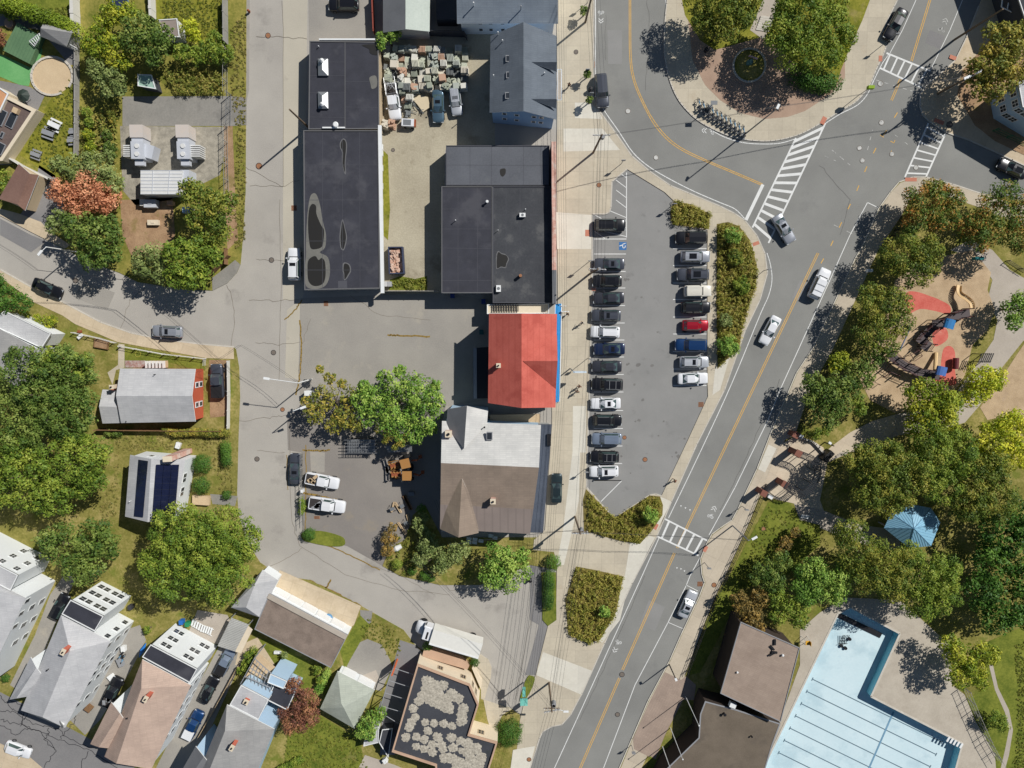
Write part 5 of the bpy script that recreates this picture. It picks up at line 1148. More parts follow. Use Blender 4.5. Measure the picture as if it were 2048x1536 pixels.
def extra(root, kind, opt):
    S = SPEC[kind]; zr = S['roof']; (f0, f1), (r0, r1) = S['wf'], S['wr']; wt = S['wt']; p = paint(*opt['p'])
    def put(n, b, m):
        o = b.build(n, m, None, local=True); o.parent = root; return o
    if opt.get('sun'): b = MB(); l = .5 if opt['sun'] == 1 else 1.15; b.box((f1-.35-l/2,0,zr+.005), (l,wt*1.25,.03)); put('sunroof', b, droof)
    if opt.get('rails'):
        for s in (-1,1): b = MB(); b.box(((f1+r1)/2-.05,s*wt*.9,zr+.05), (abs(f1-r1)*.86,.045,.05)); put('roof_rail', b, metal if opt['rails'] == 2 else plastic)
    if opt.get('bars'):
        for t in (.3,.7): b = MB(); b.box((f1+(r1-f1)*t,0,zr+.09), (.06,wt*1.9,.04)); put('roof_bar', b, metal)
    if opt.get('ribs'):
        b = MB()
        for k in range(-3,4): b.box(((f1+r1)/2,k*wt*.24,zr+.012), (abs(f1-r1)*.85,.05,.02))
        put('roof_ribs', b, p)
    if opt.get('cargo'):
        b = MB(); h = S['L']/2; x0, x1 = r0-.3, -h+.4; rg = random.Random(int(root.location.x*7))
        for k in range(5): b.box((x0+(x1-x0)*rg.random(), (rg.random()-.5)*1.0, S['deck']+.14), (.4+.5*rg.random(),.3+.3*rg.random(),.12), rg.random())
        put('cargo', b, wood if opt['cargo'] == 1 else trimg)
    if opt.get('cover'):
        h = S['L']/2; b = MB(); b.box(((r0-.12-h+.1)/2,0,S['deck']+.21), (h+r0-.25,S['ww']*2.0,.06)); put('bed_cover', b, paint('white', paints['white']) if opt['cover'] == 2 else plastic)
    if opt.get('rack'):
        b = MB(); h = S['L']/2; hw = S['ww']*.95; z = S['roof']+.15
        for s in (-1,1):
            b.tube((r0-.1,s*hw,z), (-h-.6,s*hw,z), .04)
            for x in (r0-.2,-h+.2): b.tube((x,s*hw,1.1), (x,s*hw,z), .035)
        for x in (r0-.2,-h+.2,-h-.5): b.tube((x,-hw,z), (x,hw,z), .035)
        rg = random.Random(2)
        for k in range(9): b.tube((r0-.3-rg.random(),rg.uniform(-hw,hw),z+.05), (-h+rg.random()*.6,rg.uniform(-hw,hw),z+.08), .03)
        put('ladder_rack', b, metal)
def car(kind, pcol, px, head, label, name='parked_car', cat='car', group=None, s=1.0, z=.02, **opt):
    S = SPEC[kind]; g = G(px[0], px[1], S['roof']*.55)
    a = R(head+random.Random(int(px[0]*3+px[1])).uniform(-1.8,1.8))
    root = thing(name, label, cat, (g.x, g.y, z), a, group); root.scale = (s, s, s)
    opt['p'] = (pcol, paints[pcol]); pm = paint(pcol, paints[pcol]); wheel = None; under = opt.get('under')
    for (n, me, par, m) in carmesh_mat(kind):
        o = bpy.data.objects.new(n, me); col.objects.link(o)
        o.parent = wheel if par else root
        if n == 'wheel': wheel = o
        if m == 'PAINT': o.material_slots[0].link = 'OBJECT'; o.material_slots[0].material = pm
    extra(root, kind, opt); return root
def carmesh_mat(kind):
    if kind in CARM: return CARM[kind]
    global _pm
    base = paint('white', paints['white'])
    # resolve the placeholders to real materials while the meshes are built
    orig = MB.build
    def bld(self, n, m, parent=None, local=False, smooth=False):
        if m == 'PAINT': m = base
        elif m == 'GLASS': m = cglass
        return orig(self, n, m, parent, local, smooth)
    MB.build = bld
    try: carmesh(kind)
    finally: MB.build = orig
    return CARM[kind]
GL, GRt = 'cars parked along the left side of the lot', 'cars parked along the right side of the lot'
L_ = [('suv','black',(1220,450),0,'black car parked across the hatched bay at the top of the lot',dict(s=1.05,rails=1,z=.03)),
 ('sedan','gunmetal',(1218,528),180,'blue-grey sedan below the blue accessible bay sign',dict(sun=1)),
 ('suv','black',(1214,562),180,'black SUV second below the blue accessible bay sign',dict(sun=2)),
 ('sedan','charcoal',(1217,596),180,'charcoal sedan third below the accessible bay sign, no roof window',dict(s=1.02)),
 ('suv','gunmetal',(1212,631),180,'dark grey SUV with sunroof just above the closed-roof white SUV',dict(sun=1,rails=1)),
 ('suv','white',(1210,664),180,'white SUV with closed roof in the middle of the left side of the lot',dict(rails=1)),
 ('sedan','navy',(1218,698),180,'navy blue sedan just below the white SUV with closed roof',dict(sun=1,s=1.04)),
 ('sedan','charcoal',(1213,733),180,'dark grey sedan between the navy sedan and the big black SUV',dict()),
 ('big_suv','black',(1214,769),180,'big black SUV with silver roof bars above the white sedan',dict(bars=1,rails=2)),
 ('sedan','white',(1211,807),180,'white sedan with black sunroof on the left side of the lot',dict(sun=1)),
 ('suv','black',(1215,841),0,'black SUV nosed out to the right between the white sedan and the silver-blue SUV',dict(rails=2)),
 ('suv','silver_blue',(1213,878),180,'silver-blue SUV with ribbed roof',dict(ribs=1,s=1.04)),
 ('suv','black',(1209,914),180,'black SUV with silver roof rails just above the last white SUV',dict(rails=2,bars=1)),
 ('suv','white',(1208,943),180,'white SUV with black sunroof, bottom one on the left side of the lot',dict(sun=1,rails=1))]
for k, c, p, h, lb, o in L_: car(k, c, p, h, lb, group=GL, **o)
R_ = [('big_suv','black',(1383,475),180,'black SUV at the top of the right side of the lot',dict()),
 ('suv','silver',(1391,513),0,'silver SUV with dark glass roof, second on the right side of the lot',dict(sun=2)),
 ('big_suv','gunmetal',(1386,549),180,'dark grey SUV with black roof rack above the cream off-roader',dict(sun=2,rails=1)),
 ('jeep','cream',(1396,582),0,'cream boxy off-roader on the right side of the lot',dict(ribs=1)),
 ('suv','black',(1392,615),0,'black SUV between the cream off-roader and the red car',dict(rails=1)),
 ('hatch','red',(1391,651),0,'bright red hatchback, the only red car',dict()),
 ('big_suv','blue',(1382,690),180,'blue SUV with ribbed roof just below the red hatchback',dict(ribs=1)),
 ('suv','pearl',(1389,724),0,'pearl white SUV with black sunroof below the blue SUV',dict(sun=1,rails=1)),
 ('sedan','white',(1386,757),0,'white sedan, bottom one on the right side of the lot',dict())]
for k, c, p, h, lb, o in R_: car(k, c, p, h, lb, group=GRt, **o)
car('big_suv','gunmetal',(1204,181),-85,'dark grey SUV parked at the curve opposite the slate-roofed house')
car('sedan','black',(1791,49),242,'black sedan parked at the top right above the crosswalk', s=1.03)
car('sedan','silver',(1568,458),-57,'silver car driving over the lower end of the long crosswalk', name='moving_car', sun=1, z=.01, s=1.03)
car('big_suv','white',(1640,567),66,'white SUV driving up the main road', name='moving_car', bars=1, z=.01)
car('sedan','white',(1540,661),244,'white sedan driving down the main road beside the planting bed', name='moving_car', z=.01)
car('sedan','pearl',(1376,1208),68,'pale silver car in the marked bay by the east sidewalk below the lower crosswalk', sun=1, z=.01)
car('sedan','dark_green',(1113,976),88,'dark green sedan parked on the sidewalk beside the cross-gabled house', z=.14)
car('big_suv','white',(588,528),90,'white SUV with sunroof parked beside the long black roof', sun=1, rails=1)
car('suv','silver',(334,663),177,'silver-grey SUV with sunroof parked on the curved street', sun=1, rails=1, s=1.02)
car('sedan','black',(95,577),-25,'black sedan parked in the tree shade on the curved street', sun=2)
car('pickup','gunmetal',(434,762),90,'dark grey pickup in the driveway beside the red-walled cottage', name='pickup_truck', cat='pickup', cover=1, z=.12)
car('sedan','gunmetal',(591,937),88,'dark grey sedan parked beside the contractor yard fence', sun=1, s=1.04)
car('pickup','white',(644,962),-12,'white pickup, upper of the two in the contractor yard', name='pickup_truck', cat='pickup', cargo=1, z=.03)
car('pickup','white',(654,1010),-10,'white pickup, lower of the two in the contractor yard', name='pickup_truck', cat='pickup', cargo=2, z=.03, s=1.08)
car('suv','black',(687,9),180,'black SUV in the building shadow at the top edge', z=.03)
car('pickup','white',(786,203),-84,'white pickup with a loaded ladder rack in the salvage yard', name='pickup_truck', cat='pickup', rack=1, z=.03)
car('sedan','slate_blue',(876,213),-89,'slate blue sedan parked below the salvage piles', sun=1, z=.03, s=1.02)
car('suv','pearl',(911,201),-82,'pearl white SUV parked at the right edge of the salvage yard', sun=1, ribs=1, z=.03, s=.95)
car('suv','black',(119,1213),62,'black SUV in the driveway between the two leftmost white houses', z=.12)
car('pickup','black',(224,1384),62,'black pickup in the driveway left of the tan-roofed house', name='pickup_truck', cat='pickup', rails=1, z=.12, cargo=2)
car('pickup','silver_blue',(451,1322),62,'silver pickup half under the corrugated carport', name='pickup_truck', cat='pickup', cover=1, z=.12, s=.95)
car('sedan','black',(418,1379),62,'black car with sunroof in the driveway behind the silver pickup', sun=2, z=.12, s=1.02)
car('pickup','blue',(386,1450),62,'blue pickup with white bed cover in the driveway right of the tan-roofed house', name='pickup_truck', cat='pickup', cover=2, z=.12, s=.98)
car('hatch','white',(37,1499),-22,'small white car on the cracked street in the bottom left corner', z=.12, s=1.05)
car('sedan','black',(2024,337),157,'black car in deep shade on the side street at the right edge', sun=2, z=.01)
# ---- box truck
g = G(893, 1272, 1.5); T_ = thing('box_truck', 'white box truck parked beside the angular office building', 'truck', (g.x, g.y, .01), ang((965,1290),(830,1250)))
wt_ = paint('white', paints['white']); boxm = flat('truck_box_cream', C(232,231,224), rough=.5)
def loc(n, b, m, par=None, sm=False):
    o = b.build(n, m, None, local=True, smooth=sm); o.parent = par or T_; return o
b = MB(); b.box((-1.75,0,2.15), (8.3,2.6,2.5)); loc('cargo_box', b, boxm)
b = MB(); b.box((-1.75,1.17,3.41), (8.3,.26,.04)); loc('box_edge', b, trim)
b = MB(); b.box((3.15,0,1.7), (1.5,2.3,1.8)); b.box((3.1,0,2.75), (1.3,2.0,.35)); cb = loc('cab', b, wt_)
b = MB(); b.box((3.1,.2,2.94), (.3,1.2,.05)); loc('roof_vent', b, plastic, cb)
b = MB(); b.box((3.93,0,2.05), (.08,2.0,.8)); loc('windshield', b, cglass)
b = MB()
sec = [(3.85,1.12,1.55),(4.5,1.05,1.5),(5.0,.9,1.35),(5.25,.7,1.05)]
vs = []; 
for x, y, z in sec: vs += [(x,-y,.5),(x,-y,z*.85),(x,-y*.8,z),(x,y*.8,z),(x,y,z*.85),(x,y,.5)]
b.add(vs, [(i*6+j, i*6+j+1, (i+1)*6+j+1, (i+1)*6+j) for i in range(3) for j in range(5)]+[(18,19,20,21,22,23)]); loc('hood', b, wt_, None, True)
for s in (-1,1):
    b = MB(); b.box((5.0,s*.85,.95), (.2,.3,.25)); loc('headlight', b, headl)
    b = MB(); b.box((3.7,s*1.4,2.1), (.15,.3,.5)); loc('side_mirror', b, plastic)
    for x in (4.2,-4.2): b = MB(); b.tube((x,s*.85,.48), (x,s*1.2,.48), .48, n=16); loc('wheel', b, rubber)
b = MB(); b.box((-.4,0,.75), (10,1.0,.25)); loc('chassis', b, plastic)
# ---- backhoe loaders
yel = mat('machine_yellow', C(184,140,84), C(160,112,64), var=.15, coords='obj'); orr = mat('machine_orange', C(142,78,52), C(164,96,66), var=.15, coords='obj')
def digger(px, rot, label):
    global T_
    g = G(px[0], px[1], 0); T_ = thing('backhoe_loader', label, 'backhoe', (g.x,g.y,.02), R(rot), 'yellow diggers in the contractor yard')
    b = MB(); b.box((-.9,0,1.15), (1.5,.7,.6)); loc('engine_cover', b, orr); b = MB()
    for k in range(7): b.box((-.2-k*.25,.35*(-1)**k,1.5), (.2,.3,.12), k)
    loc('hydraulics', b, yel)
    b = MB(); b.box((1.0,0,2.5), (1.5,1.5,.1)); cb = loc('cab_roof', b, yel)
    b = MB()
    for x in (.35,1.65):
        for s in (-.65,.65): b.box((x,s,1.6), (.08,.08,1.8))
    loc('cab_frame', b, black, cb)
    b = MB(); b.box((1.1,0,1.1), (1.0,.9,.6)); loc('seat_base', b, plastic)
    for s in (-1,1):
        b = MB(); b.tube((1.2,s*.65,.65), (1.2,s*1.05,.65), .65, n=14); loc('wheel', b, rubber)
        b = MB(); b.tube((-1.2,s*.6,.45), (-1.2,s*.95,.45), .45, n=14); loc('wheel', b, rubber)
        b = MB(); b.tube((-.2,s*.6,1.4), (-2.1,s*.6,.7), .08); loc('loader_arm', b, yel)
    b = MB(); b.box((-2.4,0,.45), (.7,2.3,.08)); b.box((-2.1,0,.7), (.08,2.3,.6)); b.box((-2.4,1.15,.6), (.6,.05,.4)); b.box((-2.4,-1.15,.6), (.6,.05,.4)); loc('bucket', b, flat('bucket_grey', C(150,146,142)))
    b = MB(); b.tube((1.9,0,1.0), (3.0,.1,2.6), .13); b.tube((3.0,.1,2.6), (3.4,.2,1.0), .1); b.box((3.3,.2,.7), (.5,.5,.5)); loc('boom', b, orr)
digger((806,945), 0, 'yellow loader with wide grey bucket, lower of the two diggers')
digger((803,924), 14, 'yellow and orange digger, upper of the two, against the trees')
# ---- small compressor cart in the salvage yard
g = G(818,247,.5); T_ = thing('compressor_cart', 'white and orange compressor cart below the salvage piles', 'compressor', (g.x,g.y,.03), R(-3))
b = MB(); b.box((-.1,0,.75), (1.9,1.1,.75)); loc('housing', b, wt_); b = MB(); b.box((-.2,0,1.14), (1.2,.8,.05)); loc('lid', b, steel); b = MB(); b.box((.95,0,.7), (.3,1.1,.6)); loc('end_panel', b, orr)
for x in (-.6,.5):
    for s in (-1,1): b = MB(); b.tube((x,s*.5,.22), (x,s*.68,.22), .22, n=10); loc('wheel', b, rubber)
# ---- dumpster
P = [G(*t12(x,y),1.5) for x,y in ((1055,437),(1172,436),(1185,652),(1062,656))]
T_ = thing('roll_off_skip', 'dark blue roll-off skip half full of rubble in the dirt yard', 'dumpster', tuple(cen(P)))
dk = flat('skip_blue', C(58,66,92), rough=.6)
inn = inset(P, .16); b = MB()
for i in range(4):
    j = (i+1) % 4; o1,o2,i1,i2 = P[i],P[j],inn[i],inn[j]
    b.add([(o1.x,o1.y,.15),(o2.x,o2.y,.15),(o2.x,o2.y,1.5),(o1.x,o1.y,1.5),(i1.x,i1.y,.15),(i2.x,i2.y,.15),(i2.x,i2.y,1.5),(i1.x,i1.y,1.5)], [(0,1,2,3),(3,2,6,7),(5,4,7,6)])
b.add([(p.x,p.y,.15) for p in P], [(0,1,2,3)]); b.build('container', dk, T_)
rub = mat('rubble', C(196,130,98), C(224,206,190), var=.15, s1=1.4, s2=5, bump=.6)
rg = random.Random(9); b = MB(); cc_ = cen(P)
b.add([(p.x,p.y,.6+.15*(i % 2)) for i, p in enumerate(inn)], [(0,1,2,3)])
for k in range(45): b.box((cc_.x+rg.uniform(-.75,.45), cc_.y+rg.uniform(-1.7,1.6), .7+rg.random()*.35), (.2+rg.random()*.5,.2+rg.random()*.4,.12), rg.random()*3)
tag(b.build('rubble_heap', rub), 'pink and white rubble heaped inside the blue skip', 'rubble', kind='stuff')
# ------------------------------------------------------------------ foliage
def leafmat(name, a, b_, c_):
    """three tints of the leaves themselves, picked clump by clump"""
    if name in MATS: return MATS[name]
    m = bpy.data.materials.new(name); m.use_nodes = True; MATS[name] = m
    nt = m.node_tree; N = nt.nodes; L = nt.links; bs = N['Principled BSDF']
    at = N.new('ShaderNodeAttribute'); at.attribute_name = 'tint'
    rp = N.new('ShaderNodeValToRGB'); e = rp.color_ramp.elements
    e[0].position = .15; e[0].color = a; e[1].position = .9; e[1].color = c_; q = e.new(.5); q.color = b_
    L.new(at.outputs['Fac'], rp.inputs[0]); L.new(rp.outputs[0], bs.inputs['Base Color'])
    bs.inputs['Roughness'].default_value = .55; bs.inputs['Specular IOR Level'].default_value = .25
    tr = N.new('ShaderNodeBsdfTranslucent'); L.new(rp.outputs[0], tr.inputs[0])
    mx = N.new('ShaderNodeMixShader'); mx.inputs[0].default_value = .18
    L.new(bs.outputs[0], mx.inputs[1]); L.new(tr.outputs[0], mx.inputs[2]); L.new(mx.outputs[0], N['Material Output'].inputs[0])
    return m
K = 1.5
PAL = {'green': leafmat('leaves_green', C(68,92,32,k=K), C(100,122,42,k=K), C(142,150,60,k=K)),
 'dark': leafmat('leaves_dark', C(52,76,30,k=K), C(84,106,44,k=K), C(124,136,66,k=K)),
 'bright': leafmat('leaves_bright', C(72,106,40,k=K), C(108,140,56,k=K), C(156,174,84,k=K)),
 'lime': leafmat('leaves_lime', C(110,128,26,k=K), C(160,168,40,k=K), C(206,200,70,k=K)),
 'olive': leafmat('leaves_olive', C(62,82,32,k=K), C(98,114,42,k=K), C(144,138,58,k=K)),
 'sage': leafmat('leaves_sage', C(80,96,50,k=K), C(112,126,70,k=K), C(146,154,96,k=K)),
 'yellow': leafmat('leaves_yellow_green', C(80,104,30,k=K), C(122,136,38,k=K), C(168,166,54,k=K)),
 'orange': leafmat('leaves_orange', C(164,108,78,k=1.5), C(190,130,96,k=1.5), C(206,154,118,k=1.5)),
 'maroon': leafmat('leaves_maroon', C(88,58,50,k=K), C(120,78,62,k=K), C(150,108,74,k=K)),
 'autumn': leafmat('leaves_autumn', C(60,86,34,k=K), C(92,112,44,k=K), C(172,120,58,k=K)),
 'gold': leafmat('leaves_gold', C(84,96,40,k=K), C(120,122,50,k=K), C(170,150,68,k=K)),
 'brown': leafmat('leaves_brown', C(80,76,44,k=K), C(120,102,56,k=K), C(160,130,66,k=K)),
 'hedge': leafmat('leaves_hedge', C(44,74,26,k=K), C(64,98,36,k=K), C(92,124,46,k=K)),
 'cedar': leafmat('leaves_cedar', C(72,90,24,k=K), C(104,124,34,k=K), C(146,158,50,k=K)),
 'weeds': leafmat('leaves_weeds', C(86,100,40,k=K), C(120,124,54,k=K), C(158,144,78,k=K)),
 'weedsg': leafmat('leaves_bed', C(100,108,42,k=1.4), C(132,130,52,k=1.4), C(158,144,76,k=1.4)),
 'grassy': leafmat('grass_blades', C(84,100,36,k=1.3), C(112,120,46,k=1.3), C(142,138,64,k=1.3)),
 'straw': leafmat('dry_blades', C(100,104,50,k=1.3), C(126,122,62,k=1.3), C(152,138,84,k=1.3))}
bark = mat('bark', C(112,98,84), C(134,120,104), var=.15, coords='obj', s2=8, bump=.4)
def clump_mesh(name, centres, leaf, cover, seed, inner=.14, elong=1.7, spray=0.0, core=True):
    """centres: array (n,5) x,y,z,r,flatness. Leaves (small rhombi) on and in each clump."""
    rs = np.random.RandomState(seed); V = []; TT = []
    for (x, y, z, r, fl) in centres:
        tb = rs.rand()*.62+.02
        n = max(12, int(cover*4*math.pi*r*r*.6/(leaf*leaf*elong*.5)))
        d = rs.normal(size=(n, 3)); d /= np.linalg.norm(d, axis=1)[:, None]; d[:, 2] = np.where(d[:, 2] < -.35, -d[:, 2], d[:, 2])
        rad = r*np.where(rs.rand(n) < inner, rs.uniform(.3,.8,n), rs.uniform(.82,1.12,n))
        bumpy = 1+.16*np.sin(d[:,0]*7+seed+x)*np.cos(d[:,1]*6+y)
        c = np.array([x, y, z])+d*rad[:, None]*bumpy[:, None]*np.array([1, 1, fl])
        nr = d*1.0+rs.normal(size=(n, 3))*.42+np.array([0, 0, .25]); nr /= np.linalg.norm(nr, axis=1)[:, None]
        t = rs.normal(size=(n, 3))
        if spray: t = t*(1-spray)+d*spray*2
        t -= nr*(t*nr).sum(1)[:, None]; t /= np.linalg.norm(t, axis=1)[:, None]+1e-9
        u = np.cross(nr, t); s = leaf*rs.uniform(.6, 1.3, n)[:, None]
        q = np.stack([c-t*s*elong*.5, c+u*s*.5, c+t*s*elong*.5, c-u*s*.5], 1)
        V.append(q.reshape(-1, 3)); TT.append(np.clip(tb+rs.rand(n)*.38+.10*(rs.rand(n) < .1), 0, 1))
    V = np.concatenate(V); T_ = np.concatenate(TT); nq = len(T_)
    return V, T_
def mesh_from(name, V, T_, m, loc):
    nq = len(T_); me = bpy.data.meshes.new(name)
    me.vertices.add(nq*4); me.vertices.foreach_set('co', (V-np.array(loc)).astype(np.float32).ravel())
    me.loops.add(nq*4); me.loops.foreach_set('vertex_index', np.arange(nq*4, dtype=np.int32))
    me.polygons.add(nq); me.polygons.foreach_set('loop_start', np.arange(nq, dtype=np.int32)*4)
    me.update(calc_edges=True)
    at = me.attributes.new('tint', 'FLOAT', 'FACE'); at.data.foreach_set('value', T_.astype(np.float32))
    me.materials.append(m); return me
NL = [0]
def crown_from_blobs(blobs, h, leaf, cover, seed, sub=.36, flat_=.62, dens=1.0, spray=0.0):
    """blobs: list of (px,py,rpx) outline discs in the photograph at the crown's height"""
    rs = np.random.RandomState(seed); cs = []
    for (x, y, rp) in blobs:
        zc = h*.62; g = G(x, y, zc); rr = rp/(FPX/(HC-zc))*.97
        rz = min(rr*flat_*1.2, h*.42)
        sub = float(min(.34, max(.15, 1.0/rr)))
        nsub = max(5, int(dens*5.5*(1/sub)**2*.42))
        gold = math.pi*(3-math.sqrt(5))
        for k in range(nsub):
            cz = 1-(k+.5)/nsub*1.25; cz = max(-.3, cz); sz = math.sqrt(max(0, 1-cz*cz)); a = k*gold+rs.uniform(-.5,.5)+seed
            q = 1-sub*rs.uniform(.72, 1.0)
            sr = rr*sub*rs.uniform(.72, 1.18)
            jit = rs.uniform(.84, 1.06)
            if rs.rand() < .25: sr *= .5; jit *= 1.12
            cs.append((g.x+rr*q*sz*math.cos(a)*jit, g.y+rr*q*sz*math.sin(a)*jit, zc+rz*q*cz*rs.uniform(.6, 1.18), sr*.92, .85))
        cs.append((g.x, g.y, zc-.3*rz, rr*.6, .6))
    return cs
def tree(name, label, cat, blobs, h, pal, seed=1, leaf=.25, cover=.55, sub=.32, group=None, flat_=.7, spray=0., dens=1.0, trunk=None, z0=.1):
    bx = sum(b[0]*b[2] for b in blobs)/sum(b[2] for b in blobs); by = sum(b[1]*b[2] for b in blobs)/sum(b[2] for b in blobs)
    g = G(bx, by, h*.62); root = thing(name, label, cat, (g.x, g.y, z0), group=group); ORG[root.name] = Vector((g.x, g.y, z0))
    cs = crown_from_blobs(blobs, h, leaf, cover, seed, sub, flat_, dens, spray)
    V, T_ = clump_mesh(name, cs, leaf, cover, seed, spray=spray); NL[0] += len(T_)
    me = mesh_from('crown', V, T_, PAL[pal], (g.x, g.y, z0)); o = bpy.data.objects.new('crown', me); col.objects.link(o); o.parent = root
    rt = max(.1, h*.024); b = MB(); rs = random.Random(seed)
    b.tube((g.x,g.y,z0-.1), (g.x+rs.uniform(-.1,.1),g.y+rs.uniform(-.1,.1),h*.38), rt*1.25, rt*.8, n=9)
    for k in range(6):
        c = cs[rs.randrange(len(cs))]; z_ = h*rs.uniform(.26,.42)
        mid = Vector((g.x+(c[0]-g.x)*.5, g.y+(c[1]-g.y)*.5, z_+(c[2]-z_)*.6)); b.tube((g.x,g.y,z_), mid, rt*.55, rt*.35, n=6); b.tube(mid, (c[0],c[1],c[2]), rt*.35, rt*.15, n=5)
    b.build('trunk', bark, root); return root
T = lambda lb, bl, h, pal, **k: tree(k.pop('name', 'tree'), lb, k.pop('cat', 'tree'), bl, h, pal, **k)
PG = 'trees in the park'; WG = 'street and garden trees on the west side'
T('large round green tree covering the street corner by the solar-panel house', [(360,1060,68),(455,1070,70),(350,1140,72),(440,1150,72),(405,1105,90),(490,1085,45),(300,1120,28)], 12, 'green', seed=11, leaf=.2, sub=.24, group=WG)
T('huge dense green tree at the left edge, upper half of the mass', [(60,760,78),(140,745,60),(40,850,68),(130,820,70),(95,790,60),(170,800,34)], 11, 'dark', seed=12, leaf=.22, sub=.22, group=WG)
T('huge green tree at the left edge, lower half of the mass', [(60,960,75),(150,930,75),(30,900,55),(110,985,55),(185,900,40),(190,960,30),(-10,980,50)], 11, 'green', seed=13, leaf=.22, sub=.22, group=WG)
T('bright green tree crown over the house at the left edge', [(120,720,38),(165,730,32),(90,735,30)], 10, 'green', seed=14, leaf=.3, sub=.3, group=WG)
T('dark green tree above the leftmost white house', [(130,1090,55),(190,1075,48),(180,1125,42),(100,1080,30),(215,1090,34),(160,1140,36)], 9, 'dark', seed=15, leaf=.26, spray=.4, group=WG)
T('orange-leaved tree between the green trees by the curved street', [(130,385,34),(180,375,40),(215,390,34),(160,410,30),(205,410,26)], 7, 'orange', seed=16, leaf=.2, sub=.3, group=WG)
T('sage green tree just above the orange tree', [(150,340,38),(200,335,40),(225,365,30),(120,330,22)], 7, 'sage', seed=17, leaf=.22, group=WG)
T('dark green tree right below the orange tree, over the curved street', [(160,460,40),(205,475,45),(190,505,42),(220,450,28),(230,510,20)], 8.5, 'dark', seed=18, leaf=.24, group=WG)
T('grey-green leaning tree at the left of the dark one', [(120,440,26),(105,455,16),(140,450,22)], 7, 'sage', seed=19, leaf=.22, group=WG)
T('olive tree overhanging the west street beside the substation', [(400,400,42),(440,420,40),(430,460,38),(385,380,28),(460,400,20),(395,440,26)], 9, 'olive', seed=20, leaf=.24, group=WG)
T('sage green tree at the left of the pair shading the curved street', [(300,520,38),(330,545,30),(285,535,25)], 7, 'sage', seed=21, leaf=.22, group=WG)
T('green maple at the right of the pair shading the curved street', [(370,520,48),(410,500,38),(390,550,36),(350,555,26),(425,515,22),(345,505,26)], 8.5, 'green', seed=22, leaf=.26, sub=.28, group=WG)
T('yellow-green bushy tree beside the playhouse', [(200,85,36),(235,105,34),(180,95,20),(250,125,20)], 6, 'yellow', seed=23, leaf=.2, group=WG)
T('pale green tree above the yellow-green one at the top left', [(230,30,30),(262,25,24),(205,50,22)], 6, 'yellow', seed=24, leaf=.22, group=WG)
T('dark green tree left of the taupe shed', [(285,60,42),(310,90,40),(265,80,30),(330,70,24),(305,115,20)], 7.5, 'dark', seed=25, leaf=.22, group=WG)
T('yellow-green tree leaning over the fence shade', [(195,140,24),(225,160,28),(240,180,16),(215,185,14)], 6, 'sage', seed=26, leaf=.2, group=WG)
T('bright yellow-green bush beside the taupe shed', [(380,55,20),(388,72,16)], 3.5, 'lime', seed=27, leaf=.16, name='bush', cat='bush')
T('green bush at the right of the yellow bush by the fence', [(430,80,20),(410,95,16)], 3, 'green', seed=28, leaf=.16, name='bush', cat='bush')
T('clipped shrub row along the top of the paved pad', [(365,108,22),(395,112,22),(425,108,22),(452,105,20)], 3.6, 'green', seed=29, leaf=.18, name='shrub_row', cat='shrub')
T('green tree overhanging the corner of the northern flat roof', [(765,78,16),(785,70,16),(795,66,12),(762,92,10)], 5, 'bright', seed=30, leaf=.18, name='tree')
T('golden leafed left part of the tree group in the lot', [(650,795,32),(630,828,26),(690,832,30),(660,756,15),(700,792,25),(613,803,15),(640,738,10),(668,850,22),(712,852,18),(684,768,12)], 6.5, 'gold', seed=31, leaf=.22, spray=.6, cover=.4, group=WG)
T('bright green compound-leaf tree, biggest of the group in the lot', [(725,800,30),(735,780,18),(790,772,38),(838,782,42),(845,830,42),(790,838,44),(750,800,36),(868,800,26),(830,868,24),(738,832,28),(800,742,16),(765,752,15),(728,770,14),(872,770,14),(800,880,14),(862,858,16)], 7.5, 'bright', seed=32, leaf=.24, spray=.5, sub=.26, group=WG)
T('yellowish sprawling branches hanging over the diggers', [(780,868,16),(803,884,14),(757,858,12),(790,895,8),(770,880,9),(815,870,9)], 7.8, 'gold', seed=33, leaf=.14, cover=.35, spray=.7, group=WG)
T('leafy green tree at the corner below the cross-gabled house', [(1000,1120,40),(1040,1135,34),(985,1150,34),(1020,1165,28),(1045,1110,20)], 7, 'bright', seed=34, leaf=.22, sub=.3, group=WG)
T('feathery green shrubs left of that corner tree', [(900,1110,34),(860,1095,28),(925,1095,22),(880,1130,22),(840,1120,18)], 4, 'sage', seed=35, leaf=.2, spray=.5, group=WG)
T('tall thin green shrub below the loader', [(840,1050,20),(855,1075,20),(845,1035,14)], 4, 'sage', seed=36, leaf=.18, spray=.5)
T('brown-leaved shrub at the yard edge', [(780,1075,20),(775,1100,18),(785,1055,12)], 3, 'brown', seed=37, leaf=.16, spray=.5, name='bush', cat='bush')
T('maroon and orange tree beside the roof deck house', [(590,1370,24),(610,1400,34),(590,1440,34),(620,1430,28),(570,1420,20)], 6.5, 'maroon', seed=38, leaf=.18, group=WG)
T('dark green tree between hipped garage and pergola', [(745,1440,24),(725,1460,20),(762,1425,16),(740,1470,16)], 5, 'bright', seed=39, leaf=.2, group=WG)
T('deep green tree at the left edge above the grey-roofed house', [(10,595,36),(45,605,24),(-10,570,30)], 6, 'hedge', seed=40, leaf=.2, group=WG)
T('lime shrubs between the sidewalk and the grey-roofed house', [(50,630,14),(95,645,18),(75,636,10),(105,640,12)], 2, 'yellow', seed=41, leaf=.14, name='bush', cat='bush')
T('tree crown at the left edge above the brown shed', [(5,355,18),(12,375,14)], 3, 'green', seed=42, leaf=.16, name='bush', cat='bush')
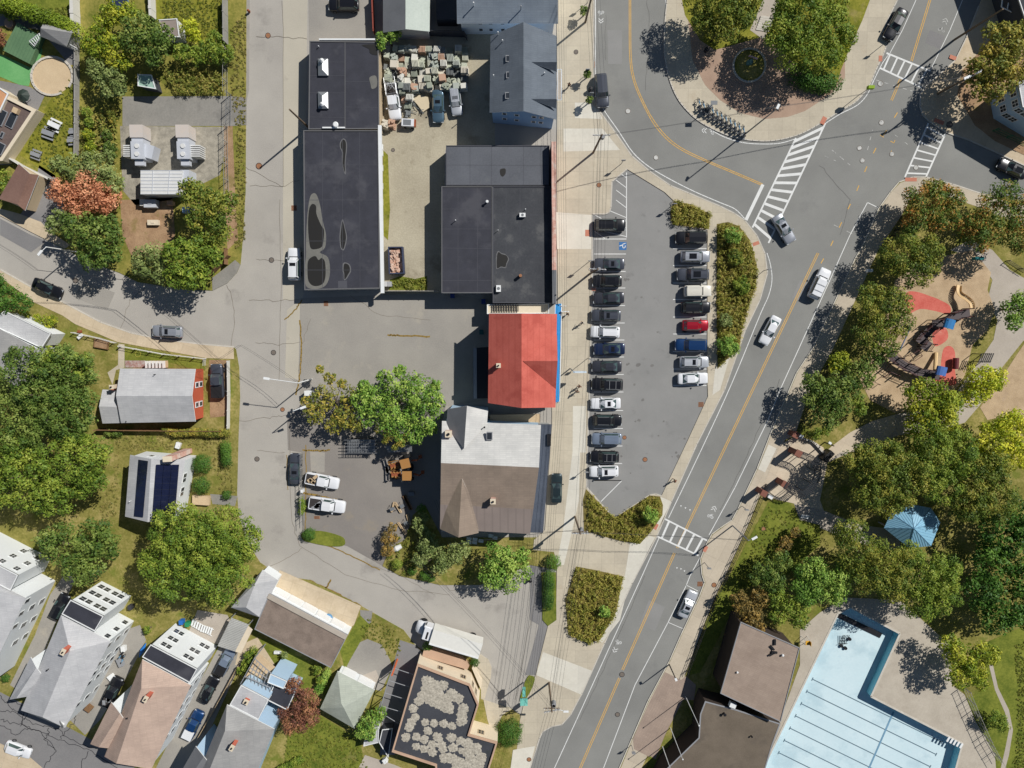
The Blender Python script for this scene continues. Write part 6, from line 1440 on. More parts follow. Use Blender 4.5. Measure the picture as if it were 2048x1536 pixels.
T('maroon shrub cut by the left edge beside the green deck', [(0,70,14),(2,85,10)], 2.5, 'maroon', seed=43, leaf=.14, name='bush', cat='bush')
for i, (bl, pal, lb) in enumerate((([(175,225,12),(180,245,12)],'green','green shrub against the yard fence, upper'),([(178,270,14),(180,295,14)],'yellow','yellow-green shrub against the yard fence, lower'),([(222,225,12),(226,240,10)],'gold','tawny shrub left of the paved pad'),([(215,270,12),(220,295,14),(225,310,10)],'dark','dark shrubs along the gravel pad'),
    ([(440,120,14),(456,112,14)],'bright','bright shrub at the fence corner by the street'),([(495,1310,10),(490,1325,10),(480,1340,9)],'green','small green shrubs behind the carport'),([(635,1340,12),(640,1360,10)],'green','narrow hedge left of the hipped garage'),([(570,1310,9)],'sage','pale hosta plant on the small lawn'),([(295,1260,10)],'green','green shrub by the tan-roofed house drive'),([(20,30,12),(0,20,12)],'green','shrub at the top left edge'))):
    T(lb, bl, 2.0, pal, seed=60+i, leaf=.14, name='bush', cat='bush', cover=.7)
# park side
T('broad tree left of the stepped path on the round island', [(1440,20,50),(1410,0,45),(1480,25,40),(1455,55,34),(1400,40,26),(1500,-10,40),(1430,65,18)], 9, 'olive', seed=71, leaf=.19, group=PG)
T('broad yellow-green tree right of the stepped path on the round island', [(1600,40,58),(1650,60,54),(1590,100,48),(1640,110,42),(1560,70,40),(1690,70,26),(1665,20,34),(1570,20,34)], 9.5, 'green', seed=72, leaf=.19, group=PG)
T('lime edge tree at the island lawn', [(1668,115,24),(1690,95,14)], 5, 'yellow', seed=73, leaf=.2, group=PG)
T('large golden-green tree at the right edge of the top corner', [(2000,90,48),(1975,130,44),(2030,130,46),(1990,165,44),(1950,150,26),(2035,60,20),(1960,180,24)], 10, 'gold', seed=74, leaf=.26, group=PG)
T('green and orange tree at the junction corner, left of two', [(1850,405,48),(1880,430,42),(1830,440,34),(1900,400,30),(1870,380,26)], 8, 'autumn', seed=75, leaf=.19, spray=.5, group=PG)
T('green and orange tree at the right edge near the junction', [(1990,430,50),(2030,470,44),(1960,470,42),(2010,395,36),(2050,420,30),(1935,450,28)], 8, 'autumn', seed=76, leaf=.19, spray=.5, group=PG)
T('olive tree above the playground', [(1800,510,48),(1850,505,42),(1830,545,40),(1775,525,28),(1860,530,26)], 7.5, 'olive', seed=77, leaf=.18, spray=.5, group=PG)
T('olive and gold tree left of the red playground surface', [(1760,620,52),(1740,660,42),(1790,610,38),(1740,590,32),(1800,650,30),(1770,690,34)], 8, 'olive', seed=78, leaf=.18, spray=.5, group=PG)
T('small yellow tree at the road edge', [(1680,722,24),(1670,735,16)], 5, 'yellow', seed=79, leaf=.2, spray=.5, group=PG)
T('dark green tree right of the small yellow tree', [(1720,750,34),(1740,720,28),(1700,775,26),(1760,710,20)], 6.5, 'dark', seed=80, leaf=.22, group=PG)
T('dark grey-green tree above the paved pergola plaza', [(1640,790,42),(1670,775,36),(1650,830,36),(1625,765,26),(1680,810,28),(1700,770,22)], 7.5, 'dark', seed=81, leaf=.22, group=PG)
T('lime tree below the playground', [(1960,765,40),(1945,790,30),(1985,760,30)], 5.5, 'lime', seed=82, leaf=.2, spray=.4, group=PG)
T('yellow-green round tree left of the lime tree', [(1860,810,56),(1880,850,42),(1840,790,42),(1895,810,38),(1835,850,36)], 8.5, 'yellow', seed=83, leaf=.22, spray=.3, group=PG)
T('lime-green tree at the right edge below the path', [(1990,880,52),(2020,850,40),(1975,915,42),(2030,910,40)], 8.5, 'lime', seed=84, leaf=.22, spray=.3, group=PG)
T('very large olive tree left of the gazebo, the broadest in the park', [(1760,930,64),(1800,960,62),(1740,970,52),(1830,920,58),(1720,920,42),(1770,1000,44)], 10.5, 'olive', seed=85, leaf=.18, sub=.24, group=PG)
T('large green tree above the gazebo', [(1900,910,60),(1880,960,54),(1860,880,48),(1850,940,50)], 10.5, 'green', seed=86, leaf=.18, sub=.24, group=PG)
T('large green tree right of the gazebo top', [(1960,960,62),(1990,1000,50),(1940,1000,50),(1980,930,46),(1920,1010,34)], 10.5, 'olive', seed=87, leaf=.18, sub=.24, group=PG)
T('large olive tree below left of the gazebo', [(1710,1090,56),(1760,1130,62),(1720,1150,46),(1690,1060,34),(1780,1170,46),(1800,1120,40)], 10, 'olive', seed=88, leaf=.18, sub=.24, group=PG)
T('large bright green tree below right of the gazebo', [(1850,1150,58),(1880,1190,48),(1840,1200,50),(1820,1110,34),(1890,1140,38)], 10, 'green', seed=89, leaf=.18, sub=.24, group=PG)
T('dark shaded tree at the right edge, upper', [(2000,1060,60),(2040,1110,56),(1980,1120,48),(2050,1040,50)], 8, 'hedge', seed=90, leaf=.26, group=PG)
T('dark tree at the right edge, lower', [(2010,1200,60),(1960,1180,46),(2050,1160,50),(1990,1240,40),(2050,1230,34)], 9, 'hedge', seed=91, leaf=.26, group=PG)
T('bright green round tree above the recreation roof', [(1650,1160,50),(1620,1140,38),(1670,1180,36),(1610,1180,36)], 8, 'bright', seed=92, leaf=.19, group=PG)
T('green tree at the corner of the pool building', [(1560,1200,34),(1590,1220,32),(1600,1240,22),(1555,1230,24)], 7, 'green', seed=93, leaf=.19, group=PG)
T('brown and maroon tree beside the pool building', [(1500,1225,30),(1480,1200,26),(1510,1250,24),(1520,1195,26)], 6, 'brown', seed=94, leaf=.22, group=PG)
T('small maroon tree at the roof corner of the pool building', [(1508,1262,18),(1495,1245,14)], 5.5, 'maroon', seed=95, leaf=.18, group=PG)
T('dark green tree above the brown one', [(1530,1140,30),(1560,1120,26),(1545,1165,30),(1510,1155,18)], 6, 'dark', seed=96, leaf=.19, group=PG)
T('brown shrubs at the lawn edge', [(1570,1085,18),(1590,1065,14),(1560,1105,12)], 2.5, 'brown', seed=97, leaf=.16, name='bush', cat='bush')
T('golden green tree at the pool deck', [(1920,1310,38),(1945,1340,36),(1920,1355,30),(1970,1305,32),(1895,1285,24),(1960,1365,20)], 7.5, 'yellow', seed=98, leaf=.22, group=PG)
T('small round bush beside the curving path', [(1992,1440,24),(2000,1450,18)], 3.2, 'green', seed=99, leaf=.16, name='bush', cat='bush')
T('bright green tree beside the concrete path at the right edge', [(2030,620,32),(2050,600,34),(2025,645,22)], 6.5, 'bright', seed=100, leaf=.22, group=PG)
T('low shrubs at the bottom of the dark tree', [(1630,868,16),(1650,862,12)], 2, 'green', seed=101, leaf=.14, name='bush', cat='bush')
T('low green tree at the right edge behind the lot', [(1720,820,16),(1715,800,18)], 4, 'green', seed=102, leaf=.18, name='bush', cat='bush')
for i, (x, y, r, h, lb, pal) in enumerate(((1464,470,20,3,'green shrub tree at the top of the long planting bed','bright'),(1455,690,26,3.2,'green shrub tree at the bottom of the long planting bed','bright'),(1300,1028,20,3,'green shrub in the triangular bed','bright'),(1208,1222,14,2.6,'green shrub in the lower bed','bright'),
      (1470,515,18,2.2,'olive shrub in the long planting bed, upper','olive'),(1482,570,20,2.0,'green shrub in the long planting bed, middle','green'),(1450,640,16,1.8,'grey-green shrub in the long planting bed','sage'))):
    T(lb, [(x,y,r),(x+r*.4,y+r*.4,r*.6)], h, pal, seed=110+i, leaf=.16, spray=.5, name='bush', cat='bush')
# clipped hedges and topiary: dense small-leaved masses
def hedge(label, pts, h, pal='hedge', seed=1, r=.6, name='hedge', leaf=.11, fl=.9):
    P = [G(x, y, h*.6) for x, y in pts]; cs = []
    rs = random.Random(seed)
    for a, c in zip(P[:-1], P[1:]):
        n = max(1, int((c-a).length/(r*.55)))
        for k in range(n+1): p = a.lerp(c, k/n); cs.append((p.x+rs.uniform(-.06,.06)*r, p.y+rs.uniform(-.06,.06)*r, h-r*fl+rs.uniform(-.04,.04), r*rs.uniform(.92,1.04), fl))
    V, TT = clump_mesh(name, cs, leaf, .7 if r > .5 else .8, seed, inner=.1, elong=1.4); g = P[len(P)//2]; NL[0] += len(TT)
    root = thing(name, label, 'hedge' if name == 'hedge' else 'bush', (g.x, g.y, .1))
    me = mesh_from('foliage', V, TT, PAL[pal], (g.x, g.y, .1)); o = bpy.data.objects.new('foliage', me); col.objects.link(o); o.parent = root
    for p in P[::2]:
        b = MB(); b.tube((p.x,p.y,.05), (p.x,p.y,h*.6), .06); b.build('stem', bark, root)
hedge('clipped dark green block hedge beside the lower sidewalk', [(1098,1150),(1096,1210)], 1.9, r=.95, fl=1.0, seed=3); hedge('dark clipped oval hedge by the west street', [(451,890),(453,925)], 1.6, r=.85, seed=4)
for i, (x, y, r, lb, hh) in enumerate(((403,928,1.45,'upper round clipped bush right of the solar-panel house',2.4),(403,972,1.4,'lower round clipped bush right of the solar-panel house',2.4),(453,990,.75,'small ball bush by the west street',1.2),(617,1069,1.1,'round ball bush at the corner of the contractor yard',1.8),
      (1106,1125,1.2,'round ball bush beside the lower sidewalk',2.0),(794,1129,.85,'ball bush at the garden edge, leftmost',1.6),(824,1142,.75,'ball bush at the garden edge, second',1.4),(849,1152,.85,'ball bush at the garden edge, third',1.4),(862,1156,.7,'ball bush at the garden edge, last',1.3),(843,1017,.8,'clipped round bush at the lower end of the timber pile',2.2),
      (10,1357,.7,'ball bush at the left edge below the first white house',1.1),(1018,1470,2.2,'large domed bush at the corner of the angular office building',2.4),(856,1292,.8,'green bush behind the box truck cab',1.5),(949,1325,.8,'green bush behind the box truck tail',1.4))):
    hedge(lb, [(x,y),(x+.01,y)], hh, 'hedge' if i not in (5,) else 'green', 20+i, r=r, name='ball_bush', fl=.85)
hedge('long tall cedar hedge running down from the top left corner', [(-10,0),(30,14),(60,26),(100,40),(140,58),(156,66)], 3.2, 'cedar', 6, r=1.3, leaf=.2)
hedge('hedge of mixed shrubs below the red-walled cottage', [(330,858),(350,866),(390,864),(420,866),(455,866)], 1.5, 'gold', 7, r=.65, leaf=.16)
hedge('shrubs under the wall of the cottage fence', [(215,866),(240,866)], 1.2, 'dark', 8, r=.6, leaf=.16); hedge('dark hedge at the top of the round island lawn', [(1600,150),(1625,160),(1650,163),(1668,165)], 2.2, 'hedge', 9, r=1.6, leaf=.18)
hedge('green hedge along the narrow yard by the carport', [(508,1300),(498,1325),(488,1340)], 1.6, 'green', 10, r=.8, leaf=.16); hedge('street-side shrubs in the fence by the white pickups', [(603,1000),(606,1015),(602,1025)], 1.2, 'green', 14, r=.55, leaf=.16)
hedge('green hedge between the deck house garden and the hipped garage', [(655,1342),(645,1362),(636,1380)], 1.7, 'bright', 15, r=.75, leaf=.15); hedge('hedge at the right of the stair house drive', [(600,1520),(560,1540)], 1.4, 'green', 16, r=.7, leaf=.16)
# planted beds: nobody could count these plants
def scatter(name, label, cat, poly, n, pal, hmin, hmax, seed, leaf=.12, rr=(.2,.5), z=.16, tint=None):
    rs = random.Random(seed); xs = [p[0] for p in poly]; ys = [p[1] for p in poly]; cs = []
    while len(cs) < n:
        x, y = rs.uniform(min(xs), max(xs)), rs.uniform(min(ys), max(ys))
        if not inpoly(x, y, poly): continue
        h = rs.uniform(hmin, hmax); r = rs.uniform(*rr); p = G(x, y, z); cs.append((p.x, p.y, z+h*.5, r, h*.7/r))
    V, TT = clump_mesh(name, cs, leaf, .3, seed, inner=.5, elong=3.0, spray=.6); NL[0] += len(TT)
    c = cen([G(x, y, 0) for x, y in poly]); me = mesh_from(name, V, TT, PAL[pal], (c.x, c.y, z)); o = bpy.data.objects.new(name, me); col.objects.link(o); o.location = (c.x, c.y, z)
    tag(o, label, cat, kind='stuff')
shr = lambda P, k=.93: [((x-sum(q[0] for q in P)/len(P))*k+sum(q[0] for q in P)/len(P), (y-sum(q[1] for q in P)/len(P))*k+sum(q[1] for q in P)/len(P)) for x, y in P]
scatter('ground_cover', 'olive grasses filling the small bed at the top right of the parking lot', 'planting', shr(BEDS['A'],.98), 190, 'weedsg', .4, .9, 1)
scatter('ground_cover', 'tall olive and golden grasses in the long curved bed', 'planting', shr(BEDS['B'],.98), 850, 'weedsg', .4, 1.0, 2)
scatter('ground_cover', 'olive grasses in the triangular bed below the parking lot', 'planting', shr(BEDS['C'],.93), 480, 'weedsg', .3, .8, 3)
scatter('ground_cover', 'golden green grasses in the lower bed beside the road', 'planting', shr(BEDS['D'],.99), 560, 'weedsg', .4, 1.0, 4)
scatter('weeds', 'overgrown weeds above the paved pad', 'weeds', [(335,148),(380,140),(446,150),(448,190),(350,190)], 300, 'weeds', .4, 1.1, 5, z=.1)
scatter('weeds', 'rough shrubs along the substation yard', 'weeds', [(165,215),(200,235),(232,205),(240,260),(236,318),(168,312)], 170, 'weeds', .4, 1.3, 6, z=.1, leaf=.18)
scatter('weeds', 'weeds at the foot of the dirt yard', 'weeds', [(782,562),(850,556),(852,576),(785,576)], 70, 'grassy', .1, .35, 7, z=.05)
scatter('garden_plants', 'low garden plants below the contractor yard', 'garden planting', [(800,1060),(870,1040),(884,1080),(870,1160),(800,1145),(770,1120)], 120, 'grassy', .2, .7, 8, z=.1)
scatter('grass_tufts', 'tufts of verge grass along the west street', 'grass', [(462,60),(492,20),(490,480),(470,500),(470,260),(462,180)], 500, 'straw', .03, .14, 9, z=.08, rr=(.1,.24), leaf=.09)
scatter('grass_tufts', 'rough lawn grass between the hedge and the playhouse yard', 'grass', [(60,20),(155,10),(155,60),(110,40)], 160, 'grassy', .05, .16, 10, z=.09, rr=(.1,.24), leaf=.09)
scatter('grass_tufts', 'rough grass in the back garden at the bottom', 'grass', [(575,1470),(640,1435),(720,1485),(735,1540),(560,1540)], 500, 'grassy', .04, .14, 11, z=.1, rr=(.1,.24), leaf=.09)
scatter('grass_tufts', 'grass round the small driveway pad', 'grass', [(800,1280),(800,1310),(780,1320),(760,1290),(715,1270),(735,1235),(790,1260)], 120, 'grassy', .04, .14, 12, z=.1, rr=(.1,.24), leaf=.09)
scatter('grass_tufts', 'tufts on the long garden lawn at the top left', 'grass', [(318,0),(450,0),(450,90),(420,105),(395,60),(330,40)], 420, 'grassy', .04, .14, 13, z=.09, rr=(.1,.24), leaf=.09)
scatter('grass_tufts', 'tufts on the picnic lawn', 'grass', [(100,210),(155,140),(154,300),(110,340),(50,310),(65,265)], 380, 'grassy', .04, .12, 14, z=.1, rr=(.1,.24), leaf=.09)
scatter('grass_tufts', 'dry grass round the solar-panel house', 'grass', [(232,870),(450,870),(470,985),(440,985),(420,900),(240,900),(235,1030),(210,1060),(200,1010),(228,960)], 520, 'straw', .03, .12, 15, z=.08, rr=(.1,.24), leaf=.09)
scatter('grass_tufts', 'grass of the park lawn below the brick piers', 'grass', [(1540,1010),(1590,1030),(1635,1055),(1560,1150),(1480,1175),(1470,1150)], 420, 'grassy', .03, .12, 16, z=.13, rr=(.1,.24), leaf=.09)
scatter('grass_tufts', 'grass in the bottom right corner', 'grass', [(2030,1290),(2050,1280),(2050,1536),(2025,1536),(2035,1460)], 300, 'grassy', .03, .12, 17, z=.13, rr=(.1,.24), leaf=.09)

print('LEAVES', NL[0])
# ------------------------------------------------------------------ swimming pool (drained)
t44 = tile(3,3)
pf = mat('pool_floor_paint', C(204,228,236), C(214,234,240), var=.02, s1=.15, s2=3, wet=(.12,.52,C(186,212,222),.8)); pw = mat('pool_wall_paint', C(150,222,238), C(160,226,240), var=.04, s1=.4)
pline = mat('pool_lane_paint', C(96,120,134), var=.1); T_ = thing('swimming_pool', 'drained pale blue swimming pool with dark lane lines', 'swimming pool', tuple(G(1750,1420,0)))
W = [G(x,y,.14) for x,y in POOL]; D1 = -1.5
n = len(W); b = MB(); b.add([(p.x,p.y,.14) for p in W]+[(p.x,p.y,D1) for p in W], [(i+n,(i+1)%n+n,(i+1)%n,i) for i in range(n)]+[(i,(i+1)%n,(i+1)%n+n,i+n) for i in range(n)]); b.build('pool_wall', pw, T_)
b = MB(); b.prism([(p.x,p.y) for p in W], D1-.2, D1); b.build('pool_floor', pf, T_)
zone_pts = [t44(*p) for p in ((560,300),(900,485),(745,720),(760,960),(360,750),(420,640))]
b = MB()
for k in range(7):
    s_ = t44(355-45*k, 825+98*k); e_ = t44(1392-47*k, 1330+98*k)
    strip(b, [s_, e_], .16, D1+.012)
    for q, sg in ((s_, 1), (e_, -1)):
        strip(b, [(q[0]-1.6,q[1]+3.2),(q[0]+1.6,q[1]-3.2)], .16, D1+.016)
b.build('lane_line', pline, T_)
b = MB(); strip(b, [t44(1005,1085), t44(790,1580)], .3, D1+.02); b.build('cross_line', mat('pool_line_pale', C(120,160,186)), T_)
b = MB()
for p, q in zip(W, W[1:]+W[:1]):
    d = (q-p); b.box(((p.x+q.x)/2,(p.y+q.y)/2,.16), (d.length,.3,.05), math.atan2(d.y,d.x))
b.build('coping', m_curb, T_)
b = MB(); strip(b, [t44(560,312), t44(905,478)], .9, D1+.10); tag(b.build('black_strip', black), 'flat black strip at the top end of the drained pool', 'pool cover')  # flat black strip laid just above the pool floor
b = MB(); p = G(*t44(1480,1330),.3)
for k in range(5): q = G(*t44(1440+k*26,1305+k*13),.2); b.box((q.x,q.y,.25-.25*0), (.35,.9,.06), R(-26))
b.build('pool_steps', trim, T_)
def put1(name, b, m, label, cat, group=None): return tag(b.build(name, m), label, cat, group)
for i, (x, y, lb) in enumerate(((648,500,'upper right'),(615,573,'lower right'),(583,555,'lower left'))):
    p = G(*t44(x,y),D1); b = MB(); b.tube((p.x,p.y,D1), (p.x,p.y,D1+.35), .28, n=12); put1('traffic_drum', b, black, 'black drum standing on the pool floor, '+lb, 'drum')
p = G(*t44(590,500),D1); b = MB()
for k in range(5): b.tube((p.x-.5+k*.28,p.y-.9,D1+.1), (p.x-.1+k*.25,p.y+.9,D1+.7), .05)
b.tube((p.x-.6,p.y-.9,D1+.4), (p.x+.8,p.y-.7,D1+.4), .05); put1('pool_ladder', b, black, 'black folded metal racks on the pool floor', 'rack')
T_ = thing('lifeguard_chair', 'yellow lifeguard chair on the deck left of the pool', 'lifeguard chair', tuple(G(1613,1288,.14)))
p = G(*t44(322,540),1.8); b = MB(); b.box((p.x,p.y,1.6), (.7,.7,.08)); b.box((p.x+.33,p.y,1.9), (.06,.7,.6)); b.build('seat', mat('chair_yellow', C(222,170,60)), T_); b = MB()
for sx in (-.35,.35):
    for sy in (-.35,.35): b.tube((p.x+sx*1.4,p.y+sy*1.4,.14), (p.x+sx,p.y+sy,1.6), .04)
b.build('leg', trim, T_)
# ------------------------------------------------------------------ fences
def fence(label, pts, h, m, z=.1, sp=2.4, solid=True, w=.06, name='fence', group=None, post=None, cat='fence'):
    P = [G(x, y, z) for x, y in pts]; root = thing(name, label, cat, tuple(P[0]), group=group)
    b = MB(); pb = MB()
    for a, c in zip(P[:-1], P[1:]):
        d = c-a; an = math.atan2(d.y, d.x); l = d.length; m_ = (a+c)/2
        if solid: b.box((m_.x,m_.y,z+h/2), (l,w,h), an)
        else:
            for t in (.08,.5,.97): b.box((m_.x,m_.y,z+h*t), (l,.05,.05), an)
            for k in range(int(l/.6)): q = a+d*((k+.5)*.6/l); b.box((q.x,q.y,z+h/2), (.025,.025,h))
        for k in range(int(l/sp)+1): q = a+d*min(1, k*sp/l); pb = MB(); pb.box((q.x,q.y,z+h/2+.04), (w+.05,w+.05,h+.08), an); pb.build('post', post or m, root)
    b.build('panel', m, root); return root
fgrey = mat('fence_grey', C(150,148,144), C(166,164,158), var=.1, coords='obj'); fwhite = mat('fence_white', C(214,212,206), var=.04, coords='obj')
fence('grey board fence between the picnic lawn and the shrub strip', [(158,60),(158,140),(158,250),(157,312)], 1.2, fgrey, w=.14)
fence('tall wire fence along the west verge', [(455,0),(456,90)], 1.9, fgrey, solid=True, w=.12); fence('pale rail along the substation side of the verge', [(455,100),(455,190)], 1.9, fgrey, solid=False)
fence('rail fence beside the gravel pad', [(455,254),(456,330),(458,400)], 1.9, fgrey, solid=False); fence('metal gate leaves across the pad entrance', [(462,190),(461,252)], 1.9, metal, solid=False, name='gate', cat='gate')
fence('white topped fence under the long cedar hedge', [(14,14),(60,30),(100,42),(156,62)], 1.8, fwhite); fence('pale fence along the left of the top lawn', [(156,0),(158,52)], 1.8, fwhite, w=.5); fence('pale fence beside the taupe shed', [(308,-10),(310,40)], 1.5, fwhite, w=.4)
fence('white fence between picnic yard and brown shed', [(0,302),(48,332),(105,360)], 1.2, fwhite, w=.2); fence('white rail fence along the curved sidewalk, left part', [(150,665),(200,676),(235,686)], 1.0, fwhite, solid=False)
fence('white rail fence along the curved sidewalk, right part', [(243,692),(330,708),(412,717),(411,731)], 1.0, fwhite, solid=False, w=.1); fence('low white fence along the driveway of the red-walled cottage', [(459,722),(460,790),(459,858)], 1.0, fwhite, w=.12)
fence('dark board fence south of the red-walled cottage', [(198,858),(300,859),(448,860)], 1.5, woodd); fence('timber panel fence beside the pair of sage and green trees', [(428,548),(462,512)], 1.6, woodd); fence('dark timber wall at the street corner trees', [(455,498),(456,530)], 1.4, woodd)
fence('fence along the left of the contractor yard', [(606,905),(606,960),(606,1000),(608,1050)], 1.6, fgrey, solid=False); fence('chain fence at the bottom of the dirt yard', [(768,583),(880,583)], 2.0, fgrey, solid=True)
fence('white wall between the northern lot and the garage', [(747,0),(750,70)], 1.6, mat('red_fence', C(150,78,66)), w=.12); fence('dark fence behind the salvage piles', [(860,72),(930,74),(935,82)], 2.2, w_dark)
fence('park fence beside the east sidewalk, upper', [(1802,432),(1783,472),(1757,502)], 1.4, black, z=.12, solid=False); fence('park fence beside the east sidewalk, middle', [(1590,870),(1612,822),(1640,760),(1668,702)], 1.4, black, z=.12, solid=False)
fence('park fence along the lower lawn', [(1532,968),(1500,1044),(1450,1152),(1429,1197),(1394,1288),(1370,1350)], 1.2, black, z=.12, solid=False)
fence('pool fence on the right side', [(1925,1372),(1945,1420),(1972,1480),(1995,1520)], 2.2, fgrey, z=.14, solid=False); fence('bench shaped rail beside the playground path', [(2012,522),(2048,545)], 1.0, black, z=.13, solid=False)
fence('fence beside the pale house at the right edge', [(1985,262),(2048,292)], 1.4, mat('green_fence', C(60,120,84)), z=.16, solid=False); fence('low garden wall along the narrow lot', [(483,1395),(440,1480),(415,1536)], 1.2, fgrey)
fence('low fence right of the tan-roofed house driveway', [(478,1330),(440,1400),(400,1470)], 1.0, wood); fence('timber fence by the maroon tree', [(592,1378),(560,1450),(530,1500)], 1.3, woodd) if 0 else None
# ------------------------------------------------------------------ poles, lamps, signs
woodpole = mat('pole_wood', C(120,104,88), var=.12, coords='obj')
def upole(label, top, h, arms=(0,), kit=True, z=.12):
    g = G(top[0], top[1], h); T_ = thing('utility_pole', label, 'utility pole', (g.x,g.y,z), group='wooden utility poles')
    b = MB(); b.tube((g.x,g.y,z), (g.x,g.y,h), .17, .12, n=10); b.build('pole', woodpole, T_)
    for k, a in enumerate(arms):
        b = MB(); b.box((g.x,g.y,h-.35-k*.7), (2.5,.12,.12), a); o = b.build('crossarm', woodpole if k else trimg, T_); b = MB()
        for t in (-1.1,-.6,.6,1.1): b.tube((g.x+t*math.cos(a),g.y+t*math.sin(a),h-.3-k*.7), (g.x+t*math.cos(a),g.y+t*math.sin(a),h-.05-k*.7), .05)
        b.build('insulator', trim, o)
    if kit: b = MB(); b.tube((g.x+.35,g.y+.1,h-2.4), (g.x+.35,g.y+.1,h-1.4), .27, n=12); b.build('transformer', trimg, T_)
    return (g.x, g.y, h), T_
def armlamp(label, top, h, tip, z=.1, m=trim, head=.9, name='street_lamp', base=True):
    g = G(top[0], top[1], h); q = G(tip[0], tip[1], h+.2); T_ = thing(name, label, 'street lamp', (g.x,g.y,z), group='street lamps')
    b = MB(); b.tube((g.x,g.y,z), (g.x,g.y,h), .11, .08, n=10); b.build('pole', m, T_); b = MB(); b.tube((g.x,g.y,h), q, .05); b.build('arm', m, T_)
    d = (q-g); d.z = 0; b = MB(); a = math.atan2(d.y,d.x); b.box((q.x,q.y,q.z), (head,.35,.14), a); b.build('lamp_head', trim, T_)
    return T_
u1,_ = upole('utility pole at the corner above the parking lot', (1204,269), 11.0, (0,)); u2,_ = upole('utility pole beside the parking lot with two crossarms', (1196,538), 11.0, (R(-4),R(3)), z=.12)
u3,_ = upole('utility pole at the lower left tip of the triangular bed', (1161,1068), 9.6, (0,R(6))); u4,t4 = upole('utility pole near the bottom with a transformer and white lamp arm', (1104,1424), 9.0, (R(10),0))
u7,_ = upole('slanting-looking utility pole between street and black roofs', (579,219), 9.6, (), kit=False); u6,_ = upole('utility pole at the top edge of the west sidewalk', (1186,-18), 10.5, (0,)); u5,_ = upole('utility pole on the shaded right sidewalk at the top', (2006,18), 11, (), kit=False)
u8,_ = upole('utility pole by the hydrant corner at the top right junction', (1950,148), 9.0, (R(30),), kit=False)
b = MB(); q = G(*(1132,1423),8.2); b.tube((u4[0],u4[1],7.8), q, .05); b.build('lamp_arm', trim, t4); b = MB(); b.box((q.x,q.y,8.2), (.8,.3,.12)); b.build('lamp_head', trim, t4)
b = MB(); b.tube((u4[0]+.4,u4[1]+.3,6.6), (u4[0]+.4,u4[1]+.3,7.6), .34, n=12); b.build('transformer', trimg, t4)
armlamp('street lamp with long arm over the west street', (597,766), 7.2, (533,757)); armlamp('street lamp at the edge of the tree group in the lot', (587,822), 7.0, (606,815)); armlamp('lamp in the tree shade on the curved street', (92,494), 7.5, (80,506))
armlamp('white street lamp among dark leaves at the top right', (1962,143), 8.5, (1934,155)); armlamp('dark angled lamp pole on the east sidewalk below the crosswalks', (1353,1361), 5.4, (1352,1359), m=black, head=.5); armlamp('double-headed lamp and signal pole by the lower crosswalk', (1497,1081), 8.0, (1509,1076), m=trimg)
armlamp('lamp pole leaning left beside the double-headed one', (1496,1082), 7.6, (1510,1094), m=trimg, name='street_lamp') if 0 else None
armlamp('tall lamp pole beside the bike dock', (1553,218), 11.6, (1556,213), m=steel, head=.7); armlamp('short lamp post at the plaza lawn', (1668,892), 3.5, (1660,886), m=black, head=.5); armlamp('lamp above the stepped path of the round island', (1438,60), 4.5, (1440,58), m=black, head=.4); armlamp('park lamp at the top of the island hedge', (1604,128), 4.5, (1606,130), m=black, head=.5)
fl = 'white flagpoles before the pool building'
for i, (bx, by, tx, ty) in enumerate(((1371,1393,1399,1457),(1341,1456,1367,1523),(1325,1493,1345,1545))):
    g = G(bx, by, .12); T_ = thing('flagpole', ['flagpole nearest the upper brown roof','middle flagpole beside the brick paving','lowest flagpole at the bottom edge'][i], 'flagpole', tuple(g), group=fl)
    b = MB(); b.tube((g.x,g.y,.1), (g.x,g.y,8.6), .07, .045, n=8); b.build('pole', trim, T_); b = MB(); b.ball((g.x,g.y,8.68), .12); b.build('finial', trim, T_)
def signpost(label, px, h, w=.6, m=None, name='street_sign', z=.12, a=0, hh=.7, boxy=False):
    g = G(px[0], px[1], z); T_ = thing(name, label, 'sign' if name == 'street_sign' else 'traffic signal', tuple(g)); b = MB(); b.tube((g.x,g.y,z), (g.x,g.y,h), .05, n=6); b.build('post', steel, T_)
    b = MB(); b.box((g.x,g.y,h-.1), (w,.08 if not boxy else .45,hh), a); b.build('panel' if not boxy else 'signal_head', m or trimg, T_)
for (x,y,h,lb) in ((1175,6,3.0,'small sign post at the top of the west sidewalk'),(1172,150,2.6,'parking sign post above the parked dark grey SUV'),(1180,196,2.6,'parking sign post beside the front of the dark grey SUV'),(1242,328,2.8,'sign post at the top tip of the parking lot'),(1343,412,2.4,'sign post at the small bed of the parking lot'),(1176,716,4.2,'thin pole beside the dark grey sedan in the lot'),(1176,525,3.6,'thin pole at the left edge of the lot'),
   (1170,938,2.6,'sign post left of the last white SUV'),(1770,86,3.6,'sign post at the top crosswalk'),(1484,1012,2.6,'sign post on the east sidewalk above the bulge'),(1263,1490,2.4,'sign post on the east sidewalk at the bottom'),(1528,541,2.6,'sign post beside the curved planting bed'),(1409,1125,3.0,'sign post below the lower crosswalk')): signpost(lb, (x,y), h)
signpost('green arrow sign and signal at the junction corner', (1718,190), 3.8, .9, mat('sign_green', C(150,180,60)), name='traffic_signal', boxy=True); signpost('orange warning sign in the shaded corner', (1882,182), 1.6, .7, mat('sign_orange', C(210,140,40)), hh=.7, a=R(30))
signpost('teal banner sign above the playground', (1933,520), 3.0, 1.4, mat('teal', C(60,140,140)), hh=.9, boxy=True); signpost('small pale sign in the shade of the road trees', (1725,543), 2.4, .8, trim, boxy=True)
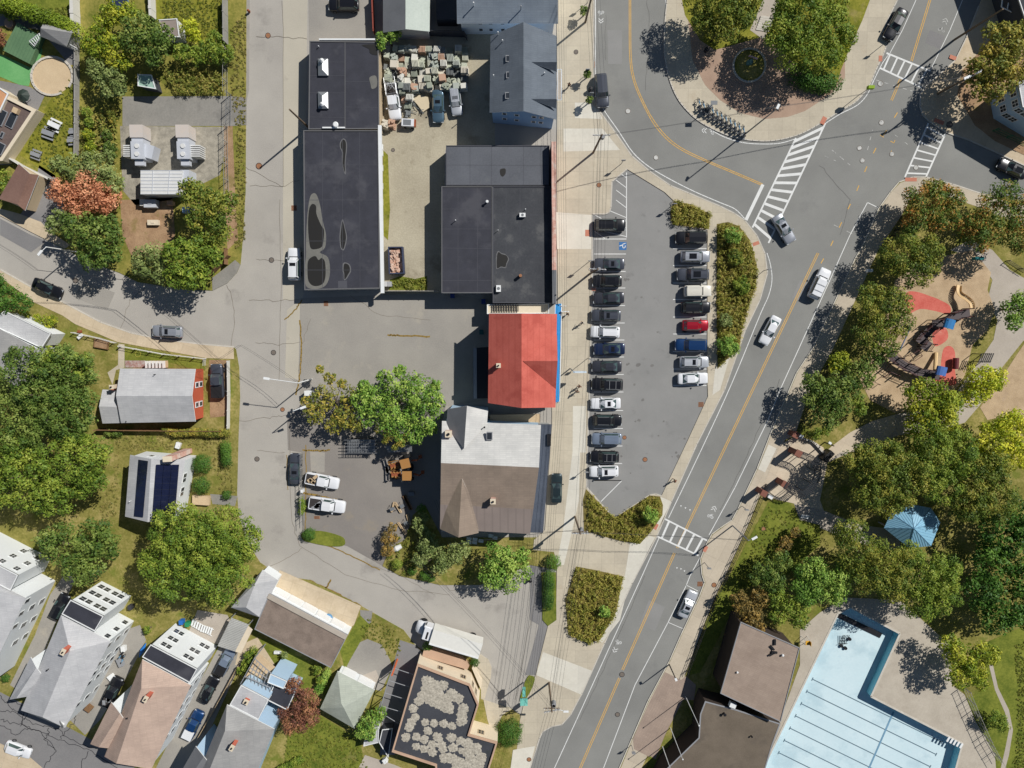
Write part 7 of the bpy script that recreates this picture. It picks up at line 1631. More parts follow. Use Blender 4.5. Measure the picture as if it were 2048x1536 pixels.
g = G(1145,741,4.6); T_ = thing('pole_sign', 'large white hanging sign over the sidewalk beside the blue awning', 'sign', (g.x,g.y,.12)); b = MB(); b.tube((g.x,g.y,.12), (g.x,g.y,4.8), .09, n=8); b.build('post', steel, T_); b = MB(); b.box((g.x+1.15,g.y-.25,4.2), (2.0,.22,1.3)); b.build('panel', mat('sign_white_blue', C(196,212,226), C(216,226,234), var=.05, coords='obj'), T_)
g = G(1048,1396,5); T_ = thing('pole_sign', 'turquoise sign cluster at the grass wedge near the bottom', 'sign', (g.x,g.y,.12)); b = MB(); b.tube((g.x,g.y,.12), (g.x,g.y,5), .1); b.build('post', steel, T_); b = MB(); b.box((g.x,g.y+.8,4.6), (.5,1.2,.9)); b.box((g.x,g.y-1.0,4.4), (1.2,1.2,.2)); b.build('panel', mat('turquoise', C(110,190,176), C(130,204,190), var=.05), T_)
for i, (x, y, lb) in enumerate(((1180,181,'dark litter bin beside the parked dark grey SUV'),(1411,102,'black bollard light at the island tree edge'),(1060,1158,'small bin at the driveway edge'))):
    g = G(x,y,.12); b = MB(); b.tube((g.x,g.y,.12), (g.x,g.y,1.0), .28, .32, n=12); b.tube((g.x,g.y,1.0), (g.x,g.y,1.12), .34, .1, n=12); put1('litter_bin', b, black, lb, 'bin')
for i, (x, y, r, lb) in enumerate(((1168,22,.9,'dark sapling in the sidewalk at the top'),(1174,149,.75,'thin sapling above the parked dark grey SUV'),(1178,200,.75,'thin sapling beside the front of the dark grey SUV'))): T(lb, [(x,y,r*11),(x+4,y-3,r*6)], 3.2, 'dark', seed=130+i, leaf=.16, cover=.4, name='sapling')
g = G(499,24,.1); b = MB(); b.tube((g.x,g.y,.1), (g.x,g.y,.7), .16, n=10); b.ball((g.x,g.y,.72), .18); b.tube((g.x-.25,g.y,.5), (g.x+.25,g.y,.5), .08); put1('fire_hydrant', b, orr, 'rust-orange fire hydrant at the top of the west street', 'hydrant')
# wires
def wires(label, pts, n=1, off=.5, r=.018, sag=.5):
    b = MB()
    for k in range(n):
        o = Vector(((k-(n-1)/2)*off, 0, -(k % 2)*.25))
        for a, c in zip(pts[:-1], pts[1:]):
            a, c = Vector(a)+o, Vector(c)+o; N_ = 10; q = [a.lerp(c, i/N_)-Vector((0,0,sag*4*(i/N_)*(1-i/N_))) for i in range(N_+1)]
            for u, v in zip(q[:-1], q[1:]): b.tube(u, v, r, n=4, caps=False)
    put1('overhead_wires', b, trimd, label, 'power lines')
V3 = lambda p, dz=0: (p[0], p[1], p[2]+dz)
wires('bundle of overhead wires along the west sidewalk poles', [V3(u6,-.3),V3(u1,-.3),V3(u2,-.3),V3(u3,-.3),V3(u4,-.3),tuple(G(1060,1600,9))], 5, .48); wires('lower cable along the same poles', [V3(u6,-2.4),V3(u1,-2.4),V3(u2,-2.4),V3(u3,-2.2),V3(u4,-2.2)], 2, .3, .024)
wires('cables along the shop fronts', [tuple(G(1119,-30,6.5)),tuple(G(1124,300,6.5)),tuple(G(1128,700,6)),tuple(G(1117,860,6)),tuple(G(1100,1100,6.5)),tuple(G(1060,1400,7))], 4, .35, .018, .1); wires('cables crossing the curved main road', [V3(u1,-.4),tuple(G(1540,215,9)),V3(u8,-.4)], 2, .2, .022, .8); wires('cables to the double-headed lamp pole', [V3(u3,-.6),tuple(G(1310,1072,8.4)),tuple(G(1497,1082,7.8))], 2, .2, .02, .3)
wires('wires over the driveway to the cross-gabled house', [V3(u3,-1),tuple(G(1075,1065,5))], 1); wires('wires over the curving lower road', [V3(u3,-2),tuple(G(900,1090,6.5)),tuple(G(870,1000,6))], 2, .3) ; wires('wires sagging over the curved street', [tuple(G(-20,480,8)),tuple(G(72,540,7.5)),tuple(G(250,560,7)),tuple(G(480,760,7.5))], 3, .35)
wires('wires from the street lamp to the west houses', [tuple(G(597,766,7)),tuple(G(480,690,6.5)),tuple(G(395,745,4.4))], 2, .3); wires('wires over the truck to the angular building', [V3(u4,-1.2),tuple(G(960,1250,8.5)),tuple(G(830,1120,8))], 3, .4)
# ------------------------------------------------------------------ people
skin = mat('skin', C(196,150,120), rough=.6, coords='obj'); PM = {}
def figure():
    if PM: return PM
    def skinmesh(name, pts, edges, m, lv=1):
        me = bpy.data.meshes.new(name); me.from_pydata([p[:3] for p in pts], edges, []); o = bpy.data.objects.new(name, me); col.objects.link(o)
        mo = o.modifiers.new('s', 'SKIN'); su = o.modifiers.new('u', 'SUBSURF'); su.levels = su.render_levels = lv
        for v, p in zip(me.skin_vertices[0].data, pts): v.radius = (p[3], p[4] if len(p) > 4 else p[3])
        me.skin_vertices[0].data[0].use_root = True
        dg = bpy.context.evaluated_depsgraph_get(); dg.update(); ev = bpy.data.meshes.new_from_object(o.evaluated_get(dg)); bpy.data.objects.remove(o); ev.materials.clear(); ev.materials.append(m); return ev
    P = [(0,0,.95,.13,.10),(0,0,1.2,.14,.11),(0.02,0,1.42,.15,.10),(.03,0,1.52,.055),(.05,0,1.64,.095,.085),(.06,0,1.74,.08)]; Ed = [(0,1),(1,2),(2,3),(3,4),(4,5)]
    P.append((.15,0,1.62,.02)); Ed.append((4,6))
    for s, hx_, ax in ((-1,.22,.22),(1,-.2,-.2)):
        k = len(P); P += [(0,s*.1,.9,.085),(hx_*.55,s*.1,.50,.058),(hx_-.08,s*.1,.09,.04),(hx_+.1,s*.11,.04,.035)]; Ed += [(0,k),(k,k+1),(k+1,k+2),(k+2,k+3)]
        k = len(P); P += [(0,s*.2,1.42,.055),(-ax*.4,s*.25,1.15,.042),(-ax*1.3,s*.26,.93,.03),(-ax*1.6,s*.26,.87,.026,.04)]; Ed += [(2,k),(k,k+1),(k+1,k+2),(k+2,k+3)]
        for f in range(4): P.append((-ax*1.6+(f-1.5)*.022,s*.26,.78+abs(f-1.5)*.01,.008)); Ed.append((k+3,len(P)-1))
        P.append((-ax*1.6+.05,s*.25,.84,.009)); Ed.append((k+3,len(P)-1))
    PM['body'] = skinmesh('body', P, Ed, skin)
    PM['shirt'] = skinmesh('shirt', [(0,0,.98,.15,.12),(0,0,1.2,.16,.13),(.02,0,1.43,.165,.12),(0,.2,1.43,.075),(.09,.25,1.2,.06),(0,-.2,1.43,.075),(-.09,-.25,1.2,.06)], [(0,1),(1,2),(2,3),(3,4),(2,5),(5,6)], trim)
    PM['trousers'] = skinmesh('trousers', [(0,0,.95,.14,.12),(0,-.1,.88,.1),(.12,-.1,.5,.075),(.14,-.1,.14,.06),(0,.1,.88,.1),(-.11,.1,.5,.075),(-.28,.1,.14,.06)], [(0,1),(1,2),(2,3),(0,4),(4,5),(5,6)], trim)
    b = MB(); b.ball((.035,0,1.70), .125, .95, 12, 8, zmin=-.25); o = b.build('hair', black, None, local=True, smooth=True); PM['hair'] = o.data; bpy.data.objects.remove(o); return PM
def person(label, px, head, shirt, trou, hair, z=.13):
    figure(); g = G(px[0], px[1], z); T_ = thing('person', label, 'person', (g.x,g.y,z), R(head), 'pedestrians')
    for n, c in (('body',None),('shirt',shirt),('trousers',trou),('hair',hair)):
        o = bpy.data.objects.new(n, PM[n]); col.objects.link(o); o.parent = T_
        if c: o.material_slots[0].link = 'OBJECT'; o.material_slots[0].material = flat('cloth_%d_%d_%d' % c, C(*c), rough=.9)
person('person in a white top walking beside the blue awning', (1163,646), 100, (226,226,222), (50,50,58), (36,30,28)); person('person in dark clothes on the sidewalk below the hanging sign', (1154,782), -80, (52,46,50), (40,40,48), (40,32,28)); person('person in brown beside the person in dark clothes', (1158,772), 110, (120,84,66), (60,56,60), (90,60,40))
person('person with reddish hair at the lower edge of the parking lot', (1347,959), 150, (92,56,52), (70,64,44), (120,70,54)); person('person in dark clothes beside the white balcony of the slate-roofed house', (1137,174), 80, (44,44,50), (40,40,46), (34,30,28)); person('person passing under the blade sign of the blue awning shop', (1134,628), 60, (70,52,44), (46,42,44), (40,30,26))
# ------------------------------------------------------------------ bike dock
bk = flat('bike_blue', C(110,158,190)); 
for i in range(11):
    t = i/10; x, y = 1397+t*88, 208+t*54-6*math.sin(t*math.pi)*0; g = G(x, y, .13); a = R(-100-t*8+25)
    T_ = thing('docked_bicycle', 'shared bicycles in the dock on the round island pavement', 'bicycle', (g.x,g.y,.13), a, 'bicycles in the dock')
    def lp(n, b, m):
        o = b.build(n, m, None, local=True); o.parent = T_
    if not i:
        b = MB()
        for (p_, q_) in (((-.1,0,.35),(.1,0,.75)),((.1,0,.75),(-.45,0,.7)),((-.1,0,.35),(-.45,0,.75)),((-.45,0,.75),(-.55,0,.34)),((.1,0,.75),(.5,0,.8)),((.5,0,.95),(.58,0,.34))): b.tube(p_, q_, .07, n=5)
        dfr = b.build('frame', bk, None, local=True).data; b = MB()
        for k in range(12):
            a0, a1 = k*math.pi/6, (k+1)*math.pi/6; b.tube((.33*math.cos(a0),0,.33*math.sin(a0)), (.33*math.cos(a1),0,.33*math.sin(a1)), .03, n=5, caps=False)
        dwh = b.build('wheel', rubber, None, local=True).data; b = MB(); b.tube((.45,-.3,1.0), (.45,.3,1.0), .025); b.box((.6,0,.95), (.25,.3,.15)); dhb = b.build('handlebar', black, None, local=True).data
        b = MB(); b.box((-.45,0,.88), (.26,.15,.07)); b.box((.95,0,.93),(.2,.3,.06)); dsd = b.build('saddle', black, None, local=True).data; b = MB(); b.box((.95,0,.45), (.22,.35,.9)); b.box((.8,0,.03), (1.0,.5,.05)); ddk = b.build('dock_post', steel, None, local=True).data
        for o in list(col.objects):
            if o.parent is None and o.name.split('.')[0] in ('frame','handlebar','saddle','dock_post') or (o.parent is None and o.data in (dwh,)): bpy.data.objects.remove(o)
    for n, d, l in (('frame',dfr,(0,0,0)),('wheel',dwh,(-.55,0,.34)),('wheel',dwh,(.58,0,.34)),('handlebar',dhb,(0,0,0)),('saddle',dsd,(0,0,0)),('dock_post',ddk,(0,0,0))):
        o = bpy.data.objects.new(n, d); col.objects.link(o); o.parent = T_; o.location = l
g = G(1423,211,2.2); T_ = thing('payment_kiosk', 'grey kiosk with solar mast at the bike dock', 'kiosk', (g.x,g.y,.13)); b = MB(); b.box((g.x,g.y,1.0), (.5,.4,1.8)); b.build('cabinet', steel, T_); b = MB(); b.tube((g.x,g.y,1.8), (g.x,g.y,3.6), .05); b.box((g.x,g.y,3.6), (1.0,.6,.05)); b.build('mast', steel, T_)
# circular planter with monument on the island
g = G(1498,131,.13); T_ = thing('round_planter', 'round grass planter with low stone rim on the island', 'planter', tuple(g)); b = MB(); N_ = 28
for k in range(N_): a = 2*math.pi*k/N_; b.box((g.x+2.45*math.cos(a),g.y+2.45*math.sin(a),.25), (.25,.58,.3), a)
b.build('rim', m_curb, T_); b = MB(); b.tube((g.x,g.y,.1), (g.x,g.y,.24), 2.35, n=28); b.build('grass_top', m_dry, T_)
g = G(1497,127,.3); T_ = thing('monument', 'blue-green monument with flags in the round planter', 'monument', tuple(g)); b = MB(); b.box((g.x,g.y,.8), (.7,.5,1.2)); b.tube((g.x,g.y,1.4), (g.x,g.y,2.0), .25, .1); b.build('plinth', mat('verdigris', C(96,140,140), var=.1), T_); b = MB(); b.box((g.x+.3,g.y+.5,1.5), (1.4,.06,.5), R(-20)); b.build('banner', mat('banner', C(220,190,200)), T_)
for i in range(6):
    p = G(1516+i*4.2, 44+i*1.2, .2); 
b = MB()
for i in range(7): p, q = G(1512+i*1.5,58-i*4,.15), G(1538+i*1.5,62-i*4,.15); d = q-p; b.box(((p.x+q.x)/2,(p.y+q.y)/2,.18+i*.02), (d.length,.3,.12), math.atan2(d.y,d.x))
put1('stone_steps', b, m_curb, 'pale stone steps between the two island trees', 'steps')
# ------------------------------------------------------------------ curved pergola and brick piers on the plaza
T_ = thing('curved_pergola', 'curved dark lattice pergola between brick piers on the plaza', 'pergola', tuple(G(1620,950,.13)))
arc = [G(x,y,3.0) for x,y in smoothed([(1597,908),(1608,912),(1622,917),(1632,927),(1635,942),(1630,962),(1618,980),(1603,988),(1590,984),(1578,975),(1570,970)], False, 3)]
b = MB(); pb = MB(); nn = len(arc)
L1, L2 = [], []
for i, p in enumerate(arc):
    d = (arc[min(nn-1,i+1)]-arc[max(0,i-1)]).normalized(); n_ = Vector((-d.y,d.x,0)); L1.append(p+n_*.45); L2.append(p-n_*.45)
    b.tube(p+n_*.6+Vector((0,0,.08)), p-n_*.6+Vector((0,0,.08)), .05, n=4)
    if i < nn-1: m_ = (p+arc[i+1])/2; b.tube(m_+n_*.6+Vector((0,0,.08)), m_-n_*.6+Vector((0,0,.08)), .05, n=4)
    if i % 4 == 0:
        for q in (p+n_*.45, p-n_*.45): pb.tube((q.x,q.y,.13), (q.x,q.y,3.0), .06, n=6)
b.path(L1, .06, n=4); b.path(L2, .06, n=4); b.build('lattice', trimd, T_); pb.build('post', black, T_)
brick2 = mat('dark_brick', C(128,84,72), C(146,98,84), var=.12, s2=9, coords='obj')
for i, (x, y, lb, w_, h_) in enumerate(((1597,907,'brick pier at the upper end of the curved pergola',.85,3.2),(1570,969,'brick pier at the lower end of the curved pergola',.85,3.0),(1528,987,'brick pier beside the sidewalk below the plaza',.8,2.8),(1592,870,'brick pier at the top of the plaza under the trees',.8,2.4))):
    g = G(x,y,h_); T_ = thing('brick_pier', lb, 'brick pier', (g.x,g.y,.13)); b = MB(); b.box((g.x,g.y,h_/2+.06), (w_,w_,h_-.2), R(-28)); b.build('shaft', brick2, T_); b = MB(); b.box((g.x,g.y,h_), (w_+.2,w_+.2,.15), R(-28)); b.build('cap', brick2, T_)
for x, y, x2, y2, lb in ((1600,872,1608,880,'white stone block end of the plaza wall at the top'),(1540,993,1546,1000,'white stone block at the lower end of the plaza')):
    g = G(x,y,.6); b = MB(); b.box((g.x,g.y,.5), (.8,.6,.8), R(-30)); put1('stone_block', b, trim, lb, 'stone block')
b = MB()
for a, c in zip(smoothed([(1604,876),(1622,882),(1630,888),(1648,908)], False, 3)[:-1], smoothed([(1604,876),(1622,882),(1630,888),(1648,908)], False, 3)[1:]):
    p, q = G(*a,.1), G(*c,.1); d = q-p; b.box(((p.x+q.x)/2,(p.y+q.y)/2,.35), (d.length+.1,.3,.5), math.atan2(d.y,d.x))
put1('low_wall', b, m_curb, 'low curved concrete wall at the top of the plaza', 'wall'); g = G(1653,911,1); b = MB(); b.box((g.x,g.y,1.0), (.9,1.9,1.7), R(-42)); put1('notice_board', b, black, 'dark upright notice board at the plaza path', 'notice board')
g = G(1610,1033,.4); b = MB(); b.box((g.x,g.y,.4), (1.3,.6,.12), R(-8)); b.box((g.x,g.y+.25,.65), (1.3,.08,.4), R(-8)); b.box((g.x-.5,g.y,.2), (.1,.5,.35)); b.box((g.x+.5,g.y,.2), (.1,.5,.35)); put1('park_bench', b, trim, 'white bench on the path left of the gazebo', 'bench')
T_ = thing('trellis_shelter', 'small dark slatted shelter beside the lime tree', 'shelter', tuple(G(1972,716,.13))); g = G(1972,716,2.2); b = MB()
for k in range(7): b.box((g.x-.9+k*.3,g.y,2.2), (.12,1.6,.1), R(-20))
b.build('roof', trimd, T_); b = MB()
for sx in (-.8,.8):
    for sy in (-.6,.6): b.box((g.x+sx,g.y+sy,1.1), (.1,.1,2.1))
b.build('post', trimd, T_)
# ------------------------------------------------------------------ playground equipment
T_ = thing('tube_slide', 'tan curving slide at the top of the playground', 'slide', tuple(G(1925,600,.13))); sl = flat('slide_tan', C(222,190,140)); pts = smoothed([(1917,570),(1916,582),(1921,590),(1932,597),(1941,606),(1943,616)], False, 4); b = MB()
for i, (a, c) in enumerate(zip(pts[:-1], pts[1:])):
    z0_, z1_ = .4+1.6*i/len(pts), .4+1.6*(i+1)/len(pts); p, q = G(*a,z0_), G(*c,z1_); d = (q-p).normalized(); n_ = Vector((-d.y,d.x,0))*.42
    b.add([p-n_+Vector((0,0,.3)),q-n_+Vector((0,0,.3)),q-n_*.8,p-n_*.8,q+n_*.8,p+n_*.8,q+n_+Vector((0,0,.3)),p+n_+Vector((0,0,.3))], [(0,1,2,3),(3,2,4,5),(5,4,6,7),(3,2,1,0),(5,4,2,3),(7,6,4,5)])
b.build('chute', sl, T_)
def playset(label, spec, roofs, rot):
    T_ = thing('climbing_frame', label, 'climbing frame', tuple(G(spec[0][0],spec[0][1],.13))); b = MB(); pb = MB(); rb = MB()
    P = [G(x,y,z) for x,y,z in spec]
    for p, q in zip(P[:-1], P[1:]):
        d = (q-p); an = math.atan2(d.y,d.x); m_ = (p+q)/2; l = math.hypot(d.x,d.y); b.box((m_.x,m_.y,m_.z-.05), (l+.3,1.3,.1), an)
        for s in (-.62,.62):
            n_ = Vector((-math.sin(an),math.cos(an),0))*s
            rb.tube(p+n_+Vector((0,0,.9)), q+n_+Vector((0,0,.9)), .05, n=5); rb.tube(p+n_+Vector((0,0,.45)), q+n_+Vector((0,0,.45)), .03, n=4)
            for e in (p, q): pb.tube((e.x+n_.x,e.y+n_.y,.1), (e.x+n_.x,e.y+n_.y,e.z+1.5), .07, n=6)
            for k in range(1,5): u = p.lerp(q,k/5)+n_; rb.tube(u, u+Vector((0,0,.9)), .02, n=4)
    b.build('deck', flat('play_deck', C(84,74,76)), T_); pb.build('post', flat('play_post', C(58,48,52)), T_); rb.build('railing', flat('play_rail', C(96,58,58)), T_)
    for (x,y,w,l,c) in roofs:
        g = G(x,y,3.0); b = MB(); a = R(rot); cs, sn = math.cos(a), math.sin(a); N_ = 6
        for k in range(N_):
            t0, t1 = math.pi*k/N_, math.pi*(k+1)/N_
            pt = lambda t, s: (g.x+cs*w/2*math.cos(t)-sn*s, g.y+sn*w/2*math.cos(t)+cs*s, 2.9+.5*math.sin(t))
            b.add([pt(t0,-l/2),pt(t1,-l/2),pt(t1,l/2),pt(t0,l/2)], [(0,1,2,3),(3,2,1,0)])
        b.build('canopy', flat('play_%d' % c[0], C(*c)), T_)
    return T_
playset('upper climbing frame with bright blue canopy and curved bridges', [(1938,625,1.6),(1922,628,1.6),(1904,634,1.8),(1890,646,1.8),(1866,648,1.6)], [(1899,648,1.7,1.5,(40,120,180))], -15)
playset('middle low climbing frame with dark nets below the upper one', [(1870,652,1.2),(1852,668,1.0),(1838,684,.9)], [], 0); playset('low climbing bridge below the dark nets', [(1858,684,1.2),(1848,698,1.2)], [], 0)
t_ = playset('lower climbing frame with dark bridge and blue canopy', [(1780,708,1.5),(1794,722,1.5),(1815,735,1.6),(1838,745,1.6),(1860,748,1.7),(1878,752,1.7)], [(1883,742,1.7,1.4,(70,110,180))], -12)
b = MB(); p, q = G(1872,706,.3), G(1870,740,1.6); b.tube(p, q, .3, n=8); b.build('slide_chute', sl, t_)
b = MB(); b.tube(G(1912,716,.9), G(1911,738,.9), .45, n=12); put1('play_tunnel', b, flat('maroon_plastic', C(104,34,42)), 'dark red play tunnel beside the blue canopy', 'play tunnel')
T_ = thing('balance_beam', 'long grey-blue balance beam crossing the mulch', 'balance beam', tuple(G(1810,680,.13))); b = MB(); b.tube(G(1821,655,1.6), G(1800,700,1.6), .1); b.build('beam', flat('beam_blue', C(110,124,156)), T_); b = MB()
for x, y in ((1820,657),(1801,698)): p = G(x,y,1.6); b.tube((p.x-.8,p.y,.1), p, .05); b.tube((p.x+.8,p.y,.1), p, .05)
b.build('leg', black, T_)
for i, pts in enumerate((((1746,733),(1770,715),(1790,722),(1765,745)),((1768,755),(1782,744),(1800,752)),((1820,712),(1838,700),(1845,712),(1830,722)),((1733,775),(1745,762),(1762,770)))):
    b = MB(); P = [G(x,y,1.1) for x,y in pts]; b.path(P, .045)
    for p in P: b.tube((p.x,p.y,.1), p, .045)
    put1('play_hoop', b, flat('play_rail', C(96,58,58)), ['low bar climber at the left of the lower climbing frame','low bar climber below the lower climbing frame','small bar climber between the frames','low hoop at the bottom left of the playground'][i], 'climbing bars')
# ------------------------------------------------------------------ substation transformers
gal = flat('substation_grey', C(196,200,208)); gal2 = flat('substation_light', C(222,222,220)); 
def transformer(label, x0, y0, fin):
    T_ = thing('transformer', label, 'transformer', tuple(G(x0,y0,.1))); q = lambda x, y, z: G(x0+x, y0+y, z)
    def bx(nm, x, y, w, l, z0_, z1_, m=gal, par=None):
        p = q(x, y, z1_); b = MB(); b.box((p.x,p.y,(z0_+z1_)/2), (w,l,z1_-z0_)); return b.build(nm, m, par or T_)
    bx('switch_cabinet', -2, -38, 2.0, 1.9, .1, 2.6, mat('rust_grey', C(200,198,196), C(206,192,180), var=.05, coords='obj')); bx('switch_cabinet', 0, -22, 1.7, 1.2, .1, 2.4); tk = bx('tank', 0, 0, 1.9, 2.6, .1, 2.9); 
    for dy in (-8, 8): p = q(0, dy, 2.9); b = MB(); b.tube((p.x,p.y,2.9), (p.x,p.y,3.05), .35, n=14); b.build('hatch', gal2, tk)
    b = MB()
    for k in range(6): p = q(fin, -9+k*4.2, 2.4); b.box((p.x,p.y,1.4), (1.5 if abs(fin) > 15 else 1.2,.16,2.0))
    b.build('radiator_fins', gal2, T_); bx('bus_duct', 4, 20, 1.3, 1.6, 1.6, 2.4)
transformer('left grey transformer with fins on the gravel pad', 274, 300, -18); transformer('right grey transformer with white fins on the gravel pad', 366, 300, 24)
b = MB(); b.box((*G(297,303,2.2).xy,1.4), (1.6,2.0,2.0), R(-15)); put1('valve_cabinet', b, gal, 'jumbled grey cabinet between the transformers', 'cabinet')
T_ = thing('switchgear_house', 'white ribbed switchgear enclosure below the transformers', 'enclosure', tuple(G(322,370,.1))); P = [G(281,341,3.0),G(365,341,3.0),G(360,388,3.0),G(281,388,3.0)]
MB().prism([(p.x,p.y) for p in P], .1, 3.0).build('body', gal2, T_); b = MB()
for k in range(8): p, r_ = P[0].lerp(P[3], k/7), P[1].lerp(P[2], k/7); b.tube(p, r_, .06, n=4)
for t in (.3,.7): b.tube(P[0].lerp(P[1], t)+Vector((0,0,.05)), P[3].lerp(P[2], t)+Vector((0,0,.05)), .05, n=4)
b.build('roof_rib', gal, T_); p = G(370,352,2.6); b = MB(); b.box((p.x,p.y,1.4), (1.3,1.8,2.6)); b.build('side_box', gal, T_)
for x, y, w, l, h_, lb, m_ in ((300,407,1.9,1.2,1.1,'grey machine box under the switchgear enclosure',gal),(285,405,.8,1.0,.9,'small white box left of the grey machine box',gal2),(306,445,1.7,.8,.6,'low cream box on the bare ground',w_cream),(340,406,.9,.6,.9,'pinkish box beside the olive tree',w_pink),(375,420,1.6,.9,.9,'pale blue unit under the olive tree',w_blue)):
    p = G(x,y,h_); b = MB(); b.box((p.x,p.y,h_/2+.1), (w,l,h_)); b.box((p.x,p.y,h_+.13), (w*.3,l*.3,.08)); put1('equipment_box', b, m_, lb, 'equipment box')
# ------------------------------------------------------------------ salvage yard
rg = random.Random(17); jc = [flat('junk_%d' % i, C(*c), rough=.8) for i, c in enumerate(((206,206,188),(190,194,176),(214,206,190),(176,182,172),(222,220,210),(196,160,136),(120,124,124),(160,166,150)))]
cells = []
for y in range(100, 176, 15):
    for x in range(774, 930, 14): cells.append((x+rg.uniform(-2.5,2.5), y+rg.uniform(-2.5,2.5)))
cells = [c for c in cells if c[0] > 798 or c[1] < 165]+[(804,184),(818,179),(832,180),(846,176),(860,176),(806,197),(820,196),(816,210),(816,226),(770,250),(783,249),(892,175)]
for i, (x, y) in enumerate(cells):
    z_ = .02; g = G(x,y,.8); b = MB(); m_ = rg.choice(jc); lay = rg.randint(1,3); w, l = rg.uniform(.85,1.15), rg.uniform(.85,1.2); a = R(rg.uniform(-12,12)); z = z_
    for k in range(lay):
        dx, dy = rg.uniform(-.12,.12), rg.uniform(-.12,.12); b.box((g.x+dx,g.y+dy,z+.07), (w,l,.1), a); h_ = rg.uniform(.25,.6)
        if rg.random() < .45:
            for j in range(5): b.box((g.x+dx-w*.4+j*w*.2,g.y+dy,z+.12+h_/2), (w*.12,l*.92,h_), a)
        elif rg.random() < .5: b.box((g.x+dx,g.y+dy,z+.12+h_/2), (w*.88,l*.88,h_), a)
        else:
            for j in range(7): b.box((g.x+rg.uniform(-w,w)*.38,g.y+rg.uniform(-l,l)*.38,z+.12+h_*rg.uniform(.3,.7)), (rg.uniform(.15,.5),rg.uniform(.15,.5),h_*.6), rg.random()*3)
        z += .12+h_
    put1('salvage_pallet', b, m_, 'pallets stacked with pale salvaged goods behind the parked cars', 'pallet stack', 'pallet stacks in the salvage yard')
b = MB(); g = G(846,192,.3)
for k in range(40): b.box((G(838,212,0).x+rg.uniform(-1.6,2.4),G(838,212,0).y+rg.uniform(-1.3,1.6),.15+rg.random()*.4), (rg.uniform(.2,.9),.08,.06), rg.random()*3)
tag(b.build('scrap_heap', jc[6]), 'scattered scrap between the white pickup and the slate blue sedan', 'scrap', kind='stuff')
b = MB(); P = [G(x,y,.5) for x,y in ((826,200),(838,190),(856,194),(860,214),(846,224),(834,208))]; b.prism([(p.x,p.y) for p in P], .05, .5); put1('tarpaulin', b, flat('tarp_cream', C(214,198,168)), 'cream tarpaulin beside the slate blue sedan', 'tarpaulin')
b = MB(); P = [G(x,y,.9) for x,y in ((856,92),(890,94),(890,115),(858,114))]; b.prism([(p.x,p.y) for p in P], .05, .9); put1('tarpaulin', b, flat('tarp_grey', C(120,128,130)), 'grey tarpaulin in the shade at the back of the salvage yard', 'tarpaulin')
# ------------------------------------------------------------------ contractor yard
T_ = thing('scaffold_rack', 'stack of silver scaffold frames on a trailer in the contractor yard', 'scaffold rack', tuple(G(724,893,.03))); P = [G(696,880,1.7),G(749,880,1.7),G(749,906,1.7),G(696,906,1.7)]; b = MB()
for k in range(24): t = k/23; b.tube(P[0].lerp(P[1],t)+Vector((0,0,-.1*(k%3))), P[3].lerp(P[2],t)+Vector((0,0,-.1*(k%3))), .05, n=4)
for t in (0,.25,.5,.75,1): b.tube(P[0].lerp(P[3],t)-Vector((.6,0,-.06)), P[1].lerp(P[2],t)+Vector((.4,0,.06)), .05, n=4)
b.build('frames', metal, T_); b = MB(); c_ = cen(P); b.box((c_.x,c_.y,.9), (4.1,2.0,.2)); b.build('bed', steel, T_); b = MB()
for sx in (-1.4,1.4):
    for sy in (-1,1): b.tube((c_.x+sx,c_.y+sy*.8,.4), (c_.x+sx,c_.y+sy*1.05,.4), .38, n=12)
b.build('wheel', rubber, T_)
b = MB()
for k in range(8): b.tube(G(770+k,893+k*1.6,1.2), G(824,890+k*1.8,1.3), .06, n=5)
put1('pipe_bundle', b, metal, 'long silver pipes lying above the diggers', 'pipes')
for i, (x,y,x2,y2,w_) in enumerate(((808,992,822,1020,.9),(790,1006,802,1026,.45),(796,1046,812,1070,.45),(788,1005,783,1025,.3),(814,1030,820,1050,.5))):
    p, q = G(x,y,.5), G(x2,y2,.5); d = q-p; b = MB()
    for k in range(4): b.box(((p.x+q.x)/2+(k%2)*.16-.1,(p.y+q.y)/2,.15+.14*(k//2)), (d.length,w_*.45,.13), math.atan2(d.y,d.x))
    put1('timber_stack', b, wood if i else woodd, ['long brown timber stack in the building shadow','short timber stack, upper of the pale ones','short timber stack, lower of the pale ones','single timber left of the upper pale stack','timber stack under the garden shrub'][i], 'timber')
for i, (x, y) in enumerate(((784,1018),(804,1012),(812,1046))):
    g = G(x,y,.7); T_ = thing('saw_stand', ['dark tool stand left of the pale timbers','tool stand right of the pale timbers','tool stand beside the lower timber stack'][i], 'tool stand', tuple(g*1)); b = MB(); b.box((g.x,g.y,.75), (.7,.5,.12), .5); b.build('top', steel, T_); b = MB()
    for sx in (-.3,.3):
        for sy in (-.25,.25): b.tube((g.x+sx*1.8,g.y+sy*1.8,.02), (g.x+sx,g.y+sy,.7), .035)
    b.build('leg', black, T_)
g = G(793,1097,.5); b = MB(); d = Vector((.85,.45,0)); q = Vector((g.x,g.y,.5)); b.tube(q-d, q, .12, .5, n=12); b.tube(q, q+d*.9, .5, .35, n=12); put1('upturned_boat', b, trim, 'white upturned dinghy at the garden edge', 'boat')
g = G(617,786,1.2); b = MB(); b.box((g.x,g.y,.8), (1.0,.7,1.5)); b.box((g.x,g.y,1.6), (1.1,.8,.08)); put1('utility_cabinet', b, trim, 'white utility cabinet among the golden leaves', 'cabinet')
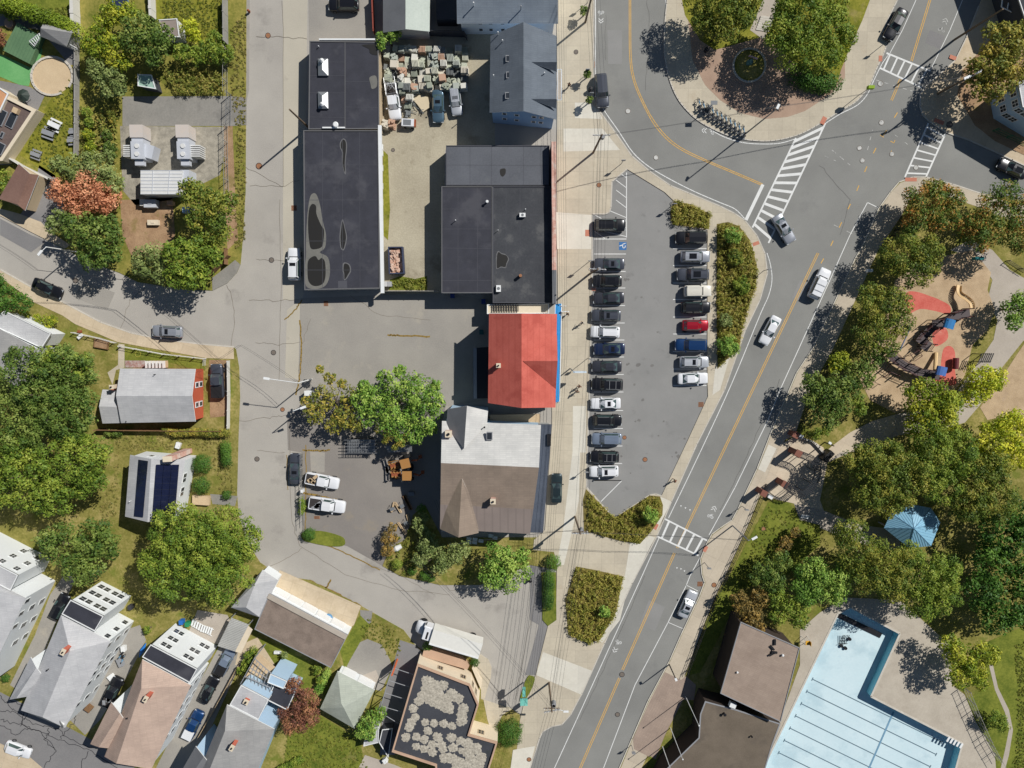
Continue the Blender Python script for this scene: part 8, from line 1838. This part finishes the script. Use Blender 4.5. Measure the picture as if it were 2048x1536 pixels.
g = G(604,982,.9); b = MB(); b.box((g.x,g.y,.7), (.4,.5,1.1)); b.tube((g.x,g.y,1.2), (g.x,g.y,1.4), .1); put1('meter_box', b, trim, 'white meter box on the contractor yard fence', 'cabinet'); g = G(823,987,.6); b = MB(); b.box((g.x,g.y,.5), (.9,.5,.9)); b.box((g.x,g.y,.98), (.95,.55,.08)); put1('tool_chest', b, steel, 'grey tool chest in the shade of the cross-gabled house', 'chest')
# ------------------------------------------------------------------ yards: tables, bins, boats, planters
def picnic(label, px, rot, m=trimg, k=1.0):
    g = G(px[0],px[1],.7); T_ = thing('picnic_table', label, 'picnic table', (g.x,g.y,.1), R(rot)); f = lambda n, b: setattr(b.build(n, m, None, local=True), 'parent', T_)
    b = MB(); b.box((0,0,.72), (1.9*k,.75*k,.06)); f('table_top', b)
    for s in (-1,1): b = MB(); b.box((0,s*.75*k,.42), (1.9*k,.28,.05)); f('bench_seat', b)
    b = MB()
    for x in (-.7,.7): b.box((x*k,0,.36), (.08,1.5*k,.08)); b.box((x*k,.25,.36), (.08,.08,.7)); b.box((x*k,-.25,.36), (.08,.08,.7))
    f('frame', b)
picnic('pale picnic table on the lawn, upper of two', (108,250), -25, trim); picnic('grey picnic table just below the upper one on the lawn', (96,266), -20); picnic('small grey picnic table at the lower lawn', (71,309), -20, trimg, .8); picnic('picnic table by the fence, upper', (146,264), 5, trimg, .7); picnic('picnic table by the fence, lower', (143,281), 5, trimg, .7)
for i, (x, y, c, lb) in enumerate(((362,1245,(40,110,190),'blue bin behind the tan-roofed house'),(374,1249,(40,140,90),'green bin behind the tan-roofed house'),(905,591,(30,60,130),'blue bin in shade below the black roof, left'),(967,603,(30,60,130),'blue bin in shade by the wooden landing'),(771,568,(200,200,200),'pale bin at the foot of the white wall, left'),(779,568,(170,170,172),'grey bin at the foot of the white wall, right'),(963,664,(30,90,90),'teal bin behind the red-roofed shop'),(260,1215,(60,60,64),'dark bin under the trees behind the white house'))):
    g = G(x,y,1.0); T_ = thing('wheelie_bin', lb, 'bin', (g.x,g.y,.1)); m_ = flat('bin_%d_%d' % (c[0], c[1]), C(*c)); b = MB(); b.box((g.x,g.y,.6), (.6,.7,.9)); b.build('body', m_, T_); b = MB(); b.box((g.x,g.y,1.08), (.66,.78,.08)); b.build('lid', m_, T_)
T_ = thing('kayak', 'bright blue kayak leaning beside the tan-roofed house', 'kayak', tuple(G(285,1298,.6))); p, q = G(278,1315,.8), G(292,1286,.8); b = MB(); m_ = (p+q)/2; b.tube(p, m_, .05, .38, n=10); b.tube(m_, q, .38, .05, n=10); b.build('hull', flat('kayak_blue', C(40,120,200)), T_)
g = G(656,1237,.4); b = MB(); b.tube((g.x,g.y,.12), (g.x,g.y,.55), .75, .8, n=18); b.tube((g.x,g.y,.55), (g.x,g.y,.6), .7, n=18); put1('paddling_pool', b, flat('pool_blue', C(110,160,200)), 'small round blue pool on the apron of the long garage', 'paddling pool')
T_ = thing('sun_lounger', 'white slatted loungers behind the tan-roofed house', 'lounger', tuple(G(405,1255,.1))); b = MB()
for k in range(9): p = G(385+k*4.6,1248+k*2.2+abs(k-4)*-.8,.5); b.box((p.x,p.y,.45), (.28,1.2,.06), R(-20))
b.build('slat', trim, T_); b = MB(); b.tube(G(383,1252,.3), G(424,1272,.3), .05); b.tube(G(388,1242,.3), G(428,1260,.3), .05); b.build('frame', trim, T_)
T_ = thing('raised_bed', 'wooden raised planting bed on the front lawn by the curved sidewalk', 'planter', tuple(G(202,688,.1))); g = G(202,688,.4); b = MB()
for s in (-1,1): b.box((g.x,g.y+s*.65,.3), (2.2,.1,.4), R(-10)); b.box((g.x+s*1.05,g.y-s*.15,.3), (.1,1.3,.4), R(-10))
b.build('frame', woodd, T_); b = MB(); b.box((g.x,g.y,.25), (2.1,1.2,.3), R(-10)); b.build('soil', m_bare, T_)
b = MB(); g = G(276,708,.1)
for k in range(20): a, c = 2*math.pi*k/20, 2*math.pi*(k+1)/20; b.tube((g.x+.45*math.cos(a),g.y+.45*math.sin(a),.14), (g.x+.45*math.cos(c),g.y+.45*math.sin(c),.14), .03, n=4)
put1('garden_hoop', b, flat('hoop_yellow', C(200,190,90)), 'thin yellow hoop lying on the front lawn', 'hoop'); T_ = thing('garden_mower', 'white and red garden tiller at the front fence', 'mower', tuple(G(160,673,.1))); g = G(160,673,.5); b = MB(); b.box((g.x,g.y,.4), (.9,.5,.4), R(40)); b.build('deck', trim, T_); b = MB(); b.box((g.x,g.y+.8,.5), (.6,.4,.3)); b.build('engine', orr, T_)
T_ = thing('fallen_umbrella', 'closed dark patio umbrella beside the flat-roofed extension', 'umbrella', tuple(G(44,190,.1))); g = G(44,190,2.2); b = MB(); b.tube((g.x,g.y,2.4), (g.x,g.y,1.9), .05, 1.0, n=8); b.build('canopy', flat('umbrella_green', C(48,60,54)), T_); b = MB(); b.tube((g.x,g.y,.1), (g.x,g.y,2.4), .04); b.build('pole', trimg, T_)
b = MB(); g = G(17,46,.5); b.tube((g.x,g.y,.1), (g.x,g.y,.5), .8, .7, n=14); b.tube((g.x,g.y,.5), (g.x,g.y,.52), .35, n=10); put1('fire_pit', b, w_pink, 'round stone fire pit at the top left corner', 'fire pit'); T_ = thing('trampoline', 'round blue trampoline at the top edge', 'trampoline', tuple(G(241,4,.1))); g = G(241,4,.8); b = MB(); b.tube((g.x,g.y,.75), (g.x,g.y,.85), 1.15, n=20); b.build('mat', flat('tramp_navy', C(40,50,80)), T_); b = MB()
for k in range(20): a, c = 2*math.pi*k/20, 2*math.pi*(k+1)/20; b.tube((g.x+1.2*math.cos(a),g.y+1.2*math.sin(a),.85), (g.x+1.2*math.cos(c),g.y+1.2*math.sin(c),.85), .09, n=5)
b.build('rim', flat('tramp_blue', C(90,120,150)), T_)
b = MB(); N_ = 26
for k in range(N_):
    if 2 < k < 5: continue
    a = 2*math.pi*k/N_; p = G(104+41*math.cos(a), 152+38*math.sin(a), .2); b.box((p.x,p.y,.2), (.3,.75,.22), -a)
put1('stone_ring', b, m_curb, 'ring of pale stones round the sand circle', 'stone edging')
for i, (x, y, w, l, h_, lb, m_) in enumerate(((246,1298,.6,.9,.8,'cream barrel beside the second white house',trim),(240,1325,.8,1.4,.7,'jumble of pale garden things beside the second white house',trimg),(222,1355,.9,.9,.6,'white box at the nose of the black pickup',trim),(176,1418,.8,1.0,.9,'brown stand at the foot of the second white house',woodd),(356,891,.9,.7,.6,'white covered unit behind the solar-panel house chimney',trim),(555,1305,.4,1.1,.4,'white bench on the small lawn behind the long garage',trim),(100,1162,.5,.5,.5,'small drum under the dark tree',steel),(770,1522,.7,.7,.8,'white grill on the patio at the bottom',trim))):
    g = G(x,y,h_); b = MB(); b.box((g.x,g.y,h_*.5+.1), (w,l,h_*.8), R(i*17)); b.box((g.x,g.y,h_+.08), (w*1.1,l*1.05,.1), R(i*17+4)); b.tube((g.x+w*.3,g.y,h_), (g.x+w*.3,g.y,h_+.25), .06); put1('yard_clutter', b, m_, lb, 'garden item')
for i, (x, y) in enumerate(((243,1310),(247,1318))):
    g = G(x,y,.4); T_ = thing('bicycle', ['bicycle leaning by the second white house, upper','bicycle leaning by the second white house, lower'][i], 'bicycle', (g.x,g.y,.1), R(50+i*20))
    for n, d, l in (('frame',dfr,(0,0,0)),('wheel',dwh,(-.55,0,.34)),('wheel',dwh,(.58,0,.34)),('handlebar',dhb,(0,0,0)),('saddle',dsd,(0,0,0))):
        o = bpy.data.objects.new(n, d); col.objects.link(o); o.parent = T_; o.location = l
